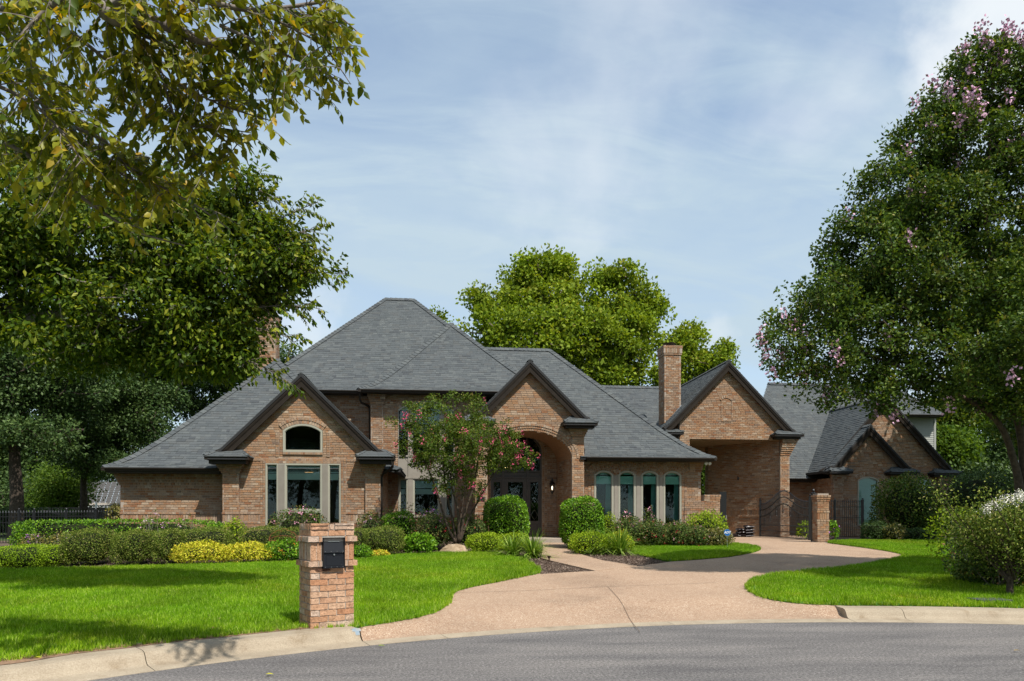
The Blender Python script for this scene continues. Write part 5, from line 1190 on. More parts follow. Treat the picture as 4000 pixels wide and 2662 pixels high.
# ================================================================== H. right wing, two nested gables
Y2 = 31.25; Y3 = 30.7
a2, l2, r2 = gable(Y2 - .24, (3464, 1546), (3214, 1842), (3715, 1829), 36.2)
a3, l3, r3 = gable(Y3 - .24, (3400, 1662), (3251, 1827), (3555, 1829), 33.5, cover_r=True)
f2 = gab_outline(a2, X(3254, Y2), X(3703, Y2), (a2.z - l2.z) / (a2.x - l2.x), (a2.z - r2.z) / (r2.x - a2.x))
w1c = (X(3350, Y3) + X(3432, Y3)) / 2; w1w = (X(3432, Y3) - X(3350, Y3)) / 2; w1s = Z(3390, 1877, Y3); w1r = Z(3390, 1863, Y3) - w1s; w1b = Z(3390, 2055, Y3)
f3 = gab_outline(a3, X(3254, Y3), X(3545, Y3), (a3.z - l3.z) / (a3.x - l3.x), (a3.z - r3.z) / (r3.x - a3.x))
w2l, w2r = X(3562, Y2), X(3634, Y2); w2s = Z(3600, 1878, Y2); w2rise = Z(3600, 1864, Y2) - w2s; w2b = Z(3600, 2070, Y2)
brick_wall(bm, mm, front(0, Y2), f2, Z0P, a2.z, [arch_hole((w2l + w2r) / 2, (w2r - w2l) / 2, w2b, w2s, w2rise)], special=((1.55, 'HSH'),))
brick_wall(bm, mm, front(0, Y3), f3, Z0P + .002, a3.z, [arch_hole(w1c, w1w, w1b, w1s, w1r)], special=((1.55, 'HSH'),))
for (Yq, xc, w0, zs_, ri_) in ((Y3, w1c, w1w, w1s, w1r), (Y2, (w2l + w2r) / 2, (w2r - w2l) / 2, w2s, w2rise)):
    ring(bm, mm, front(0, Yq), xc, arc_pts(xc, w0, zs_, ri_, .005), .115, .02, .07); ring(bm, mm, front(0, Yq), xc, arc_pts(xc, w0, zs_, ri_, .123), .10, .035, .08)
window(Y3, w1c - w1w, w1c + w1w, w1b, w1s, w1r, .05, blind=('full', 0, 0)); room(w1c - w1w - .2, w1c + w1w + .2, Y3 + .15, Y3 + 1.5, .9, w1s + .3)
window(Y2, X(3594, Y2), w2r, w2b, w2s, .10, .04, blind=('full', 0, 0)); window(Y2, w2l, X(3579, Y2), w2b, w2s, .05, .03, blind=('full', 0, 0)); b = MB(); b.bx(X(3579, Y2), X(3594, Y2), Y2 - .05, Y2 + .06, w2b, w2s + .1); hb('window_pilaster', b, M['taupe'])
room(w2l - .2, w2r + .2, Y2 + .15, Y2 + 1.5, .9, w2s + .35)
cap_return(3241, 3332, 1822, 1841, 1852, Y3, .45); cap_return(3478, 3594, 1826, 1844, 1856, Y3, .45); cap_return(3648, 3756, 1832, 1848, 1862, Y2, .45)
pier(Y3, 3254, 3290, Z0P, 1856, 1888, grow=.15, proud=.05, special=((1.55, 'HSH'),)); pier(Y2, 3668, 3703, Z0P, 1864, 1896, grow=.15, proud=.05, special=((1.55, 'HSH'),))
slant(X(3254, Y3), Y3, X(3254, Y3), YS, Z0P, zes - .05, (-1, 0, 0), special=((1.55, 'HSH'),)); slant(X(3703, Y2), Y2, X(3703, Y2), Y2 + 6, Z0P, r2.z, (1, 0, 0))
gm = MB(); zg2 = l2.z; gm.bx(l2.x - .12, l2.x, Y3 - .3, YS - .3, zg2 - .11, zg2); hb('gutter', gm, M['gutter'])
# upper storey with grey siding
YU = 36.2; xu0, xu1 = X(3480, YU), X(3654, YU); zu = Z(3600, 1632, YU)
b = MB(); n = 22; z0_ = Z(3600, 1800, YU)
for k in range(n): z = z0_ + (zu - z0_) * k / n; h = (zu - z0_) / n; b.add([(xu0, YU - .02, z), (xu1, YU - .02, z), (xu1, YU, z + h), (xu0, YU, z + h)], [(0, 1, 2, 3)]); b.add([(xu0, YU - .02, z), (xu1, YU - .02, z), (xu1, YU, z), (xu0, YU, z)], [(0, 3, 2, 1)])
b.bx(xu0, xu1, YU + .002, YU + 5, z0_, zu); b.bx(xu1 - .1, xu1 + .01, YU - .035, YU, z0_, zu); hb('siding_wall', b, M['siding'])
YeU = YU - .6; zeU = Z(3600, 1620, YeU); xU1 = X(3686, YeU); PU = STRAIGHT(.8); xq, yq2 = solve_peak(3482, 1508, YeU, zeU, PU); ru = yq2 - YeU; xU0 = X(3300, YeU)
roof_face(sm, fm, (xU0, YeU), (xU1, YeU), zeU, [(xU0, YeU), (xU1, YeU), (xq, yq2), (xU0 + ru, yq2)], PU)
q = (xU1 - xq) / ru; roof_face(sm, fm, (xU1, YeU), (xU1, yq2 + ru), zeU, [(xU1, YeU), (xq, yq2), (xU1, yq2 + ru)], STRAIGHT(.8 / q))
hip_caps(sm, [(xU1, YeU, zeU + .02), (xq, yq2, zeU + .8 * ru + .02)]); hip_caps(sm, [(xU0 + ru, yq2, zeU + .8 * ru + .02), (xq, yq2, zeU + .8 * ru + .02)])
b = MB(); gutter(b, xU0, xU1, YeU + .02, zeU - .005); b.bx(xU0, xU1, YeU + .03, YU + .1, zu, zu + .06); b.bx(xU1 - .1, xU1, YeU, yq2 + ru, zeU - .1, zeU); hb('gutter', b, M['gutter'])

# ------------------------------------------------------------------ flush the brickwork and the roof covering
rv = [(bb, (Vector((q[0].p(q[1], q[2]).x, q[0].p(q[1], q[2]).y, q[2])) - Vector((0, 0, CAM_Z))).length) for bb, q in enumerate(BRICKS)]
rv.sort(key=lambda t: t[1]); pick = set(i for i, _ in rv[:300])
for i, (w, u, z, po) in enumerate(BRICKS):
    if i not in pick: put_brick(bm, w.p(u, z, po - .025), w.U * (BL - JT) / 2, w.N * .025, Vector((0, 0, (BH - JT) / 2)))
def rough_brick(name, w, h, d, seed, amp=.004):
    r = random.Random(seed); b = MB(); nx = 4
    V = []
    for j in (0, 1):
        for k in (0, 1):
            for i in range(nx + 1): V.append((-w / 2 + w * i / nx, (d / 2 if j == 0 else -d / 2 + r.uniform(-amp, amp) * .8), (-h / 2 if k == 0 else h / 2) + r.uniform(-amp, amp) * .5 * j))
    I = lambda j, k, i: j * 2 * (nx + 1) + k * (nx + 1) + i
    F_ = []
    for i in range(nx): F_ += [(I(1, 0, i), I(1, 0, i + 1), I(1, 1, i + 1), I(1, 1, i)), (I(0, 1, i), I(1, 1, i), I(1, 1, i + 1), I(0, 1, i + 1)), (I(0, 0, i + 1), I(1, 0, i + 1), I(1, 0, i), I(0, 0, i))]
    F_ += [(I(0, 0, 0), I(1, 0, 0), I(1, 1, 0), I(0, 1, 0)), (I(0, 0, nx), I(0, 1, nx), I(1, 1, nx), I(1, 0, nx))]
    b.add(V, F_); me = b.mesh(name, M['brick']); return me
bmesh5 = [rough_brick('brick', BL - JT, BH - JT, .05, s, .003) for s in range(5)]
hl = Vector(HOUSE.location)
for i in sorted(pick):
    w, u, z, po = BRICKS[i]; o = bpy.data.objects.new('brick', bmesh5[i % 5]); COL.objects.link(o); o.parent = HOUSE; o.location = w.p(u, z, po - .025 + random.uniform(-.002, .003)) - hl
hb('brickwork', bm, M['brick'], kind='stuff'); hb('mortar_bed', mm, M['mortar'])
random.shuffle(SH)
SH.sort(key=lambda s: (Vector(s[0]) - Vector((0, 0, 1.5))).length)
shm = None
for i, t in enumerate(SH):
    if i < 300:
        c = t[0]; b = MB(); b.add([v - c for v in t], [(0, 1, 2, 3), (4, 5, 1, 0), (4, 0, 3), (5, 2, 1)]); o = bpy.data.objects.new('shingle', b.mesh('shingle', M['shingle'])); COL.objects.link(o); o.parent = HOUSE; o.location = c - hl
    else: sm.add(list(t), [(0, 1, 2, 3), (4, 5, 1, 0), (4, 0, 3), (5, 2, 1)])
hb('shingle_courses', sm, M['shingle'], kind='stuff'); hb('roof_deck', fm, M['felt'])
print('bricks', len(bm.f) // 5, 'shingles', len(sm.f) // 4)
# ------------------------------------------------------------------ brick mailbox pillar
DM = 8.93
A_ = at_depth(1213, 2459, DM); B_ = at_depth(1383, 2444, 9.24); zb_ = 0.148
Um = Vector((B_.x - A_.x, B_.y - A_.y, 0)); Wm = Um.length; Um.normalize(); Nm = Vector((Um.y, -Um.x, 0)); Bk = -Nm; DPm = .47
MBX = empty('mailbox_pillar', (A_ + Um * Wm / 2 + Bk * DPm / 2).xy.to_3d() + Vector((0, 0, zb_)), 'tan brick mailbox pillar standing behind the kerb with a black steel box', 'mailbox')
O3 = Vector((A_.x, A_.y, 0)); ML = Vector(MBX.location)
uh = (1.464 - .148) / 17.0; rowz = lambda k: zb_ + k * uh
rb = {}
def pillar_brick(u0, u1, z0, z1, face, proud=0.0):
    """face F/L/R/B ; u along the face"""
    w = u1 - u0 - .011; h = z1 - z0 - .011; dep = .09
    if face == 'F': o, U, Nn = O3, Um, Nm
    elif face == 'B': o, U, Nn = O3 + Um * Wm + Bk * DPm, -Um, Bk
    elif face == 'L': o, U, Nn = O3 + Bk * DPm, -Bk, -Um
    else: o, U, Nn = O3 + Um * Wm, Bk, Um
    c = o + U * (u0 + u1) / 2 + Nn * (proud - dep / 2 + random.uniform(-.003, .003)) + Vector((0, 0, (z0 + z1) / 2))
    key = (round(w, 3), round(h, 3), random.randint(0, 2))
    if key not in rb: rb[key] = rough_brick('brick', w, h, dep, len(rb) + 40, .005); rb[key].materials.clear(); rb[key].materials.append(M['pbrick'])
    ob = bpy.data.objects.new('brick', rb[key]); COL.objects.link(ob); ob.parent = MBX; ob.location = c - ML
    ob.rotation_euler = (0, 0, math.atan2(U.y, U.x))
def pbrick():
    m = mat('pillar_brick', (.4, .25, .16), 0.85, 0.15); t, b, Nn, Ll = nodes(m)
    pal = [(0.0, (.45, .265, .165)), (.2, (.48, .285, .175)), (.4, (.50, .325, .215)), (.55, (.43, .24, .14)), (.7, (.49, .345, .25)), (.85, (.42, .215, .12)), (.93, (.51, .385, .30))]
    r = ramp(t, pal, 'CONSTANT'); oi = Nn('ShaderNodeObjectInfo'); Ll(oi.outputs['Random'], r.inputs[0])
    n = noise(t, 22, 6, 0.65, None, .6); r2 = ramp(t, [(0.28, (.55, .50, .46)), (0.5, (1, 1, 1)), (0.72, (1.25, 1.22, 1.2))]); Ll(n.outputs[0], r2.inputs[0])
    Ll(mul(t, r.outputs[0], r2.outputs[0]), b.inputs['Base Color']); n4 = noise(t, 30, 6, 0.7, None, 1.0); bump(t, b, n4.outputs[0], 0.9, 0.02); return m
M['pbrick'] = pbrick()
bxu0, bxu1 = .145, .425; bz0, bz1 = rowz(9.75), rowz(14.75)
unit_ = Wm / 2.5
for k in range(17):
    z0, z1 = rowz(k), rowz(k + 1); pr = 0.0
    if 10 <= k <= 13 and k != 10: pass
    if k in (14, 10): pr = .035
    if k in (11, 12, 13):
        if k == 11:      # soldiers round the box
            zt = rowz(14)
            for a, c in ((0, .075), (.078, .14), (.43, .49), (.493, Wm)): pillar_brick(a, c, z0, zt, 'F')
            for f_, W_ in (('L', DPm), ('R', DPm), ('B', Wm)):
                n = int(W_ / .078)
                for j in range(n): pillar_brick(W_ * j / n, W_ * (j + 1) / n, z0, zt, f_)
        continue
    for f_, W_ in (('F', Wm), ('L', DPm), ('R', DPm), ('B', Wm)):
        e = pr
        if pr: cuts_ = [-e] + [W_ * j / 6 for j in range(1, 6)] + [W_ + e]
        elif f_ in 'FB': cuts_ = ([0, unit_, unit_ * 2, W_] if k % 2 else [0, unit_ * .5, unit_ * 1.5, W_])
        else: cuts_ = ([0, .11, .33, W_] if k % 2 else [0, .22, .44, W_]) if W_ > .45 else [0, W_ / 2, W_]
        if k == 16: cuts_ = [0, W_ * .42, W_ * .54, W_] if f_ in 'FB' else [W_ * j / 6 for j in range(7)]
        for a, c in zip(cuts_, cuts_[1:]):
            if f_ == 'F' and k in (14, 10):
                if a < bxu1 and c > bxu0:
                    if a < bxu0 - .03: pillar_brick(a, bxu0 - .004, z0, z1, f_, pr)
                    elif c > bxu1 + .03: pillar_brick(bxu1 + .004, c, z0, z1, f_, pr)
                    continue
            if k == 16 and f_ in 'FB' and c - a > .15: pillar_brick(a, c, z0, z0 + uh * .62, f_, .01); pillar_brick(a, c, z0 + uh * .64, z1 + .008, f_, .016)
            else: pillar_brick(a, c, z0, z1, f_, pr)
q = MB(); cc = O3 + Um * Wm / 2 + Bk * DPm / 2
q.box(cc + Vector((0, 0, (zb_ + rowz(17)) / 2 - .06)), Um * (Wm / 2 - .012), Bk * (DPm / 2 - .012), (0, 0, (rowz(17) - zb_) / 2 + .045))
q.box(cc + Vector((0, 0, rowz(14.5))), Um * (Wm / 2 + .02), Bk * (DPm / 2 + .02), (0, 0, uh / 2 - .006)); q.box(cc + Vector((0, 0, rowz(10.5))), Um * (Wm / 2 + .02), Bk * (DPm / 2 + .02), (0, 0, uh / 2 - .006))
q.build('mortar', M['mortar_grey'], MBX)
def mb_box(u0, u1, z0, z1, n0, n1, t):      # n outward distances
    c = O3 + Um * (u0 + u1) / 2 + Nm * (n0 + n1) / 2 + Vector((0, 0, (z0 + z1) / 2)); t.box(c, Um * (u1 - u0) / 2, Nm * (n1 - n0) / 2, (0, 0, (z1 - z0) / 2))
q = MB(); zm_ = bz0 + (bz1 - bz0) * .50
for a in ((bxu0, bxu1, bz0, bz0 + .008, -.05, .055), (bxu0, bxu1, bz1 - .008, bz1, -.05, .055), (bxu0, bxu0 + .006, bz0, bz1, -.05, .055), (bxu1 - .006, bxu1, bz0, bz1, -.05, .055), (bxu0, bxu1, bz0, bz1, -.05, -.02)): mb_box(*a, q)
bx_ = q.build('mailbox', M['box'], MBX)
def tilt(u0, u1, z0, z1, nb, ntp, t, th=.006):
    P = lambda u, z, n: O3 + Um * u + Nm * n + Vector((0, 0, z))
    v = [P(u0, z0, nb), P(u1, z0, nb), P(u1, z1, ntp), P(u0, z1, ntp)]; t.prism(v, Nm * th)
q = MB(); tilt(bxu0 + .008, bxu1 - .008, zm_ + .004, bz1 - .012, .045, .0, q); q.build('mail_flap', M['box'], bx_)
q = MB(); tilt(bxu0 + .008, bxu1 - .008, bz0 + .01, zm_ - .004, .045, .025, q); z0, z1 = bz0 + .035, zm_ - .03
q.build('lock_door', M['box'], bx_)
P = lambda u, z, n: O3 + Um * u + Nm * n + Vector((0, 0, z)); q = MB()
fr_ = [(bxu0 + .04, z0 + .01), (bxu0 + .05, z0), (bxu1 - .05, z0), (bxu1 - .04, z0 + .01), (bxu1 - .04, z1 - .015), (bxu1 - .05, z1), (bxu0 + .05, z1), (bxu0 + .04, z1 - .015), (bxu0 + .04, z0 + .01)]
q.tube([P(u, z, .052 - (z - bz0) * .10) for u, z in fr_], .0025, 4); q.build('embossed_panel', M['box'], bx_)
q = MB(); mb_box(bxu0 + .07, bxu1 - .06, bz1 - .055, bz1 - .048, .012, .028, q); q.build('mail_slot_handle', M['steel'], bx_)
for j in range(4):
    for zz, nn in ((zm_ + .018, .048), (bz0 + .016, .052)):
        q = MB(); c = P(bxu0 + .025 + j * (bxu1 - bxu0 - .05) / 3, zz, nn); q.tube([c, c + Nm * .004], .0042, 8); q.build('screw', M['steel'], bx_)
q = MB(); c = P((bxu0 + bxu1) / 2, zm_ - .022, .035); q.tube([c, c + Nm * .018], .011, 12); q.build('lock_cylinder', M['steel'], bx_)
stain = grain('soot', (.03, .015, .01), (.16, .08, .05), 60, .95)
q = MB(); r_ = random.Random(3); n = 14; c0 = P(.16, rowz(9) + uh * .5, .003)
q.add([c0 + Um * (.11 * math.cos(2 * math.pi * i / n) * r_.uniform(.7, 1.1)) + Vector((0, 0, .024 * math.sin(2 * math.pi * i / n) * r_.uniform(.6, 1.1))) + Nm * .004 for i in range(n)], [tuple(range(n))]); q.build('rust_stain', stain, MBX)
# ------------------------------------------------------------------ vegetation builders
def tri_pts(n, sq=1.0): return rng.random((n, 3))
def shell(n, e, jitter=.10, top=0.0):
    """points on a super-ellipsoid shell (unit) with outward normals, lower quarter thinned"""
    v = unit(n * 2); v = v[v[:, 2] > -.72][:n]
    s = (np.abs(v[:, 0]) ** e + np.abs(v[:, 1]) ** e + np.abs(v[:, 2]) ** e) ** (-1 / e); p = v * s[:, None]
    nn = np.sign(p) * np.abs(p) ** (e - 1); nn /= np.linalg.norm(nn, axis=1, keepdims=True)
    lump = 1 + jitter * (np.sin(p[:, 0] * 5.1 + 1) * np.sin(p[:, 1] * 4.3 + 2) + np.sin(p[:, 2] * 6.0 + p[:, 0] * 3)) * .5
    return p * lump[:, None], nn
def core_mesh(name, c, r, e, m, parent, sc=.86, kind=None):
    b = MB(); n1, n2 = 14, 8; V = []
    for j in range(n2 + 1):
        th = -math.pi / 2 + math.pi * j / n2
        for i in range(n1):
            a = 2 * math.pi * i / n1; v = np.array([math.cos(th) * math.cos(a), math.cos(th) * math.sin(a), math.sin(th)]); s = (abs(v) ** e).sum() ** (-1 / e); V.append(tuple(np.array(c) + v * s * np.array(r) * sc))
    F_ = [(j * n1 + i, j * n1 + (i + 1) % n1, (j + 1) * n1 + (i + 1) % n1, (j + 1) * n1 + i) for j in range(n2) for i in range(n1)]
    b.add(V, F_); return b.build(name, m, parent)
def shrub(label, x0, x1, yt, yb, m, e=2.5, leaf=.035, n=2500, depth=None, name='shrub', cat='shrub', group=None, thick=None, D=None, loose=0.0, flowers=(), core=True, lump=.10, sink=0.0, stems=0, twigs=0, hug=.38):
    p0 = G((x0 + x1) / 2, yb) if D is None else None
    Df = D if D is not None else p0.x * FX + p0.y * FY
    wd = (x1 - x0) / F_PX * Df; t = thick if thick else min(wd, 1.6); Dc = Df + t / 2
    wd = (x1 - x0) / F_PX * Dc; c = at_depth((x0 + x1) / 2, HZ, Dc); gz = ground(c.x, c.y) - .04 - sink; zt = CAM_Z - (yt - HZ) / F_PX * Dc
    h = max(.2, zt - gz); root = empty(name, (c.x, c.y, gz), label, cat, group)
    # ellipsoid axes in the camera aligned frame
    A = np.array([[RX, RY, 0], [FX, FY, 0], [0, 0, 1]]); r = np.array([wd / 2, t / 2, h / 2]); cc = np.array([c.x, c.y, gz + h / 2])
    P, Nn = shell(n, e, lump); P = P * (1 + (rng.random((len(P), 1)) - .72) * (.15 + loose))
    W_ = (P * r) @ A + cc; Nw = Nn @ A; Nw = Nw * hug + unit(len(P)) * (1 - hug) + np.array([0, 0, .25]); Dd = np.cross(Nw, unit(len(P))) + Nw * (.35 + loose)
    k = W_[:, 2] > gz - .02
    leaf_obj('foliage', W_[k], Dd[k], Nw[k], leaf * 1.15 * (.7 + .6 * rng.random(k.sum())), leaf * .66 * (.8 + .4 * rng.random(k.sum())), m, root)
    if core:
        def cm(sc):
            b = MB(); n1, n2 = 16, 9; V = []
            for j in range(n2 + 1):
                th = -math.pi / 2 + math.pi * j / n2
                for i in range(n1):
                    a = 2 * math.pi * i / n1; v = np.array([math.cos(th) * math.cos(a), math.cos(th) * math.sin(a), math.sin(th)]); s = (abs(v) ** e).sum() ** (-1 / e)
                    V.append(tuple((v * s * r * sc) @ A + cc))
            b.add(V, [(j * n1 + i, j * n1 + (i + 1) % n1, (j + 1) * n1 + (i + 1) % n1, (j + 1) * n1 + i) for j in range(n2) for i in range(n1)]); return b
        cm(.78 - loose * .5).build('dark_core', M['core'], root)  # solid dark hull: blocks see-through, its colour gives the inner shade
    if twigs or stems:
        b = MB()
        for _ in range(stems + twigs):
            u = unit(1)[0]; u[2] = abs(u[2]) * .8 + .25; u /= np.linalg.norm(u); e_ = (u * r * (1.0 if _ < twigs else .8)) @ A + cc; s0 = np.array([c.x, c.y, gz]) + (rng.random(3) - .5) * np.array([wd * .3, .2, 0])
            mid = (s0 + e_) / 2 + (rng.random(3) - .5) * .12; b.tube([s0, mid, e_], [.012, .008, .003], 4)
        b.build('stems', M['bark_grey'], root)
    for fm_, fn, fs in flowers:
        P, Nn = shell(fn * 3, e, lump); P = P[P[:, 1] < .5][:fn]; Nn = Nn[:len(P)]; W2 = (P * r * 1.03) @ A + cc; k = W2[:, 2] > gz + h * .15; W2 = W2[k]
        pt = np.repeat(W2, 7, 0) + rng.normal(size=(len(W2) * 7, 3)) * fs * .35
        leaf_obj('blossoms', pt, unit(len(pt)), unit(len(pt)), fs * .55, fs * .5, M[fm_], root)
    return root
def strap_clump(label, px, yb, wpx, D=None, n=170, group=None, h=None):
    p0 = G(px, yb); D = p0.x * FX + p0.y * FY; R_ = wpx / 2 / F_PX * D * 1.25; c = at_depth(px, HZ, D + R_ * .6); gz = ground(c.x, c.y) - .03; root = empty('strap_leaf_clump', (c.x, c.y, gz), label, 'ornamental grass', group)
    V = []; F_ = []; vv = []
    for i in range(n):
        a = rng.random() * 6.283; L_ = R_ * (.9 + .8 * rng.random()); el = rng.uniform(.45, 1.45); s0 = np.array([c.x + math.cos(a) * .05, c.y + math.sin(a) * .05, gz]); w = .013 + .008 * rng.random(); sd = np.array([-math.sin(a), math.cos(a), 0]) * w; b = len(V); val = rng.random()
        for k in range(5):
            t = k / 4; r = L_ * math.cos(el) * t * (1 + .3 * t); z = L_ * 1.25 * (math.sin(el) * t - .62 * t * t * (1.15 - el * .45)); ww_ = sd * (1 - t * .85); q = s0 + np.array([math.cos(a) * r, math.sin(a) * r, max(z, .0)])
            V += [q - ww_, q + ww_]; vv += [val, val]
            if k: F_.append((b + 2 * k - 2, b + 2 * k - 1, b + 2 * k + 1, b + 2 * k))
    me = np_mesh('blades', np.array(V), np.array(F_), np.array(vv)); me.materials.append(M['lirio']); link('blades', me, None, root, True, 'stuff'); return root
def crown(tree, blobs, ncl, per, crad, leaf, m, nodes_, bark, name='foliage', twig_r=.012, hang=0.0, aspect=.5, flowers=None, detail=False, shellb=.55, seed=None, flat=.8, up=.2, pw=.75):
    """clusters of leaves through the volume of the blobs, each joined by a branch to the nearest limb node"""
    bl = np.array(blobs); vol = bl[:, 3] * bl[:, 4] * bl[:, 5]; ix = rng.choice(len(bl), ncl, p=vol ** pw / (vol ** pw).sum()); B_ = bl[ix]
    u = unit(ncl) * (1 - (1 - rng.random(ncl) ** .5)[:, None] * (1 - shellb) - (rng.random(ncl)[:, None] < .3) * rng.random(ncl)[:, None] * .3); C_ = B_[:, :3] + u * B_[:, 3:6]
    nodes_ = [np.array(q, float) for q in nodes_]; nodes_r = [q for q in nodes_]
    bb = MB(); order = np.argsort(((C_ - np.mean(nodes_, 0)) ** 2).sum(1)); ND = np.array(nodes_)
    for i in order:
        d = ((ND - C_[i]) ** 2).sum(1) + np.maximum(0, ND[:, 2] - C_[i][2]) * 2; j = int(d.argmin()); s0 = ND[j]; mid = (s0 + C_[i]) / 2 + np.array([0, 0, -.08 * math.dist(s0, C_[i])]) + rng.normal(size=3) * .06 * math.dist(s0, C_[i])
        ln = math.dist(s0, C_[i]); bb.tube([s0, mid, C_[i]], [twig_r * (1 + ln * .5), twig_r * (.8 + ln * .2), twig_r * .5], 4, cap=False); ND = np.vstack([ND, mid[None], C_[i][None]])
    bb.build('branches', bark, tree)
    n = ncl * per; ci = np.repeat(np.arange(ncl), per); sz = (.6 + .8 * rng.random(ncl))[ci][:, None]
    off = unit(n) * (rng.random(n) ** .45)[:, None] * crad * sz; off[:, 2] *= flat; P = C_[ci] + off
    out = off / (np.linalg.norm(off, axis=1, keepdims=True) + 1e-6); D_ = out * .6 + unit(n) * .8; D_[:, 2] -= hang; Nn = unit(n) * .8 + out * .4 + np.array([0, 0, up])
    v = np.clip(rng.random(n) * .75 + (rng.random(ncl) * .25)[ci] + .08 * out[:, 2], 0, 1)
    leaf_obj(name, P, D_, Nn, leaf * (.65 + .6 * rng.random(n)), leaf * aspect * (.8 + .4 * rng.random(n)), m, tree, v, detail)
    if flowers:
        fmat, fn, fs, fp = flowers; cen = bl[:, :3].mean(0); sc = ((C_ - cen) ** 2).sum(1); vw = C_ @ np.array([FX, FY, 0]); sc = sc * np.where(vw < vw.mean(), 1.0, .12); k = rng.choice(ncl, min(fn, ncl), replace=False, p=(sc ** 1.5) / (sc ** 1.5).sum())
        o = C_[k] - cen; o /= np.linalg.norm(o, axis=1, keepdims=True); pc = C_[k] + o * crad * .8 + np.array([-FX * .1, -FY * .1, crad * .2]); P = np.repeat(pc, fp, 0) + np.clip(rng.normal(size=(len(k) * fp, 3)), -1.6, 1.6) * fs * np.array([.32, .32, .62])
        leaf_obj('blossoms', P, unit(len(P)), unit(len(P)), fs * .4, fs * .36, M[fmat], tree)
def limb(b, pts, r0, r1, n=8):
    pts = [Vector(p) for p in pts]; out = []
    for i in range(len(pts) - 1):
        for k in range(4):
            t = k / 4; p = [pts[max(i - 1, 0)], pts[i], pts[i + 1], pts[min(i + 2, len(pts) - 1)]]
            out.append(.5 * ((2 * p[1]) + (p[2] - p[0]) * t + (2 * p[0] - 5 * p[1] + 4 * p[2] - p[3]) * t * t + (3 * p[1] - p[0] - 3 * p[2] + p[3]) * t ** 3))
    out.append(pts[-1]); rr = [r0 + (r1 - r0) * (i / (len(out) - 1)) ** .8 for i in range(len(out))]; b.tube(out, rr, n); return out
# ------------------------------------------------------------------ security sign, bags, floodlight, path light, boulders, bench
M['sign_blue'] = mat('sign_blue', (.008, .10, .34), .4, .4); M['white'] = mat('white_print', (.75, .78, .8), .5)
Dn = 22.0; pc = at_depth(2841, 2081, Dn); p0 = Vector((pc.x, pc.y, ground(pc.x, pc.y)))
sg = empty('security_sign', p0, 'blue octagonal ADT security sign on a stake at the end of the rose bed', 'yard sign')
R3, F3 = Vector((RX, RY, 0)), Vector((FX, FY, 0)); b = MB(); r = 13.8 / F_PX * Dn
b.prism([pc + R3 * r * math.cos(math.radians(22.5 + 45 * i)) + Vector((0, 0, r * math.sin(math.radians(22.5 + 45 * i)))) for i in range(8)], F3 * .006); b.build('sign_plate', M['sign_blue'], sg)
b = MB(); n = 8; rr = [r * .97, r * .90]
P8 = lambda q: [pc - F3 * .002 + R3 * q * math.cos(math.radians(22.5 + 45 * i)) + Vector((0, 0, q * math.sin(math.radians(22.5 + 45 * i)))) for i in range(9)]
b.strip(P8(rr[0]), P8(rr[1]), F3 * .001); b.build('sign_rim', mat('sign_rim', (.10, .26, .5), .4), sg)
b = MB(); b.tube([p0 - Vector((0, 0, .1)), pc + F3 * .012], .006, 5); b.build('stake', M['steel'], sg)
cu = bpy.data.curves.new('lettering', 'FONT'); cu.body = 'ADT'; cu.size = r * .92; cu.align_x = 'CENTER'; cu.align_y = 'CENTER'; cu.extrude = .001; cu.shear = .25; cu.offset = .0022
to = bpy.data.objects.new('tmp_text', cu); COL.objects.link(to); bpy.context.view_layer.update(); me = bpy.data.meshes.new_from_object(to.evaluated_get(bpy.context.evaluated_depsgraph_get())); bpy.data.objects.remove(to)
me.name = 'lettering'; me.materials.clear(); me.materials.append(M['white']); lo = bpy.data.objects.new('lettering', me); COL.objects.link(lo); lo.parent = sg
lo.location = pc - F3 * .004 - Vector(sg.location) + Vector((0, 0, .0)); lo.rotation_euler = (math.radians(90), 0, -YAW)
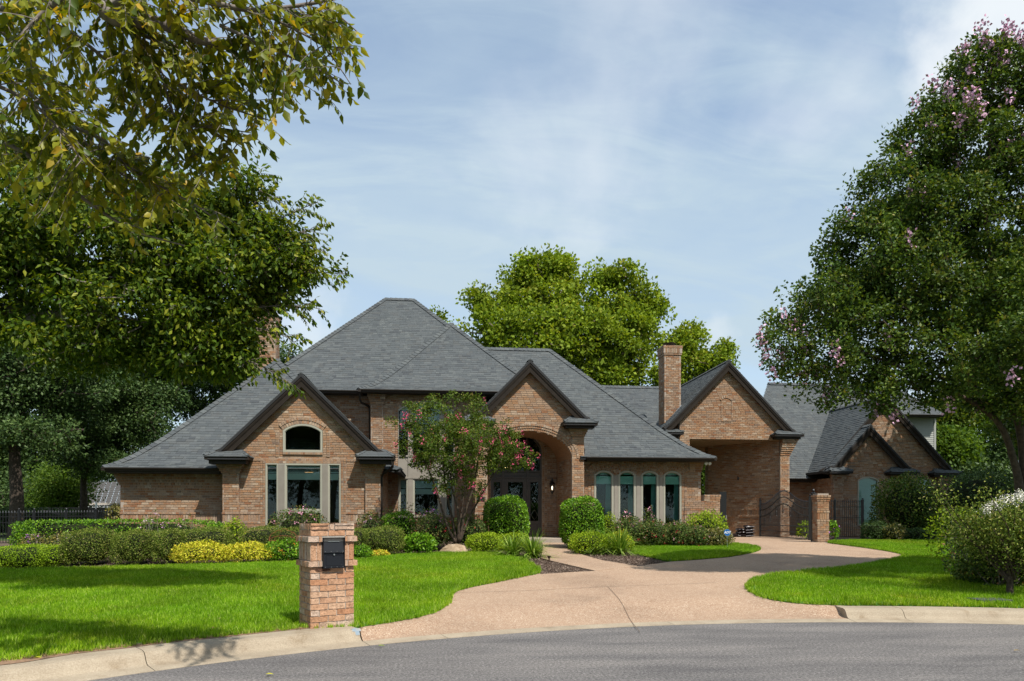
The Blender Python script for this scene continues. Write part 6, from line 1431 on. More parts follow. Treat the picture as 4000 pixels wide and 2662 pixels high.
# bags of mulch
bag_m = mat('black_bag', (.02, .014, .014), .32, .5); bag_w = mat('bag_print', (.22, .21, .22), .5)
bk = ['lowest', 'second lowest', 'second highest', 'topmost']
for st, (pxc, yb, n, wp, bands) in enumerate(((2923, 2093, 4, 36, True), (2893, 2093, 3, 34, False), (2868, 2093, 1, 34, False))):
    Db = 31.4
    for k in range(n):
        c = at_depth(pxc, yb, Db); hz = .125; z = ground(c.x, c.y) - .01 + hz * (k + .5); w = wp / F_PX * Db
        lab = f"{bk[k] if n > 3 else ['lowest', 'middle', 'top'][k]} black mulch bag {'with pale edge stripe in the stack nearest the iron gate' if bands else 'in the crumpled middle stack'}" if n > 1 else 'single flat black bag lying left of the stacked mulch bags'
        root = empty('mulch_bag', (c.x, c.y, z - hz / 2), lab, 'bag', 'bags of mulch stacked in the covered drive'); b = MB(); V = []; nx, ny = 9, 7
        for s_ in (1, -1):
            for j in range(ny):
                for i in range(nx):
                    u, v = i / (nx - 1) * 2 - 1, j / (ny - 1) * 2 - 1; t = hz * .56 * ((1 - abs(u) ** 3.5) * (1 - abs(v) ** 3.5)) ** .4 + random.uniform(-.006, .006)
                    V.append(tuple(Vector((c.x, c.y, z)) + R3 * (u * w / 2 + random.uniform(-.008, .008)) + F3 * v * .24 + Vector((0, 0, s_ * t + .015 * math.sin(u * 3 + k)))))
        F_ = []
        for s_ in range(2):
            o_ = s_ * nx * ny
            for j in range(ny - 1):
                for i in range(nx - 1): q = (o_ + j * nx + i, o_ + j * nx + i + 1, o_ + (j + 1) * nx + i + 1, o_ + (j + 1) * nx + i); F_.append(q if s_ == 0 else q[::-1])
        b.add(V, F_)
        for j in range(nx - 1): b.f.append((j + 1, j, nx * ny + j, nx * ny + j + 1)); b.mi.append(0)
        b.build('sack', bag_m, root, smooth=True)
        if bands:
            b = MB(); q0 = Vector((c.x, c.y, z)) - F3 * .262; b.strip([q0 + R3 * (w * (t - .5) * .9) + Vector((0, 0, .030 * t - .012 + (k % 2) * .01)) for t in (0, .3, .6, 1)], [q0 + R3 * (w * (t - .5) * .9) + Vector((0, 0, .030 * t - .034 + (k % 2) * .01)) for t in (0, .3, .6, 1)], F3 * .012); b.build('printed_stripe', bag_w, root)
# twin floodlight under the dining eave
fl = empty('floodlight', onY(2765, 1803, YD + .2), 'white twin floodlight under the eave corner beside the covered drive', 'floodlight'); hv = fl.location
b = MB(); c0 = onY(2760, 1800, YD - .1); b.lathe(c0 - Vector((0, 0, .03)), [(.05, 0), (.05, .05)], 10); b.build('base', M['white'], fl)
for px, py in ((2757, 1811), (2771, 1811)):
    b = MB(); c = onY(px, py, YD - .22); b.tube([c0 - Vector((0, 0, .02)), c + Vector((0, .08, .02)), c + Vector((0, .06, 0)), c + Vector((0, -.04, -.01)), c + Vector((0, -.06, -.012))], [.012, .02, .035, .062, .058], 12); b.build('lamp_head', M['white'], fl, smooth=False)
# low path light
q0 = G(2145, 2194); pl = empty('path_light', q0, 'small dark path light stub in the mulch beside the walkway', 'path light'); b = MB(); b.lathe(q0 - Vector((0, 0, .05)), [(.018, 0), (.018, .12), (.045, .17), (.05, .19), (.03, .195)], 10); b.build('lamp_body', mat('copper_dark', (.07, .045, .035), .5, .4, .5), pl)
def boulder(label, x0, x1, yt, yb, c0, c1, seed):
    p_ = G((x0 + x1) / 2, yb); D_ = p_.x * FX + p_.y * FY + .25; w = (x1 - x0) / F_PX * D_; c = at_depth((x0 + x1) / 2, yb, D_); gz = ground(c.x, c.y) - .06; h = CAM_Z - (yt - HZ) / F_PX * D_ - gz
    r_ = random.Random(seed); b = MB(); n1, n2 = 20, 10; V = []
    pl_ = [(Vector((r_.uniform(-1, 1), r_.uniform(-1, 1), r_.uniform(-.2, 1))).normalized(), r_.uniform(.62, .9)) for _ in range(14)]
    for j in range(n2 + 1):
        th = -math.pi / 2 + math.pi * j / n2
        for i in range(n1):
            a = 2 * math.pi * i / n1; v = Vector((math.cos(th) * math.cos(a), math.cos(th) * math.sin(a), math.sin(th))); s = 1.0
            for nn, d in pl_:
                k = v.dot(nn)
                if k > .05: s = min(s, d / k)
            s *= 1 + .03 * math.sin(9 * v.x + 7 * v.z); s = min(s, 1.05); V.append(tuple(Vector((c.x, c.y, gz + h * .45)) + R3 * v.x * s * w * .56 + F3 * v.y * s * .38 + Vector((0, 0, v.z * s * h * .62))))
    b.add(V, [(j * n1 + i, j * n1 + (i + 1) % n1, (j + 1) * n1 + (i + 1) % n1, (j + 1) * n1 + i) for j in range(n2) for i in range(n1)])
    o = b.build('boulder', grain('sandstone' + str(seed), c0, c1, 7, .9, .8, .05, 7, .2, (.55, .5, .45), 1.5)); tag(o, label, 'boulder')
boulder('pale tan flat-topped boulder between the roses and the lawn left of the walkway', 1718, 1840, 2123, 2162, (.26, .18, .11), (.46, .36, .25), 4)
boulder('brown boulder half hidden under the red roses on the island lawn', 2562, 2648, 2099, 2123, (.22, .13, .08), (.40, .27, .18), 9)
# rusty garden bench
Db = 18.4; rust = grain('rust', (.09, .03, .012), (.26, .10, .035), 30, .8, .4, .004); bn = empty('garden_bench', G(1107, 2170), 'rusty scrolled iron garden bench between the box hedge and the yellow shrubs', 'bench')
Bp = lambda px, py, dd=0: at_depth(px, py, Db + dd)
b = MB()
def curve(pts, r=.008, dd=0): b.tube([Bp(x, y, dd) for x, y in pts], r, 5)
curve([(1052, 2170), (1052, 2105), (1056, 2094)], .016); curve([(1158, 2170), (1159, 2108), (1157, 2095)], .016); b.build('post', rust, bn); b = MB()
curve([(1055, 2106), (1075, 2097), (1105, 2093), (1135, 2096), (1157, 2106)]); b.build('arched_rail', rust, bn); b = MB()
curve([(1056, 2093), (1062, 2085), (1075, 2081), (1082, 2074), (1092, 2073), (1100, 2077), (1103, 2068), (1110, 2065), (1119, 2068), (1123, 2076), (1130, 2072), (1139, 2079), (1144, 2080), (1150, 2084), (1156, 2090), (1159, 2098)]); b.build('scroll_crest', rust, bn); b = MB()
curve([(1137, 2092), (1140, 2082), (1147, 2080), (1152, 2086)], .008); b.build('scroll', rust, bn)
for yy in (2112, 2123, 2133):
    b = MB(); b.box(Bp(1105, yy), R3 * (50 / F_PX * Db), F3 * .01, (0, 0, .011)); b.build('back_slat', rust, bn)
for k in range(4): b = MB(); b.box(Bp(1105, 2146, -.12 - .10 * k), R3 * (52 / F_PX * Db), F3 * .03, (0, 0, .008)); b.build('seat_slat', rust, bn)
for px in (1054, 1157): b = MB(); b.tube([Bp(px, 2170, -.5), Bp(px, 2146, -.5), Bp(px, 2146, 0)], .014, 5); b.build('leg', rust, bn)
# utility lid by the right bush
q0 = G(3865, 2352); o = MB(); o.box(q0 + Vector((0, 0, .01)), R3 * .27, F3 * .17, (0, 0, .04)); ul = o.build('utility_box_lid', grain('lid_grey', (.05, .052, .055), (.075, .078, .08), 30, .7)); tag(ul, 'flat grey utility box lid set in the grass under the right bush', 'utility lid')
# fallen leaves in the gutter and on the road
lf = [(1036, 2638, 'yellow curled leaf on the asphalt below the first kerb joint'), (129, 2573, 'yellow leaf lying on the grass edge at the far left kerb'), (1476, 2526, 'pale green leaf in the gutter right of the mailbox'), (3960, 2545, 'brown leaf on the asphalt at the right edge'), (380, 2620, 'small orange leaf on the gutter pan at lower left')]
for i, (px, py, lab) in enumerate(lf):
    c = flat(px, py, .155 if py < 2600 and px < 200 else .012); P = np.array([[c.x, c.y, c.z + .008]]); me_m = M['yellow'] if i in (0, 1, 4) else (M['lime'] if i == 2 else M['dry'])
    o = leaf_obj('fallen_leaf', P, np.array([[RX, RY, .1]]), np.array([[0.1, 0, 1.]]), .085, .045, me_m, None, np.array([.6]), True, kind=None); tag(o, lab, 'leaf', 'fallen leaves along the kerb')
# ------------------------------------------------------------------ iron gate, fences, gate pillar
def picket(b, p, h, r=.009, fin=True, base=0.0):
    b.tube([p + Vector((0, 0, base)), p + Vector((0, 0, h))], r, 4)
    if fin: b.tube([p + Vector((0, 0, h)), p + Vector((0, 0, h + .02)), p + Vector((0, 0, h + .05)), p + Vector((0, 0, h + .10))], [r * .8, r * 2.2, r * 1.6, .001], 5)
gL = at_depth(2970, 2093, 32.2); gR = at_depth(3164, 2109, 26.9); gL.z = ground(gL.x, gL.y) - .02; gR.z = ground(gR.x, gR.y) - .02
gate = empty('iron_gate', (gL + gR) / 2, 'tall black wrought iron driveway gate with double arched rails and twisted bars', 'gate'); n = 42; L_ = gR - gL
arch_ = lambda t: 1.50 + .55 * math.exp(-((t - .52) / .23) ** 2)
def topz(t): return 1.18 + .52 * math.exp(-((t - .50) / .25) ** 2)
for t, h in ((0, 1.62), (1, 1.62)):
    b = MB(); p = gL + L_ * t; b.box(p + Vector((0, 0, h / 2)), (.035, 0, 0), (0, .035, 0), (0, 0, h / 2)); b.lathe(p + Vector((0, 0, h)), [(.05, 0), (.05, .02), (.015, .04), (.035, .07), (.035, .09), (.005, .12)], 8); b.build('gate_post', M['iron'], gate)
for k in range(1, n):
    t = k / n; b = MB(); picket(b, gL + L_ * t, topz(t) + .22, .0115); b.build('picket', M['iron'], gate)
for off in (0, -.28):
    b = MB(); b.tube([gL + L_ * (i / 24) + Vector((0, 0, topz(i / 24) + off)) for i in range(25)], .022, 5); b.build('arched_rail', M['iron'], gate)
for z, t1 in ((.52, 1), (.28, 1), (.04, 1)): b = MB(); b.tube([gL + Vector((0, 0, z)), gR + Vector((0, 0, z))], .022, 4); b.build('rail', M['iron'], gate)
for t, z in ((.10, .55), (.22, .78), (.36, 1.02), (.50, 1.12), (.64, 1.02), (.80, .78), (.94, .60)):
    b = MB(); p = gL + L_ * t
    for s_ in range(3): b.tube([p + Vector((math.cos(i * 1.3 + s_ * 2.1) * .028, math.sin(i * 1.3 + s_ * 2.1) * .028, z + .36 * i / 10 - .1)) for i in range(11)], .006, 4)
    b.build('twisted_basket', M['iron'], gate)
mp_ = G(3177, 2114); ma = empty('gate_mast', mp_, 'thick black steel gate post with ball finial in front of the brick pillar', 'gate post'); b = MB(); b.box(mp_ + Vector((0, 0, .84)), (.065, 0, 0), (0, .065, 0), (0, 0, .86)); b.build('shaft', M['iron'], ma)
b = MB(); b.lathe(mp_ + Vector((0, 0, 1.70)), [(.085, 0), (.085, .02), (.04, .04), (.02, .055), (.045, .08), (.05, .105), (.03, .14), (.003, .165)], 10); b.build('ball_finial', M['iron'], ma)
# brick gate pillar
Pp = G(3206, 2116); GP_ = empty('gate_pillar', Pp, 'square brick gate pillar with stepped cap between gate and iron fence', 'pillar'); hw = .205; hp = 1.68; nrow = int(hp / .077)
me_c = {}
for k in range(nrow):
    z = Pp.z + k * .077; cap = k >= nrow - 3; pr = (.015 * (k - nrow + 4)) if cap else (.014 if k in (nrow - 8, nrow - 12) else 0); h2 = hw + pr
    if k in (nrow - 11, nrow - 10, nrow - 9):
        if k != nrow - 11: continue
        for (u, v) in ((R3, -F3), (-R3, F3), (F3, R3), (-F3, -R3)):
            for j in range(5):
                key = 'soldier'
                if key not in me_c: me_c[key] = rough_brick('brick', .068, .222, .06, 91, .002)
                o = bpy.data.objects.new('brick', me_c[key]); COL.objects.link(o); o.parent = GP_; o.rotation_euler = (0, 0, math.atan2(u.y, u.x)); o.location = Pp + v * (h2 - .03) + u * ((j - 2) * .080) + Vector((0, 0, z + .115 - Pp.z)) - Vector(GP_.location)
        continue
    for (u, v) in ((R3, -F3), (-R3, F3), (F3, R3), (-F3, -R3)):
        cuts_ = [-h2, -h2 + .20, h2 - .018] if k % 2 else [-h2, -h2 + .10, -h2 + .30, h2 - .018]
        if pr: cuts_ = [-h2 + (2 * h2) * j / 4 for j in range(5)]
        for a, c in zip(cuts_, cuts_[1:]):
            key = round(c - a, 2)
            if key not in me_c: me_c[key] = rough_brick('brick', c - a - .012, .065, .06, int(key * 100), .002)
            o = bpy.data.objects.new('brick', me_c[key]); COL.objects.link(o); o.parent = GP_; o.rotation_euler = (0, 0, math.atan2(u.y, u.x)); o.location = v * (h2 - .03) + u * (a + c) / 2 + Vector((0, 0, z + .0385 - Pp.z))
b = MB(); b.box(Pp + Vector((0, 0, hp / 2 - .05)), R3 * (hw - .014), F3 * (hw - .014), (0, 0, hp / 2 + .04)); b.build('mortar', M['mortar'], GP_)
def fence(label, a, c, h, n, posts, bh=.1, rails=(.12, .8), name='iron_fence', seed=0, rings=False, fh=None):
    f = empty(name, (a + c) / 2, label, 'fence'); L_ = c - a
    for i in range(n + 1):
        t = i / n; p = a + L_ * t; p.z = ground(p.x, p.y) if abs(a.z - c.z) < 9 else p.z
        b = MB(); picket(b, p, h, .0115, base=bh); b.build('picket', M['iron'], f)
    for t in posts:
        p = a + L_ * t; p.z = ground(p.x, p.y); b = MB(); b.box(p + Vector((0, 0, (h + .08) / 2)), (.032, 0, 0), (0, .032, 0), (0, 0, (h + .08) / 2)); b.lathe(p + Vector((0, 0, h + .08)), [(.045, 0), (.045, .015), (.01, .03), (.03, .055), (.004, .09)], 8); b.build('post', M['iron'], f)
    for z in rails:
        b = MB(); p, q = a.copy(), c.copy(); p.z = ground(p.x, p.y) + h * z; q.z = ground(q.x, q.y) + h * z; b.tube([p, q], .016, 4); b.build('rail', M['iron'], f)
    return f
a, c = G(3232, 2108), G(3372, 2108); fence('black iron picket fence panel right of the brick gate pillar', a, c, 1.42, 17, (.21, .985), rails=(.08, .58, .87))
a, c = at_depth(-420, HZ, 22.2), at_depth(440, HZ, 23.6); a.z = ground(a.x, a.y); c.z = ground(c.x, c.y)
fence('black iron picket fence behind the long clipped hedge at left', a, c, 1.04, 74, (0, .14, .28, .42, .56, .63, .78, .92), rails=(.1, .72, .9), fh=1)
# weathered board fence and the neighbour's roof far left
a, c = at_depth(150, HZ, 37), at_depth(560, HZ, 37); wf = empty('board_fence', (a.x, a.y, .7), 'weathered grey board fence below the neighbouring roof at far left', 'fence'); n = 36
M['boards'] = grain('old_boards', (.10, .085, .07), (.19, .165, .14), 8, .9, .2, .005)
me_b = None
for i in range(n):
    p = a.lerp(c, (i + .5) / n)
    if me_b is None: b = MB(); b.box((0, 0, 0), R3 * ((c - a).length / n / 2 - .006), F3 * .012, (0, 0, .66)); me_b = b.mesh('board', M['boards'])
    o = bpy.data.objects.new('board', me_b); COL.objects.link(o); o.parent = wf; o.location = Vector((p.x, p.y, 1.38 + random.uniform(-.01, .01))) - Vector(wf.location)
b = MB(); p = at_depth(376, HZ, 36.9); b.tube([Vector((p.x, p.y, .6)), Vector((p.x, p.y, 2.28))], .05, 8); b.build('metal_post', M['steel'], wf)
nh = empty('neighbour_house', at_depth(420, HZ, 44), 'low neighbouring house with pale grey shingled roof behind the board fence', 'house'); b = MB(); Dh = 44; q = lambda px, py, d=0: at_depth(px, py, Dh + d)
b.prism([q(250, 1965), q(760, 1965), q(760, 2060), q(250, 2060)], F3 * 6); b.build('wall', mat('cream_siding', (.42, .38, .32), .8), nh)
M['tileroof'] = grain('tile_roof', (.055, .052, .05), (.10, .096, .09), 5, .9, .3, .02)
b = MB(); n = 11
for i in range(n):
    t0, t1 = i / n, (i + 1) / n; ya, yb_ = 1972 - 92 * t0, 1972 - 92 * t1; d0, d1 = 4.5 * t0, 4.5 * t1
    for j in range(24):
        xa = 265 + 495 * j / 24; xb_ = 265 + 495 * (j + 1) / 24 - 2; sh = 60 * t0
        b.prism([q(xa + sh * .5, ya + 2, d0 - .08), q(xb_ + sh * .5, ya + 2, d0 - .08), q(xb_ + sh * .5, yb_ + 2, d1), q(xa + sh * .5, yb_ + 2, d1)], Vector((0, 0, -.04)))
b.build('roof_tiles', M['tileroof'], nh, kind='stuff'); b = MB(); b.prism([q(262, 1973, -.05), q(765, 1973, -.05), q(765, 1983, -.05), q(262, 1983, -.05)], F3 * .1); b.build('eave_board', M['white'], nh)
# ------------------------------------------------------------------ hedges and shrubs, left to right
S_ = shrub
S_('long clipped glossy green hedge in front of the low left wing', 75, 846, 2034, 2100, M['gloss'], 7, .055, 9500, name='hedge', cat='hedge', thick=.9, D=20.6, lump=.035)
bx_g = 'low rounded bright green box shrubs at the left lawn edge'
S_('bright clipped box cut off by the left edge of the picture', -70, 31, 2150, 2227, M['boxg'], 3.2, .028, 3200, group=bx_g, thick=1.2)
S_('wide bright clipped box nearest the left edge', 14, 190, 2130, 2224, M['boxg'], 3.4, .028, 6500, group=bx_g, thick=1.3)
S_('smaller bright clipped box just left of the big olive hedges', 200, 268, 2131, 2218, M['boxg'], 3.2, .028, 3600, group=bx_g, thick=1.2)
bx_o = 'big boxy olive hedges behind the left lawn'
S_('largest boxy olive hedge at the left with a tan clipped top', 281, 424, 2068, 2215, M['boxw'], 3.0, .030, 9500, group=bx_o, thick=1.5)
S_('boxy olive hedge with a brown dead patch on its right side', 472, 590, 2073, 2213, M['boxw'], 3.0, .030, 8500, group=bx_o, thick=1.4)
S_('narrow rounded olive hedge left of the yellow shrubs', 634, 703, 2070, 2209, M['boxw'], 3.0, .030, 6000, group=bx_o, thick=1.3)
S_('olive hedge set further back behind the yellow shrubs', 714, 896, 2064, 2150, M['boxw'], 3.4, .032, 7000, group=bx_o, thick=1.4, D=18.8)
S_('olive hedge strip showing between the second and third big hedges', 575, 712, 2072, 2130, M['boxw'], 5, .034, 2200, group=bx_o, thick=.7, D=20.0)
S_('feathery light green nandina between the olive hedges and the bay wall', 868, 962, 2030, 2145, M['lime'], 2, .05, 1500, loose=.25, D=20.2, stems=8)
S_('dark olive hedge under the left bay window behind the bench', 948, 1100, 2060, 2150, M['boxw'], 4, .032, 5200, thick=1.2, D=19.4, group=bx_o)
S_('lighter olive hedge between the bench and the mailbox pillar', 1080, 1215, 2063, 2150, M['boxw'], 4, .032, 4200, thick=1.2, D=19.6, group=bx_o)
S_('spreading golden yellow shrub left of the bench', 676, 905, 2118, 2212, M['yellow'], 1.8, .045, 3800, loose=.30, thick=1.2)
S_('second golden yellow shrub touching the green lantana', 850, 1085, 2122, 2205, M['yellow'], 1.8, .045, 3800, loose=.30, thick=1.2)
S_('bright green lantana with a few yellow flowers beside the mailbox pillar', 1040, 1190, 2112, 2200, M['gloss'], 2.2, .055, 2600, loose=.15, thick=1.2, flowers=(('f_orange', 10, .05),))
S_('pink flowering rose bush in front of the left bay window', 1052, 1280, 1984, 2110, M['rose'], 2.0, .055, 3200, loose=.3, D=21.4, thick=1.2, flowers=(('f_mauve', 26, .09),), twigs=22, name='rose_bush', cat='rose bush')
S_('thin lilac flowered shrub over the left end of the long hedge', 545, 660, 2006, 2085, M['rose'], 2, .045, 700, loose=.35, D=20.0, flowers=(('f_lilac', 14, .06),), core=False, twigs=14)
S_('small lilac flowered shrub over the right end of the long hedge', 690, 780, 2022, 2085, M['rose'], 2, .045, 420, loose=.35, D=20.2, flowers=(('f_lilac', 12, .06),), core=False, twigs=10)
S_('purple flowered plant in the gap left of the olive hedges', 84, 190, 2090, 2150, M['var'], 2, .05, 800, loose=.3, D=18.5, flowers=(('f_purple', 12, .07),), core=False, twigs=12)
S_('reddish leaved plant between the bright box and the olive hedge', 190, 285, 2080, 2160, M['var'], 2, .05, 900, loose=.3, D=18.3, flowers=(('f_purple', 6, .06),), core=False, twigs=12)
S_('large rounded olive boxwood dome right of the mailbox pillar', 1424, 1580, 2057, 2176, M['boxw'], 2.7, .030, 8500, thick=1.5)
S_('olive boxwood partly hidden behind the mailbox pillar', 1350, 1440, 2066, 2172, M['boxw'], 3, .030, 3500, thick=1.3, group=bx_o)
S_('small fresh green groundcover shrub at the right foot of the mailbox pillar', 1368, 1450, 2134, 2188, M['gloss'], 2.2, .05, 1200, loose=.12)
S_('small orange and yellow nandina beside the boxwood dome', 1446, 1520, 2150, 2180, M['yellow'], 2, .04, 700, loose=.2, flowers=(('f_orange', 8, .04),))
S_('lilac flowered bush under the right end of the left bay', 1395, 1500, 2000, 2100, M['rose'], 2, .05, 1700, loose=.3, D=21.8, flowers=(('f_lilac', 12, .07),), twigs=12)
S_('dark glossy evergreen shrub below the downspout', 1500, 1622, 2003, 2110, M['gloss'], 3, .06, 2600, loose=.08, D=21.6)
S_('tall thin rose with pink blooms beside the downspout', 1495, 1650, 1972, 2060, M['rose'], 2, .055, 700, loose=.35, D=22.2, core=False, twigs=16, flowers=(('f_pink', 9, .10),), name='rose_bush', cat='rose bush')
S_('broad leaved green plant between the boxwood dome and the roses', 1574, 1700, 2086, 2168, M['gloss'], 2, .075, 1500, loose=.25)
S_('dark rose bush with red blooms left of the crape myrtle trunk', 1622, 1768, 2012, 2140, M['rose'], 2.2, .05, 3200, loose=.22, D=21.0, thick=1.4, flowers=(('f_red', 16, .065),), name='rose_bush', cat='rose bush', twigs=10)
S_('dark rose bush with red blooms right of the crape myrtle trunk', 1758, 1905, 2018, 2135, M['rose'], 2.2, .05, 3200, loose=.22, D=21.3, thick=1.4, flowers=(('f_red', 12, .065),), name='rose_bush', cat='rose bush', twigs=10)
S_('purple flowered shrub below the centre window', 1625, 1730, 1988, 2075, M['rose'], 2, .05, 900, loose=.35, D=23.5, core=False, twigs=12, flowers=(('f_purple', 14, .09),))
S_('light green low shrub beside the pale boulder', 1826, 1965, 2085, 2164, M['lime'], 2.6, .045, 3600, loose=.12, thick=1.1)
S_('light green low shrub left of the walkway beneath the globe', 1940, 2068, 2084, 2150, M['lime'], 2.6, .045, 3200, loose=.12, thick=1.1)
gl = 'tall clipped globe shrubs flanking the porch'
S_('tall clipped globe shrub left of the front door', 1890, 2062, 1942, 2122, M['gloss'], 2.9, .055, 9000, D=22.0, group=gl, lump=.05, twigs=40)
S_('tall clipped globe shrub right of the front door', 2190, 2354, 1946, 2136, M['gloss'], 2.9, .055, 9000, D=21.8, group=gl, lump=.05, twigs=40)
S_('small light green shrub between the right globe and the dining windows', 2345, 2413, 2008, 2100, M['lime'], 2.1, .045, 1400, loose=.2, D=23.2)
S_('pale green mounded shrub right of the walkway', 2226, 2370, 2080, 2166, M['lime'], 2.4, .045, 3200, loose=.15, thick=1.1)
S_('green mounded shrub with an orange tipped nandina behind the strap leaves', 2340, 2470, 2084, 2156, M['lime'], 2.4, .045, 2800, loose=.15, thick=1.0)
S_('orange tipped nandina under the first dining window', 2390, 2460, 2076, 2130, M['yellow'], 2, .05, 500, loose=.35, D=20.5, core=False, stems=8)
lg = 'arching strap leaf clumps beside the walkway'
strap_clump('strap leaf clump left of the walkway, further from the path', 2003, 2176, 128, n=260, group=lg); strap_clump('strap leaf clump left of the walkway, nearest the path', 2080, 2180, 140, n=300, group=lg)
strap_clump('strap leaf clump right of the walkway, nearest the path', 2345, 2164, 130, n=260, group=lg); strap_clump('strap leaf clump right of the walkway, nearest the island lawn', 2420, 2166, 145, n=300, group=lg)
strap_clump('tiny grass tuft between the lawn tip and the left clumps', 2049, 2190, 36, n=90)
rg = 'red flowering rose bushes under the dining windows'
for lab, x0, x1, yt in (('red rose bush below the second dining window', 2400, 2520, 2022), ('red rose bush with a tall mauve cane below the third dining window', 2495, 2610, 2034), ('red rose bush behind the brown boulder', 2590, 2700, 2040), ('lowest red rose bush beside the lime shrub', 2670, 2760, 2056)):
    S_(lab, x0, x1, yt, 2122, M['rose'], 2.1, .05, 3000, loose=.22, D=22.2, thick=1.3, group=rg, flowers=(('f_red', 10, .065), ('f_mauve', 7, .06)), name='rose_bush', cat='rose bush', twigs=12)
S_('tall mauve flowered cane rose left of the second dining window', 2408, 2475, 1996, 2060, M['rose'], 2, .05, 350, loose=.35, D=23.0, core=False, twigs=9, flowers=(('f_mauve', 12, .09),), name='rose_bush', cat='rose bush')
S_('tall mauve flowered cane rose before the third dining window', 2500, 2560, 1985, 2060, M['rose'], 2, .05, 350, loose=.35, D=23.0, core=False, twigs=9, flowers=(('f_mauve', 8, .09),), name='rose_bush', cat='rose bush')
S_('bright lime spiky shrub in front of the brick garden wall', 2686, 2832, 2000, 2090, M['lime'], 2.3, .06, 2600, loose=.28, D=23.2, thick=1.4, twigs=10)
S_('mixed yellow and green low shrub beside the security sign', 2705, 2856, 2066, 2126, M['var'], 2.2, .05, 3000, loose=.2, D=22.4, thick=1.2)
# right side planting
S_('bright green plant seen through the iron gate', 3118, 3175, 2040, 2108, M['lime'], 2, .09, 350, loose=.25, D=27.6, core=False, stems=6)
S_('purple flowered plant behind the right iron fence', 3229, 3272, 2040, 2104, M['gloss'], 2, .09, 350, loose=.2, D=26.5, core=False, flowers=(('f_purple', 3, .14),), stems=5)
S_('large dark feathery shrub in front of the right gable windows', 3425, 3655, 1862, 2110, M['crape'], 2.3, .08, 7500, loose=.25, D=26.6, thick=2.2, twigs=30)
S_('low dark shrub left of the feathery shrub', 3372, 3470, 2040, 2112, M['oak'], 2.6, .06, 2000, loose=.15, D=25.6)
S_('brownish variegated low shrub below the feathery shrub', 3450, 3530, 2048, 2110, M['var'], 2.2, .06, 1000, loose=.2, D=25.3)
S_('dark mixed foliage shrub right of the feathery shrub', 3590, 3720, 2010, 2112, M['crape'], 2.4, .07, 2400, loose=.25, D=26.2, flowers=(('f_purple', 4, .12),))
S_('low dusty green shrub at the right bed edge', 3530, 3640, 2066, 2114, M['oak'], 2.6, .06, 1500, loose=.15, D=25.2)
S_('purple flowered dark shrub behind the white flowering bush', 3690, 3810, 1985, 2110, M['crape'], 2.3, .07, 2200, loose=.25, D=24.0, flowers=(('f_purple', 5, .12),))
S_('big very dark evergreen shrub beyond the right wing corner', 3705, 3960, 1836, 2090, M['oak'], 2.6, .07, 6500, loose=.12, D=26.0, thick=3)
S_('bright arching shrub left of the white flowering bush', 3640, 3850, 1985, 2110, M['lime'], 2.0, .08, 900, loose=.35, D=17.5, core=False, twigs=16)
S_('dark low shrub under the white flowering bush', 3770, 4120, 2180, 2340, M['crape'], 2.6, .05, 5000, loose=.15, D=13.0, thick=1.5)
S_('leafy variegated shrub wrapped behind the white flowering bush', 3722, 4130, 1985, 2310, M['rose'], 2.0, .055, 5500, loose=.38, D=12.6, thick=1.3, twigs=26, hug=.3)
# right bush with white blossom
DB = 12.3; rb0 = G(3945, 2330); bush = empty('flowering_bush', rb0, 'open branched bush with white blossom on top at the right edge', 'bush'); b = MB(); tips = []
C = at_depth(3945, HZ, DB)
for a_, r_, z_ in [(random.uniform(0, 6.28), random.uniform(.25, 1.0), random.uniform(.8, 1.75)) for _ in range(34)]:
    e_ = Vector((C.x, C.y, rb0.z)) + R3 * math.cos(a_) * r_ * (1.15 if math.cos(a_) < 0 else 1.0) + F3 * math.sin(a_) * r_ * .8 + Vector((0, 0, z_)); s0 = rb0 + Vector((random.uniform(-.08, .08), random.uniform(-.08, .08), random.uniform(.25, .5))); m_ = (s0 + e_) / 2 + Vector((random.uniform(-.15, .15), random.uniform(-.15, .15), .05))
    b.tube([s0, m_, e_], [.022, .014, .005], 5); tips += [e_, m_.lerp(e_, .5), m_]
b.tube([rb0 - Vector((0, 0, .1)), rb0 + Vector((0, 0, .5))], [.06, .045], 7); b.build('stems', M['bark_brown'], bush)
T = np.array([tuple(t) for t in tips]); n = 11000; ix = rng.integers(0, len(T), n); P = T[ix] + rng.normal(size=(n, 3)) * .15
leaf_obj('foliage', P, unit(n), unit(n) + np.array([0, 0, .5]), .050 * (.6 + .8 * rng.random(n)), .028, M['boxw'], bush)
tp = np.array([tuple(at_depth(px, py, DB + dd)) for px, py, dd in [(3860 + 180 * rng.random(), 0, rng.uniform(-.4, .6)) for _ in range(90)] for py in [0]]) if False else None
wp_ = []
for _ in range(120):
    u = rng.random(); px = 3845 + 230 * u; py = 1990 - 55 * min(1, u * 1.6) + rng.normal() * 9; wp_.append(tuple(at_depth(px, py, DB + rng.uniform(-.35, .45))))
wp_ = np.array(wp_); P = np.repeat(wp_, 14, 0) + rng.normal(size=(len(wp_) * 14, 3)) * .035; leaf_obj('blossoms', P, unit(len(P)), unit(len(P)), .028, .024, M['f_white'], bush)

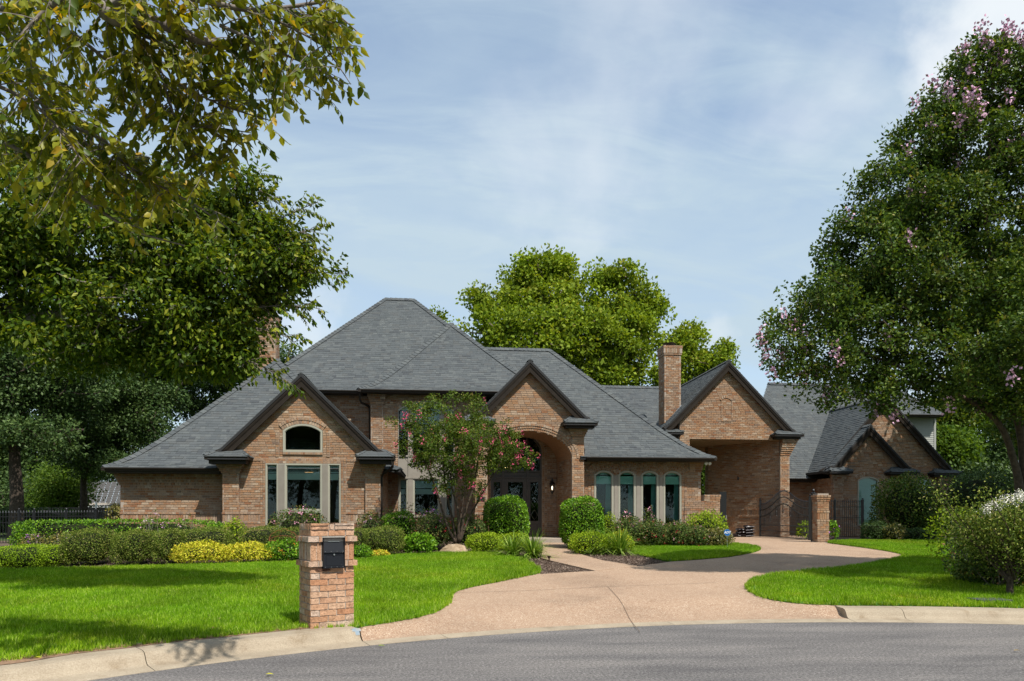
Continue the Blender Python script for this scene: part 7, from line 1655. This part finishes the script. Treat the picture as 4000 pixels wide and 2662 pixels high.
# ------------------------------------------------------------------ trees
def V3(px, py, D): p = at_depth(px, py, D); return (p.x, p.y, p.z)
def blob(px, py, D, rx, rz, ry=None): p = at_depth(px, py, D); k = D / F_PX; return (p.x, p.y, p.z, rx * k, (ry if ry else rx * k), rz * k)
def tree(label, base_px, D, blobs, trunk, ncl, per, crad, leaf, m, bark, cat='tree', name='tree', r0=.3, group=None, z0=None, **kw):
    g = at_depth(base_px, HZ, D); gz = ground(g.x, g.y) - .1 if z0 is None else z0; root = empty(name, (g.x, g.y, gz), label, cat, group); b = MB(); nd = []
    for pts in trunk: o = limb(b, [((g.x, g.y, gz) if q == 0 else V3(*q)) for q in pts[0]], pts[1], pts[2]); nd += [tuple(p) for p in o[3:]]
    b.build('trunk', bark, root, smooth=True); crown(root, blobs, ncl, per, crad, leaf, m, nd, bark, **kw); return root
# big sycamore like tree behind the centre of the house
D = 50
tree('huge bright green tree rising behind the middle of the house', 2200, D, [blob(2060, 1075, D, 75, 60), blob(2150, 1060, D + 1, 75, 55), blob(2030, 1165, D - 1, 85, 60), blob(2170, 1170, D, 95, 70), blob(2230, 1095, D + 1, 45, 40), blob(2350, 1085, D + 1, 50, 50), blob(2430, 1090, D + 1, 65, 50), blob(2370, 1180, D, 80, 60), blob(2500, 1170, D + 1, 65, 50), blob(2545, 1240, D + 1, 55, 65), blob(2460, 1260, D - 1, 80, 60), blob(1890, 1190, D - 2, 65, 45), blob(1840, 1265, D - 3, 55, 45), blob(1950, 1260, D - 3, 85, 55), blob(2070, 1280, D - 4, 90, 55), blob(2200, 1265, D - 4, 80, 55), blob(2290, 1290, D - 3, 85, 55), blob(2400, 1350, D - 3, 90, 60), blob(2140, 1370, D - 4, 110, 55), blob(2270, 1400, D - 3, 100, 55), blob(1960, 1360, D - 3, 90, 60), blob(2490, 1420, D - 2, 75, 75), blob(2370, 1470, D - 3, 90, 50), blob(2560, 1340, D, 45, 50)],
     [([0, (2200, 1700, D), (2150, 1400, D), (2050, 1150, D)], .55, .10), ([(2200, 1600, D), (2350, 1350, D), (2420, 1150, D)], .35, .08), ([(2180, 1550, D), (1980, 1350, D - 2)], .3, .08)], 430, 110, .78, .26, M['syc'], M['bark_smooth'], aspect=.8, twig_r=.05, shellb=.72)
D = 46
tree('green tree behind the right chimney', 2720, D, [blob(2660, 1350, D, 55, 45), blob(2690, 1430, D, 90, 80), blob(2800, 1420, D, 60, 40), blob(2610, 1460, D - 1, 50, 60), blob(2700, 1320, D, 38, 35), blob(2832, 1360, D, 28, 24)], [([0, (2700, 1600, D), (2690, 1380, D)], .3, .06), ([(2700, 1560, D), (2810, 1400, D)], .15, .04)], 120, 100, .70, .22, M['syc'], M['bark_smooth'], aspect=.7, twig_r=.04, shellb=.7)
D = 48
tree('small tree top peeking over the main roof hip', 1700, D, [blob(1712, 1245, D, 32, 24), blob(1690, 1290, D, 50, 40)], [([0, (1700, 1500, D), (1700, 1260, D)], .2, .04)], 26, 90, .6, .2, M['syc'], M['bark_smooth'], aspect=.7, twig_r=.03)
# oaks at the left
og = 'dark oaks standing beyond the left fence'
D = 31
tree('thick trunked dark oak at the far left', 62, D, [blob(60, 1560, D, 190, 120), blob(-120, 1640, D, 180, 160), blob(250, 1500, D + 1, 170, 120), blob(120, 1700, D - 1, 170, 70), blob(60, 1400, D, 220, 120), blob(-150, 1420, D, 200, 160)],
     [([0, (66, 1950, D), (58, 1750, D), (90, 1560, D), (60, 1400, D)], .36, .10), ([(60, 1740, D), (200, 1690, D), (330, 1680, D)], .16, .05), ([(66, 1760, D), (-60, 1650, D)], .16, .05)], 460, 130, .62, .15, M['oak'], M['bark'], r0=.4, group=og, twig_r=.03, aspect=.6)
D = 36
tree('slimmer dark oak beside the corner of the left wing', 322, D, [blob(430, 1520, D, 130, 90), blob(540, 1440, D + 2, 150, 110), blob(600, 1560, D + 1, 120, 60), blob(440, 1690, D, 130, 70), blob(350, 1790, D, 120, 60), blob(300, 1620, D, 110, 80), blob(560, 1640, D, 90, 50), blob(470, 1820, D - 1, 90, 45), blob(700, 1430, D + 2, 130, 90)],
     [([0, (328, 1960, D), (330, 1850, D), (380, 1700, D), (440, 1500, D)], .24, .06), ([(335, 1840, D), (470, 1690, D), (560, 1600, D)], .12, .04), ([(330, 1860, D), (260, 1700, D)], .12, .04)], 520, 130, .60, .15, M['oak'], M['bark'], group=og, twig_r=.03, aspect=.6)
D = 42
tree('dark oak behind the left chimney', 900, D, [blob(860, 1440, D, 150, 80), blob(1000, 1420, D, 110, 60), blob(1110, 1400, D, 45, 30), blob(760, 1540, D, 140, 100), blob(900, 1330, D, 120, 70)], [([0, (900, 1700, D), (880, 1450, D)], .35, .08)], 230, 120, .8, .17, M['oak'], M['bark'], group=og, twig_r=.04, aspect=.6)
fg = 'background trees closing the left horizon'
for i, (px, py, rx, rz, D, lab, m_) in enumerate(((330, 1560, 330, 230, 60, 'broad dark tree filling the sky gap behind both oaks', 'oak'), (-260, 1750, 260, 260, 52, 'dark tree mass at the left frame edge behind the oaks', 'oak'), (150, 1830, 190, 160, 55, 'shaded tree seen between the two oak trunks', 'oak'), (520, 1770, 160, 170, 58, 'tree beyond the neighbouring roof', 'oak'), (240, 1930, 70, 90, 40, 'bright leafy sapling behind the iron fence', 'bright'), (100, 1975, 120, 90, 42, 'shaded green shrubbery behind the thick oak trunk', 'oak'))):
    tree(lab, px, D, [blob(px, py, D, rx, rz)], [([0, (px, min(py + rz, 2000), D), (px, py, D)], .2, .05)], 190 if i < 3 else 110, 120, 1.1, .34 if i < 3 else .16, M[m_], M['bark'], group=fg, twig_r=.04, shellb=.8)
S_('pink tipped shrub against the left corner of the house', 415, 478, 1975, 2050, M['var'], 2, .08, 1200, loose=.25, D=25.0, flowers=(('f_pink', 3, .1),))
S_('dark hedge mass below the far left trees', -300, 300, 1990, 2070, M['oak'], 5, .10, 5000, D=34, thick=2, cat='hedge', name='hedge')
# right background
rg_ = 'background trees on the right horizon'
for i, (px, py, rx, rz, D, lab, m_) in enumerate(((3790, 1690, 150, 150, 50, 'sunlit pale green tree beyond the right wing', 'bright'), (3700, 1800, 70, 90, 40, 'bright green tree close behind the right wing corner', 'bright'), (3900, 1500, 170, 140, 56, 'olive tree behind the crape myrtle trunk', 'crape_l'), (4060, 1800, 170, 220, 44, 'dark tree at the right frame edge', 'oak'), (3850, 1950, 190, 110, 38, 'dark leafy thicket behind the right lawn', 'oak'), (3700, 1640, 50, 60, 46, 'small green tree beside the siding wall', 'crape_l'))):
    tree(lab, px, D, [blob(px, py, D, rx, rz)], [([0, (px, min(py + rz, 2000), D), (px, py, D)], .2, .05)], 150, 120, .95, .26, M[m_], M['bark'], group=rg_, twig_r=.04, shellb=.8)
D = 44
tree('green tree behind the covered drive', 2740, D + 6, [blob(2740, 1880, 44, 60, 130)], [([0, (2740, 1990, 44), (2740, 1850, 44)], .2, .05)], 60, 110, .8, .2, M['bright'], M['bark'], group=rg_)
# crape myrtle in front of the centre bay
D = 21.2; k = D / F_PX
tree('rounded crape myrtle with hot pink blossom in front of the centre windows', 1790, D, [blob(1710, 1700, D, 150, 105), blob(1870, 1690, D, 140, 90), blob(1780, 1600, D, 130, 70), blob(1640, 1650, D, 90, 80), blob(1960, 1740, D, 110, 70), blob(2020, 1800, D, 70, 45), blob(1720, 1800, D, 130, 50), blob(1870, 1810, D, 120, 50), blob(1600, 1760, D, 50, 40), blob(1680, 1570, D, 40, 30), blob(1800, 1550, D, 30, 30), blob(1880, 1580, D, 30, 30), blob(1540, 1665, D, 35, 20), blob(1800, 1880, D, 130, 80), blob(1720, 1860, D, 70, 50), blob(2060, 1790, D - .2, 50, 28), blob(1500, 1650, D, 30, 14), blob(1790, 1740, D - .5, 190, 90)],
     [([(1780, 2120, D), (1745, 2050, D), (1715, 1950, D), (1680, 1850, D), (1640, 1770, D)], .05, .018), ([(1785, 2120, D), (1765, 2020, D + .1), (1740, 1900, D + .1), (1730, 1780, D)], .045, .018), ([(1790, 2120, D), (1790, 2000, D - .1), (1760, 1870, D - .1), (1790, 1750, D)], .05, .018), ([(1795, 2120, D), (1815, 2010, D), (1850, 1900, D), (1870, 1780, D)], .05, .018), ([(1795, 2120, D), (1830, 2030, D + .2), (1900, 1900, D + .1), (1960, 1800, D)], .045, .015), ([(1788, 2120, D), (1800, 2020, D + .2), (1820, 1880, D + .2)], .04, .015)],
     400, 66, .18, .070, M['crape_l'], M['bark_brown'], name='crape_myrtle', flowers=('f_pink', 62, .11, 16), twig_r=.008, shellb=.5, aspect=.55, z0=.6)
# large crape myrtle at the right
D = 14.0
tree('big crape myrtle with lilac blossom leaning in from the right edge', 3990, D + .4, [blob(3900, 330, D, 170, 130), blob(4080, 300, D, 170, 150), blob(3640, 560, D, 170, 120), blob(3830, 600, D, 190, 160), blob(4060, 650, D, 200, 200), blob(3500, 760, D, 170, 140), blob(3700, 850, D, 190, 170), blob(3950, 950, D + .3, 200, 200), blob(3370, 980, D, 170, 150), blob(3560, 1080, D, 190, 160), blob(3780, 1170, D, 190, 150), blob(3220, 1200, D, 150, 130), blob(3400, 1290, D, 170, 120), blob(3620, 1340, D, 170, 110), blob(3090, 1330, D, 110, 85), blob(3040, 1260, D, 65, 55), blob(3120, 1440, D, 75, 65), blob(3230, 1390, D, 110, 90), blob(3500, 1440, D, 110, 70), blob(4000, 1350, D - 1.5, 170, 130), blob(3850, 1430, D - 1, 130, 100), blob(4050, 1150, D - 1, 150, 150), blob(4020, 1560, D - .5, 90, 90), blob(3150, 1520, D, 35, 45), blob(3260, 1560, D, 50, 60), blob(3420, 1510, D, 90, 60), blob(3580, 1490, D, 90, 50), blob(3330, 1460, D + .5, 120, 70), blob(3060, 1420, D, 60, 60), blob(3700, 1500, D, 90, 50), blob(3830, 240, D, 110, 70), blob(3760, 330, D, 120, 80), blob(3690, 430, D, 110, 80), blob(3900, 1540, D, 120, 80), blob(3980, 1680, D + 1, 90, 110), blob(3450, 1575, D, 60, 40), blob(3640, 1560, D, 70, 45), blob(4300, 500, D, 220, 230), blob(4350, 1000, D, 230, 250), blob(4300, 1400, D + 1, 200, 160), blob(3330, 1180, D + 1.2, 170, 150), blob(3600, 900, D + 1.4, 200, 180)],
     [([0, (3985, 1950, D + .3), (3960, 1800, D + .2), (3890, 1640, D), (3700, 1520, D), (3480, 1420, D), (3250, 1330, D)], .10, .02), ([(3995, 2150, D + .4), (4000, 1850, D + .3), (3960, 1600, D), (3800, 1400, D), (3680, 1200, D), (3560, 950, D)], .10, .025), ([(4005, 2150, D + .4), (4020, 1800, D + .3), (3990, 1500, D), (3900, 1150, D), (3850, 800, D), (3880, 450, D)], .11, .025), ([(4010, 2150, D + .5), (4060, 1750, D + .4), (4080, 1300, D), (4070, 800, D), (4060, 420, D)], .11, .025), ([(3890, 1640, D), (3760, 1420, D + .3), (3600, 1250, D + .3), (3400, 1080, D)], .05, .02)],
     2250, 70, .25, .080, M['crape'], M['bark_brown'], name='crape_myrtle', flowers=('f_lilac', 260, .16, 24), twig_r=.008, shellb=.6, aspect=.6)
for lab, bpx, D, bl_ in (('shade tree standing just outside the right edge of the picture', 4700, 13.0, [(4540, 900, 290, 260), (4700, 500, 280, 240), (4450, 1260, 190, 140), (4850, 1000, 250, 250)]), ('tall shade tree outside the picture beyond the right wing', 4650, 22.0, [(4500, 700, 300, 260), (4380, 1050, 220, 200), (4650, 1000, 250, 250), (4300, 1350, 160, 150)]), ('tall dark shade tree rising behind the big crape myrtle', 4330, 27.0, [(3990, 1180, 150, 120), (4180, 1030, 220, 170), (4400, 1200, 240, 220), (4130, 1330, 170, 110)])):
    tree(lab, bpx, D, [blob(a, b_, D, c, d) for a, b_, c, d in bl_], [([0, (bpx, 1500, D), (bpx - 100, 1000, D)], .2, .06)], 480, 90, .034 * D, .013 * D, M['crape'], M['bark'], twig_r=.02, shellb=.6)
# second tree at the left, mid distance
D = 11.5
tree('dark leafy elm reaching over the left lawn in front of the house', -420, D + 1, [blob(300, 900, D, 300, 220), blob(650, 960, D, 260, 170), blob(900, 1060, D, 220, 140), blob(1110, 1050, D, 120, 75), blob(150, 1150, D + .5, 300, 180), blob(520, 1200, D, 300, 150), blob(800, 1250, D, 200, 115), blob(900, 1340, D, 80, 80), blob(1060, 1165, D, 70, 30), blob(50, 800, D, 260, 250), blob(-150, 1050, D, 260, 300), blob(700, 800, D, 190, 110), blob(900, 850, D, 110, 70), blob(940, 710, D - .3, 50, 40), blob(350, 1360, D, 260, 70), blob(750, 1390, D, 200, 60), blob(960, 1430, D, 50, 30), blob(1050, 900, D, 90, 60), blob(1110, 985, D, 80, 35), blob(1110, 1060, D, 90, 30)],
     [([0, (-380, 1700, D + .8), (-300, 1300, D + .5), (-100, 1050, D), (250, 900, D), (600, 850, D)], .26, .05), ([(-330, 1450, D + .6), (0, 1290, D + .3), (300, 1220, D), (430, 1250, D), (620, 1270, D), (860, 1330, D)], .13, .03), ([(-320, 1380, D + .5), (100, 1180, D + .3), (450, 1080, D), (800, 1060, D), (1080, 1050, D)], .13, .03)],
     1250, 62, .30, .105, M['elm_green'], M['bark_grey'], name='elm_tree', pw=.5, twig_r=.012, hang=.5, shellb=.55, aspect=.5, detail=False)
# nearest tree, boughs hanging in at the upper left
NR = empty('elm_bough_tree', (-6.6, 1.2, 0.2), 'nearest elm with big olive leaves hanging in at the upper left corner', 'tree'); b = MB(); nd = []
trunk0 = limb(b, [(-6.6, 1.2, .1), (-6.5, 1.5, 2.4), (-6.1, 2.1, 4.4), (-5.2, 3.0, 6.2)], .24, .14)
def bough(pts, r0, r1):
    o = limb(b, pts, r0, r1, 7); return o
bs = []
bs.append(bough([tuple(trunk0[-1]), V3(200, -160, 5.6), V3(430, 60, 5.4), V3(620, 90, 5.4), V3(820, 170, 5.4), V3(1000, 155, 5.5)], .11, .012))
bs.append(bough([V3(430, 60, 5.4), V3(560, 140, 5.5), V3(740, 200, 5.6), V3(900, 300, 5.7)], .022, .006))
bs.append(bough([V3(430, 40, 5.4), V3(560, -40, 5.2), V3(800, 5, 5.2), V3(1000, 40, 5.3), V3(1240, 10, 5.4), V3(1330, -10, 5.4)], .035, .008))
bs.append(bough([V3(860, 100, 5.3), V3(1080, 200, 5.3), V3(1240, 270, 5.3), V3(1340, 330, 5.3)], .014, .004))
bs.append(bough([V3(-100, 50, 6.2), V3(60, 170, 6.2), V3(220, 430, 6.3), V3(420, 640, 6.3), V3(640, 770, 6.3)], .04, .006))
bs.append(bough([V3(-150, 250, 6.0), V3(60, 330, 6.0), V3(260, 480, 6.1), V3(420, 560, 6.0), V3(520, 700, 6.0)], .03, .006))
bs.append(bough([V3(560, 150, 5.5), V3(640, 330, 5.6), V3(700, 480, 5.7), V3(850, 500, 5.7), V3(980, 520, 5.8)], .012, .004))
bs.append(bough([V3(700, 330, 5.6), V3(860, 410, 5.6), V3(1050, 470, 5.6)], .010, .004)); bs.append(bough([V3(720, 480, 5.9), V3(860, 520, 5.9), V3(960, 590, 5.9)], .009, .003))
bs.append(bough([V3(570, 160, 5.6), V3(640, 300, 5.8), V3(720, 480, 5.9), V3(860, 640, 5.9)], .012, .004))
bs.append(bough([V3(-150, 480, 6.2), V3(100, 600, 6.2), V3(330, 780, 6.2), V3(520, 900, 6.2), V3(720, 960, 6.2)], .03, .005))
bs.append(bough([V3(1000, 40, 5.3), V3(1160, 120, 5.2), V3(1280, 180, 5.2), V3(1400, 190, 5.2)], .012, .004))
bs.append(bough([V3(1240, 10, 5.4), V3(1320, 60, 5.3), V3(1390, 120, 5.3)], .010, .004)); bs.append(bough([V3(1240, 150, 5.2), V3(1310, 240, 5.2), V3(1370, 330, 5.2)], .009, .003)); bs.append(bough([V3(400, 560, 6.2), V3(560, 690, 6.1), V3(760, 800, 6.1), V3(900, 900, 6.1)], .014, .004)); bs.append(bough([V3(-100, 300, 5.2), V3(150, 420, 5.2), V3(330, 640, 5.3)], .02, .004))
bs.append(bough([V3(-150, 0, 6.0), V3(200, 90, 5.9), V3(420, 240, 5.9), V3(600, 420, 5.9)], .03, .006))
bs.append(bough([V3(300, -60, 5.0), V3(160, 60, 5.0), V3(60, 160, 5.0)], .03, .006))
for q in bs: nd += q
b.build('trunk', M['bark_grey'], NR, smooth=True)
DROOP = .10
TB = MB(); LP = []; LD = []; LN = []; LL = []; LV = []
def twig(s, d, ln, leafs):
    d = Vector(d).normalized(); pts = [Vector(s)]; n = 6
    for i in range(n): d = (d + Vector((0, 0, -DROOP)) + Vector(rng.normal(size=3)) * .12).normalized(); pts.append(pts[-1] + d * ln / n)
    TB.tube(pts, [.005 - .0035 * i / n for i in range(n + 1)], 4, cap=False); side = d.cross(Vector((0, 0, 1))).normalized(); k = int(ln / .036); v0 = rng.random()
    for i in range(2, k + 1):
        t = i / k * n; j = min(int(t), n - 1); p = pts[j].lerp(pts[j + 1], t - j); dd = (pts[j + 1] - pts[j]).normalized(); sd = side * (1 if i % 2 else -1)
        l = (sd * .7 + dd * .55 + Vector((0, 0, -.75)) + Vector(rng.normal(size=3)) * .22).normalized(); nn = (dd.cross(l) * (1 if i % 2 else -1) + Vector(rng.normal(size=3)) * .35 + Vector((0, 0, .3)))
        LP.append(tuple(p)); LD.append(tuple(l)); LN.append(tuple(nn)); LL.append(leafs * (.75 + .5 * rng.random())); LV.append(min(1, max(0, .15 + .55 * v0 + .35 * rng.normal() * .6)))
def env_ok(p):
    D_ = p.x * FX + p.y * FY
    if D_ < 2.5: return False
    px = 2000 + (p.x * RX + p.y * RY) / D_ * F_PX; py = HZ - (p.z - CAM_Z) / D_ * F_PX
    return py < 930 and not (px > 1450 or (py > 470 and px > 1090) or (py > 570 and px > 980) or (py > 760 and px > 900 and py < 800))
cand = 0
for q in bs:
    for i in range(len(q) - 1):
        seg = q[i + 1] - q[i]
        for _ in range(max(1, int(seg.length / .030))):
            s0 = q[i].lerp(q[i + 1], rng.random()); a = rng.random() * 6.283; sd = seg.normalized(); o = sd.orthogonal().normalized(); o2 = sd.cross(o); d = sd * rng.uniform(.1, .8) + (o * math.cos(a) + o2 * math.sin(a)) * .9; d.z = d.z * .6 - .15
            ln = rng.uniform(.25, .72)
            if env_ok(s0 + d.normalized() * ln + Vector((0, 0, -.12))): twig(s0, d, ln, .088)
TB.build('twigs', M['bark_grey'], NR, kind='stuff')
LP = np.array(LP); LD = np.array(LD); LN = np.array(LN); LL = np.array(LL); LV = np.array(LV); print('near leaves', len(LP))
dist = np.linalg.norm(LP - np.array([0, 0, CAM_Z]), axis=1); order = np.argsort(-LL / dist); big = order[:300]; rest = order[300:]
leaf_obj('foliage', LP[rest], LD[rest], LN[rest], LL[rest], LL[rest] * .52, M['elm'], NR, LV[rest], True)
lv = []
for t_ in range(6):
    V, Fc, k = leaf_arrays(np.zeros((1, 3)), np.array([[0, 0, -1.]]), np.array([[0, -1., 0]]), 1.0, .50 + .02 * t_, .12 + .03 * t_, True); me = np_mesh('leaf', V, Fc, np.full(k, (t_ + .5) / 6)); me.materials.append(M['elm']); lv.append(me)
for i in big:
    d = Vector(LD[i]).normalized(); nn = Vector(LN[i]); s = d.cross(nn).normalized(); nr = s.cross(d); R = Matrix((s, nr * -1 if False else -nr, -d)).transposed()
    if R.determinant() < 0: R = Matrix((-s, -nr, -d)).transposed()
    o = bpy.data.objects.new('leaf', lv[int(LV[i] * 5.99)]); COL.objects.link(o); o.parent = NR; o.matrix_local = Matrix.Translation(Vector(LP[i]) - Vector(NR.location)) @ R.to_4x4() @ Matrix.Scale(LL[i], 4)
# outer sprays of the second elm, twig by twig
TB = MB(); LP = []; LD = []; LN = []; LL = []; LV = []; DROOP = .03; LB = MB(); D = 11.4
for pts in ([(880, 800), (960, 720), (1012, 668)], [(900, 840), (1000, 790), (1065, 770)], [(940, 900), (1100, 850), (1180, 815), (1243, 791)], [(950, 950), (1120, 920), (1255, 889)], [(960, 1010), (1130, 990), (1265, 978)], [(980, 1100), (1150, 1065), (1345, 1070)], [(880, 1220), (1080, 1195), (1248, 1205)], [(900, 1280), (1050, 1290), (1155, 1338)], [(860, 1370), (1020, 1430), (1138, 1500)], [(940, 1040), (1120, 1040), (1230, 1050)], [(900, 1150), (1060, 1140), (1160, 1150)], [(900, 780), (1000, 740), (1090, 800)]):
    q = limb(LB, [V3(x, y, D) for x, y in pts], .016, .004, 5)
    for i in range(len(q) - 1):
        seg = q[i + 1] - q[i]
        for _ in range(max(1, int(seg.length / .035))):
            s0 = q[i].lerp(q[i + 1], rng.random()); sd = seg.normalized(); a = rng.random() * 6.283; o = sd.orthogonal().normalized(); twig(s0, sd * rng.uniform(.6, 1.2) + (o * math.cos(a) + sd.cross(o) * math.sin(a)) * .7, rng.uniform(.18, .42) * (1.0 if i < len(q) * .7 else .6), .10)
me_root = [o for o in bpy.data.objects if o.name.startswith('elm_tree') and o.type == 'EMPTY'][0]
LB.build('spray_limbs', M['bark_grey'], me_root); TB.build('twigs', M['bark_grey'], me_root, kind='stuff')
leaf_obj('outer_leaves', np.array(LP), np.array(LD), np.array(LN), np.array(LL), np.array(LL) * .5, M['elm_green'], me_root, np.clip(np.array(LV) + .2, 0, 1))
# invented trees behind the viewpoint, added only for window reflections and shade
bgp = None; og2 = 'invented trees behind the viewpoint for reflections and shade'
spots = [(-24, -16, 1.0), (-13, -24, 1.15), (-1, -27, .95), (11, -29, 1.1), (24, -24, 1.0), (35, -12, 1.1), (-30, -2, 1.0)]
for i, (x, y, s) in enumerate(spots):
    if i == 0:
        bgp = empty('reflection_tree', (x, y, 0), 'unseen broad green tree added behind the viewpoint for reflections and shade', 'tree', og2); b = MB(); o = limb(b, [(x, y, -.1), (x, y + .2, 2.5), (x + .3, y, 5), (x, y, 8)], .35, .12); b.build('trunk', M['bark'], bgp)
        crown(bgp, [(x, y, 6.5, 4.6, 4.6, 3.6), (x + 1, y - 1, 9.3, 3, 3, 2.3)], 150, 90, 1.15, .30, M['oak'], [tuple(p) for p in o[4:]], M['bark'], twig_r=.05, shellb=.75)
        bgp.location = (x, y, 0)
    else:
        r = bgp.copy(); COL.objects.link(r); r.location = (x, y, 0); r.rotation_euler = (0, 0, i * 1.3); r.scale = (s, s, s)
        for ch in bgp.children: c = ch.copy(); COL.objects.link(c); c.parent = r
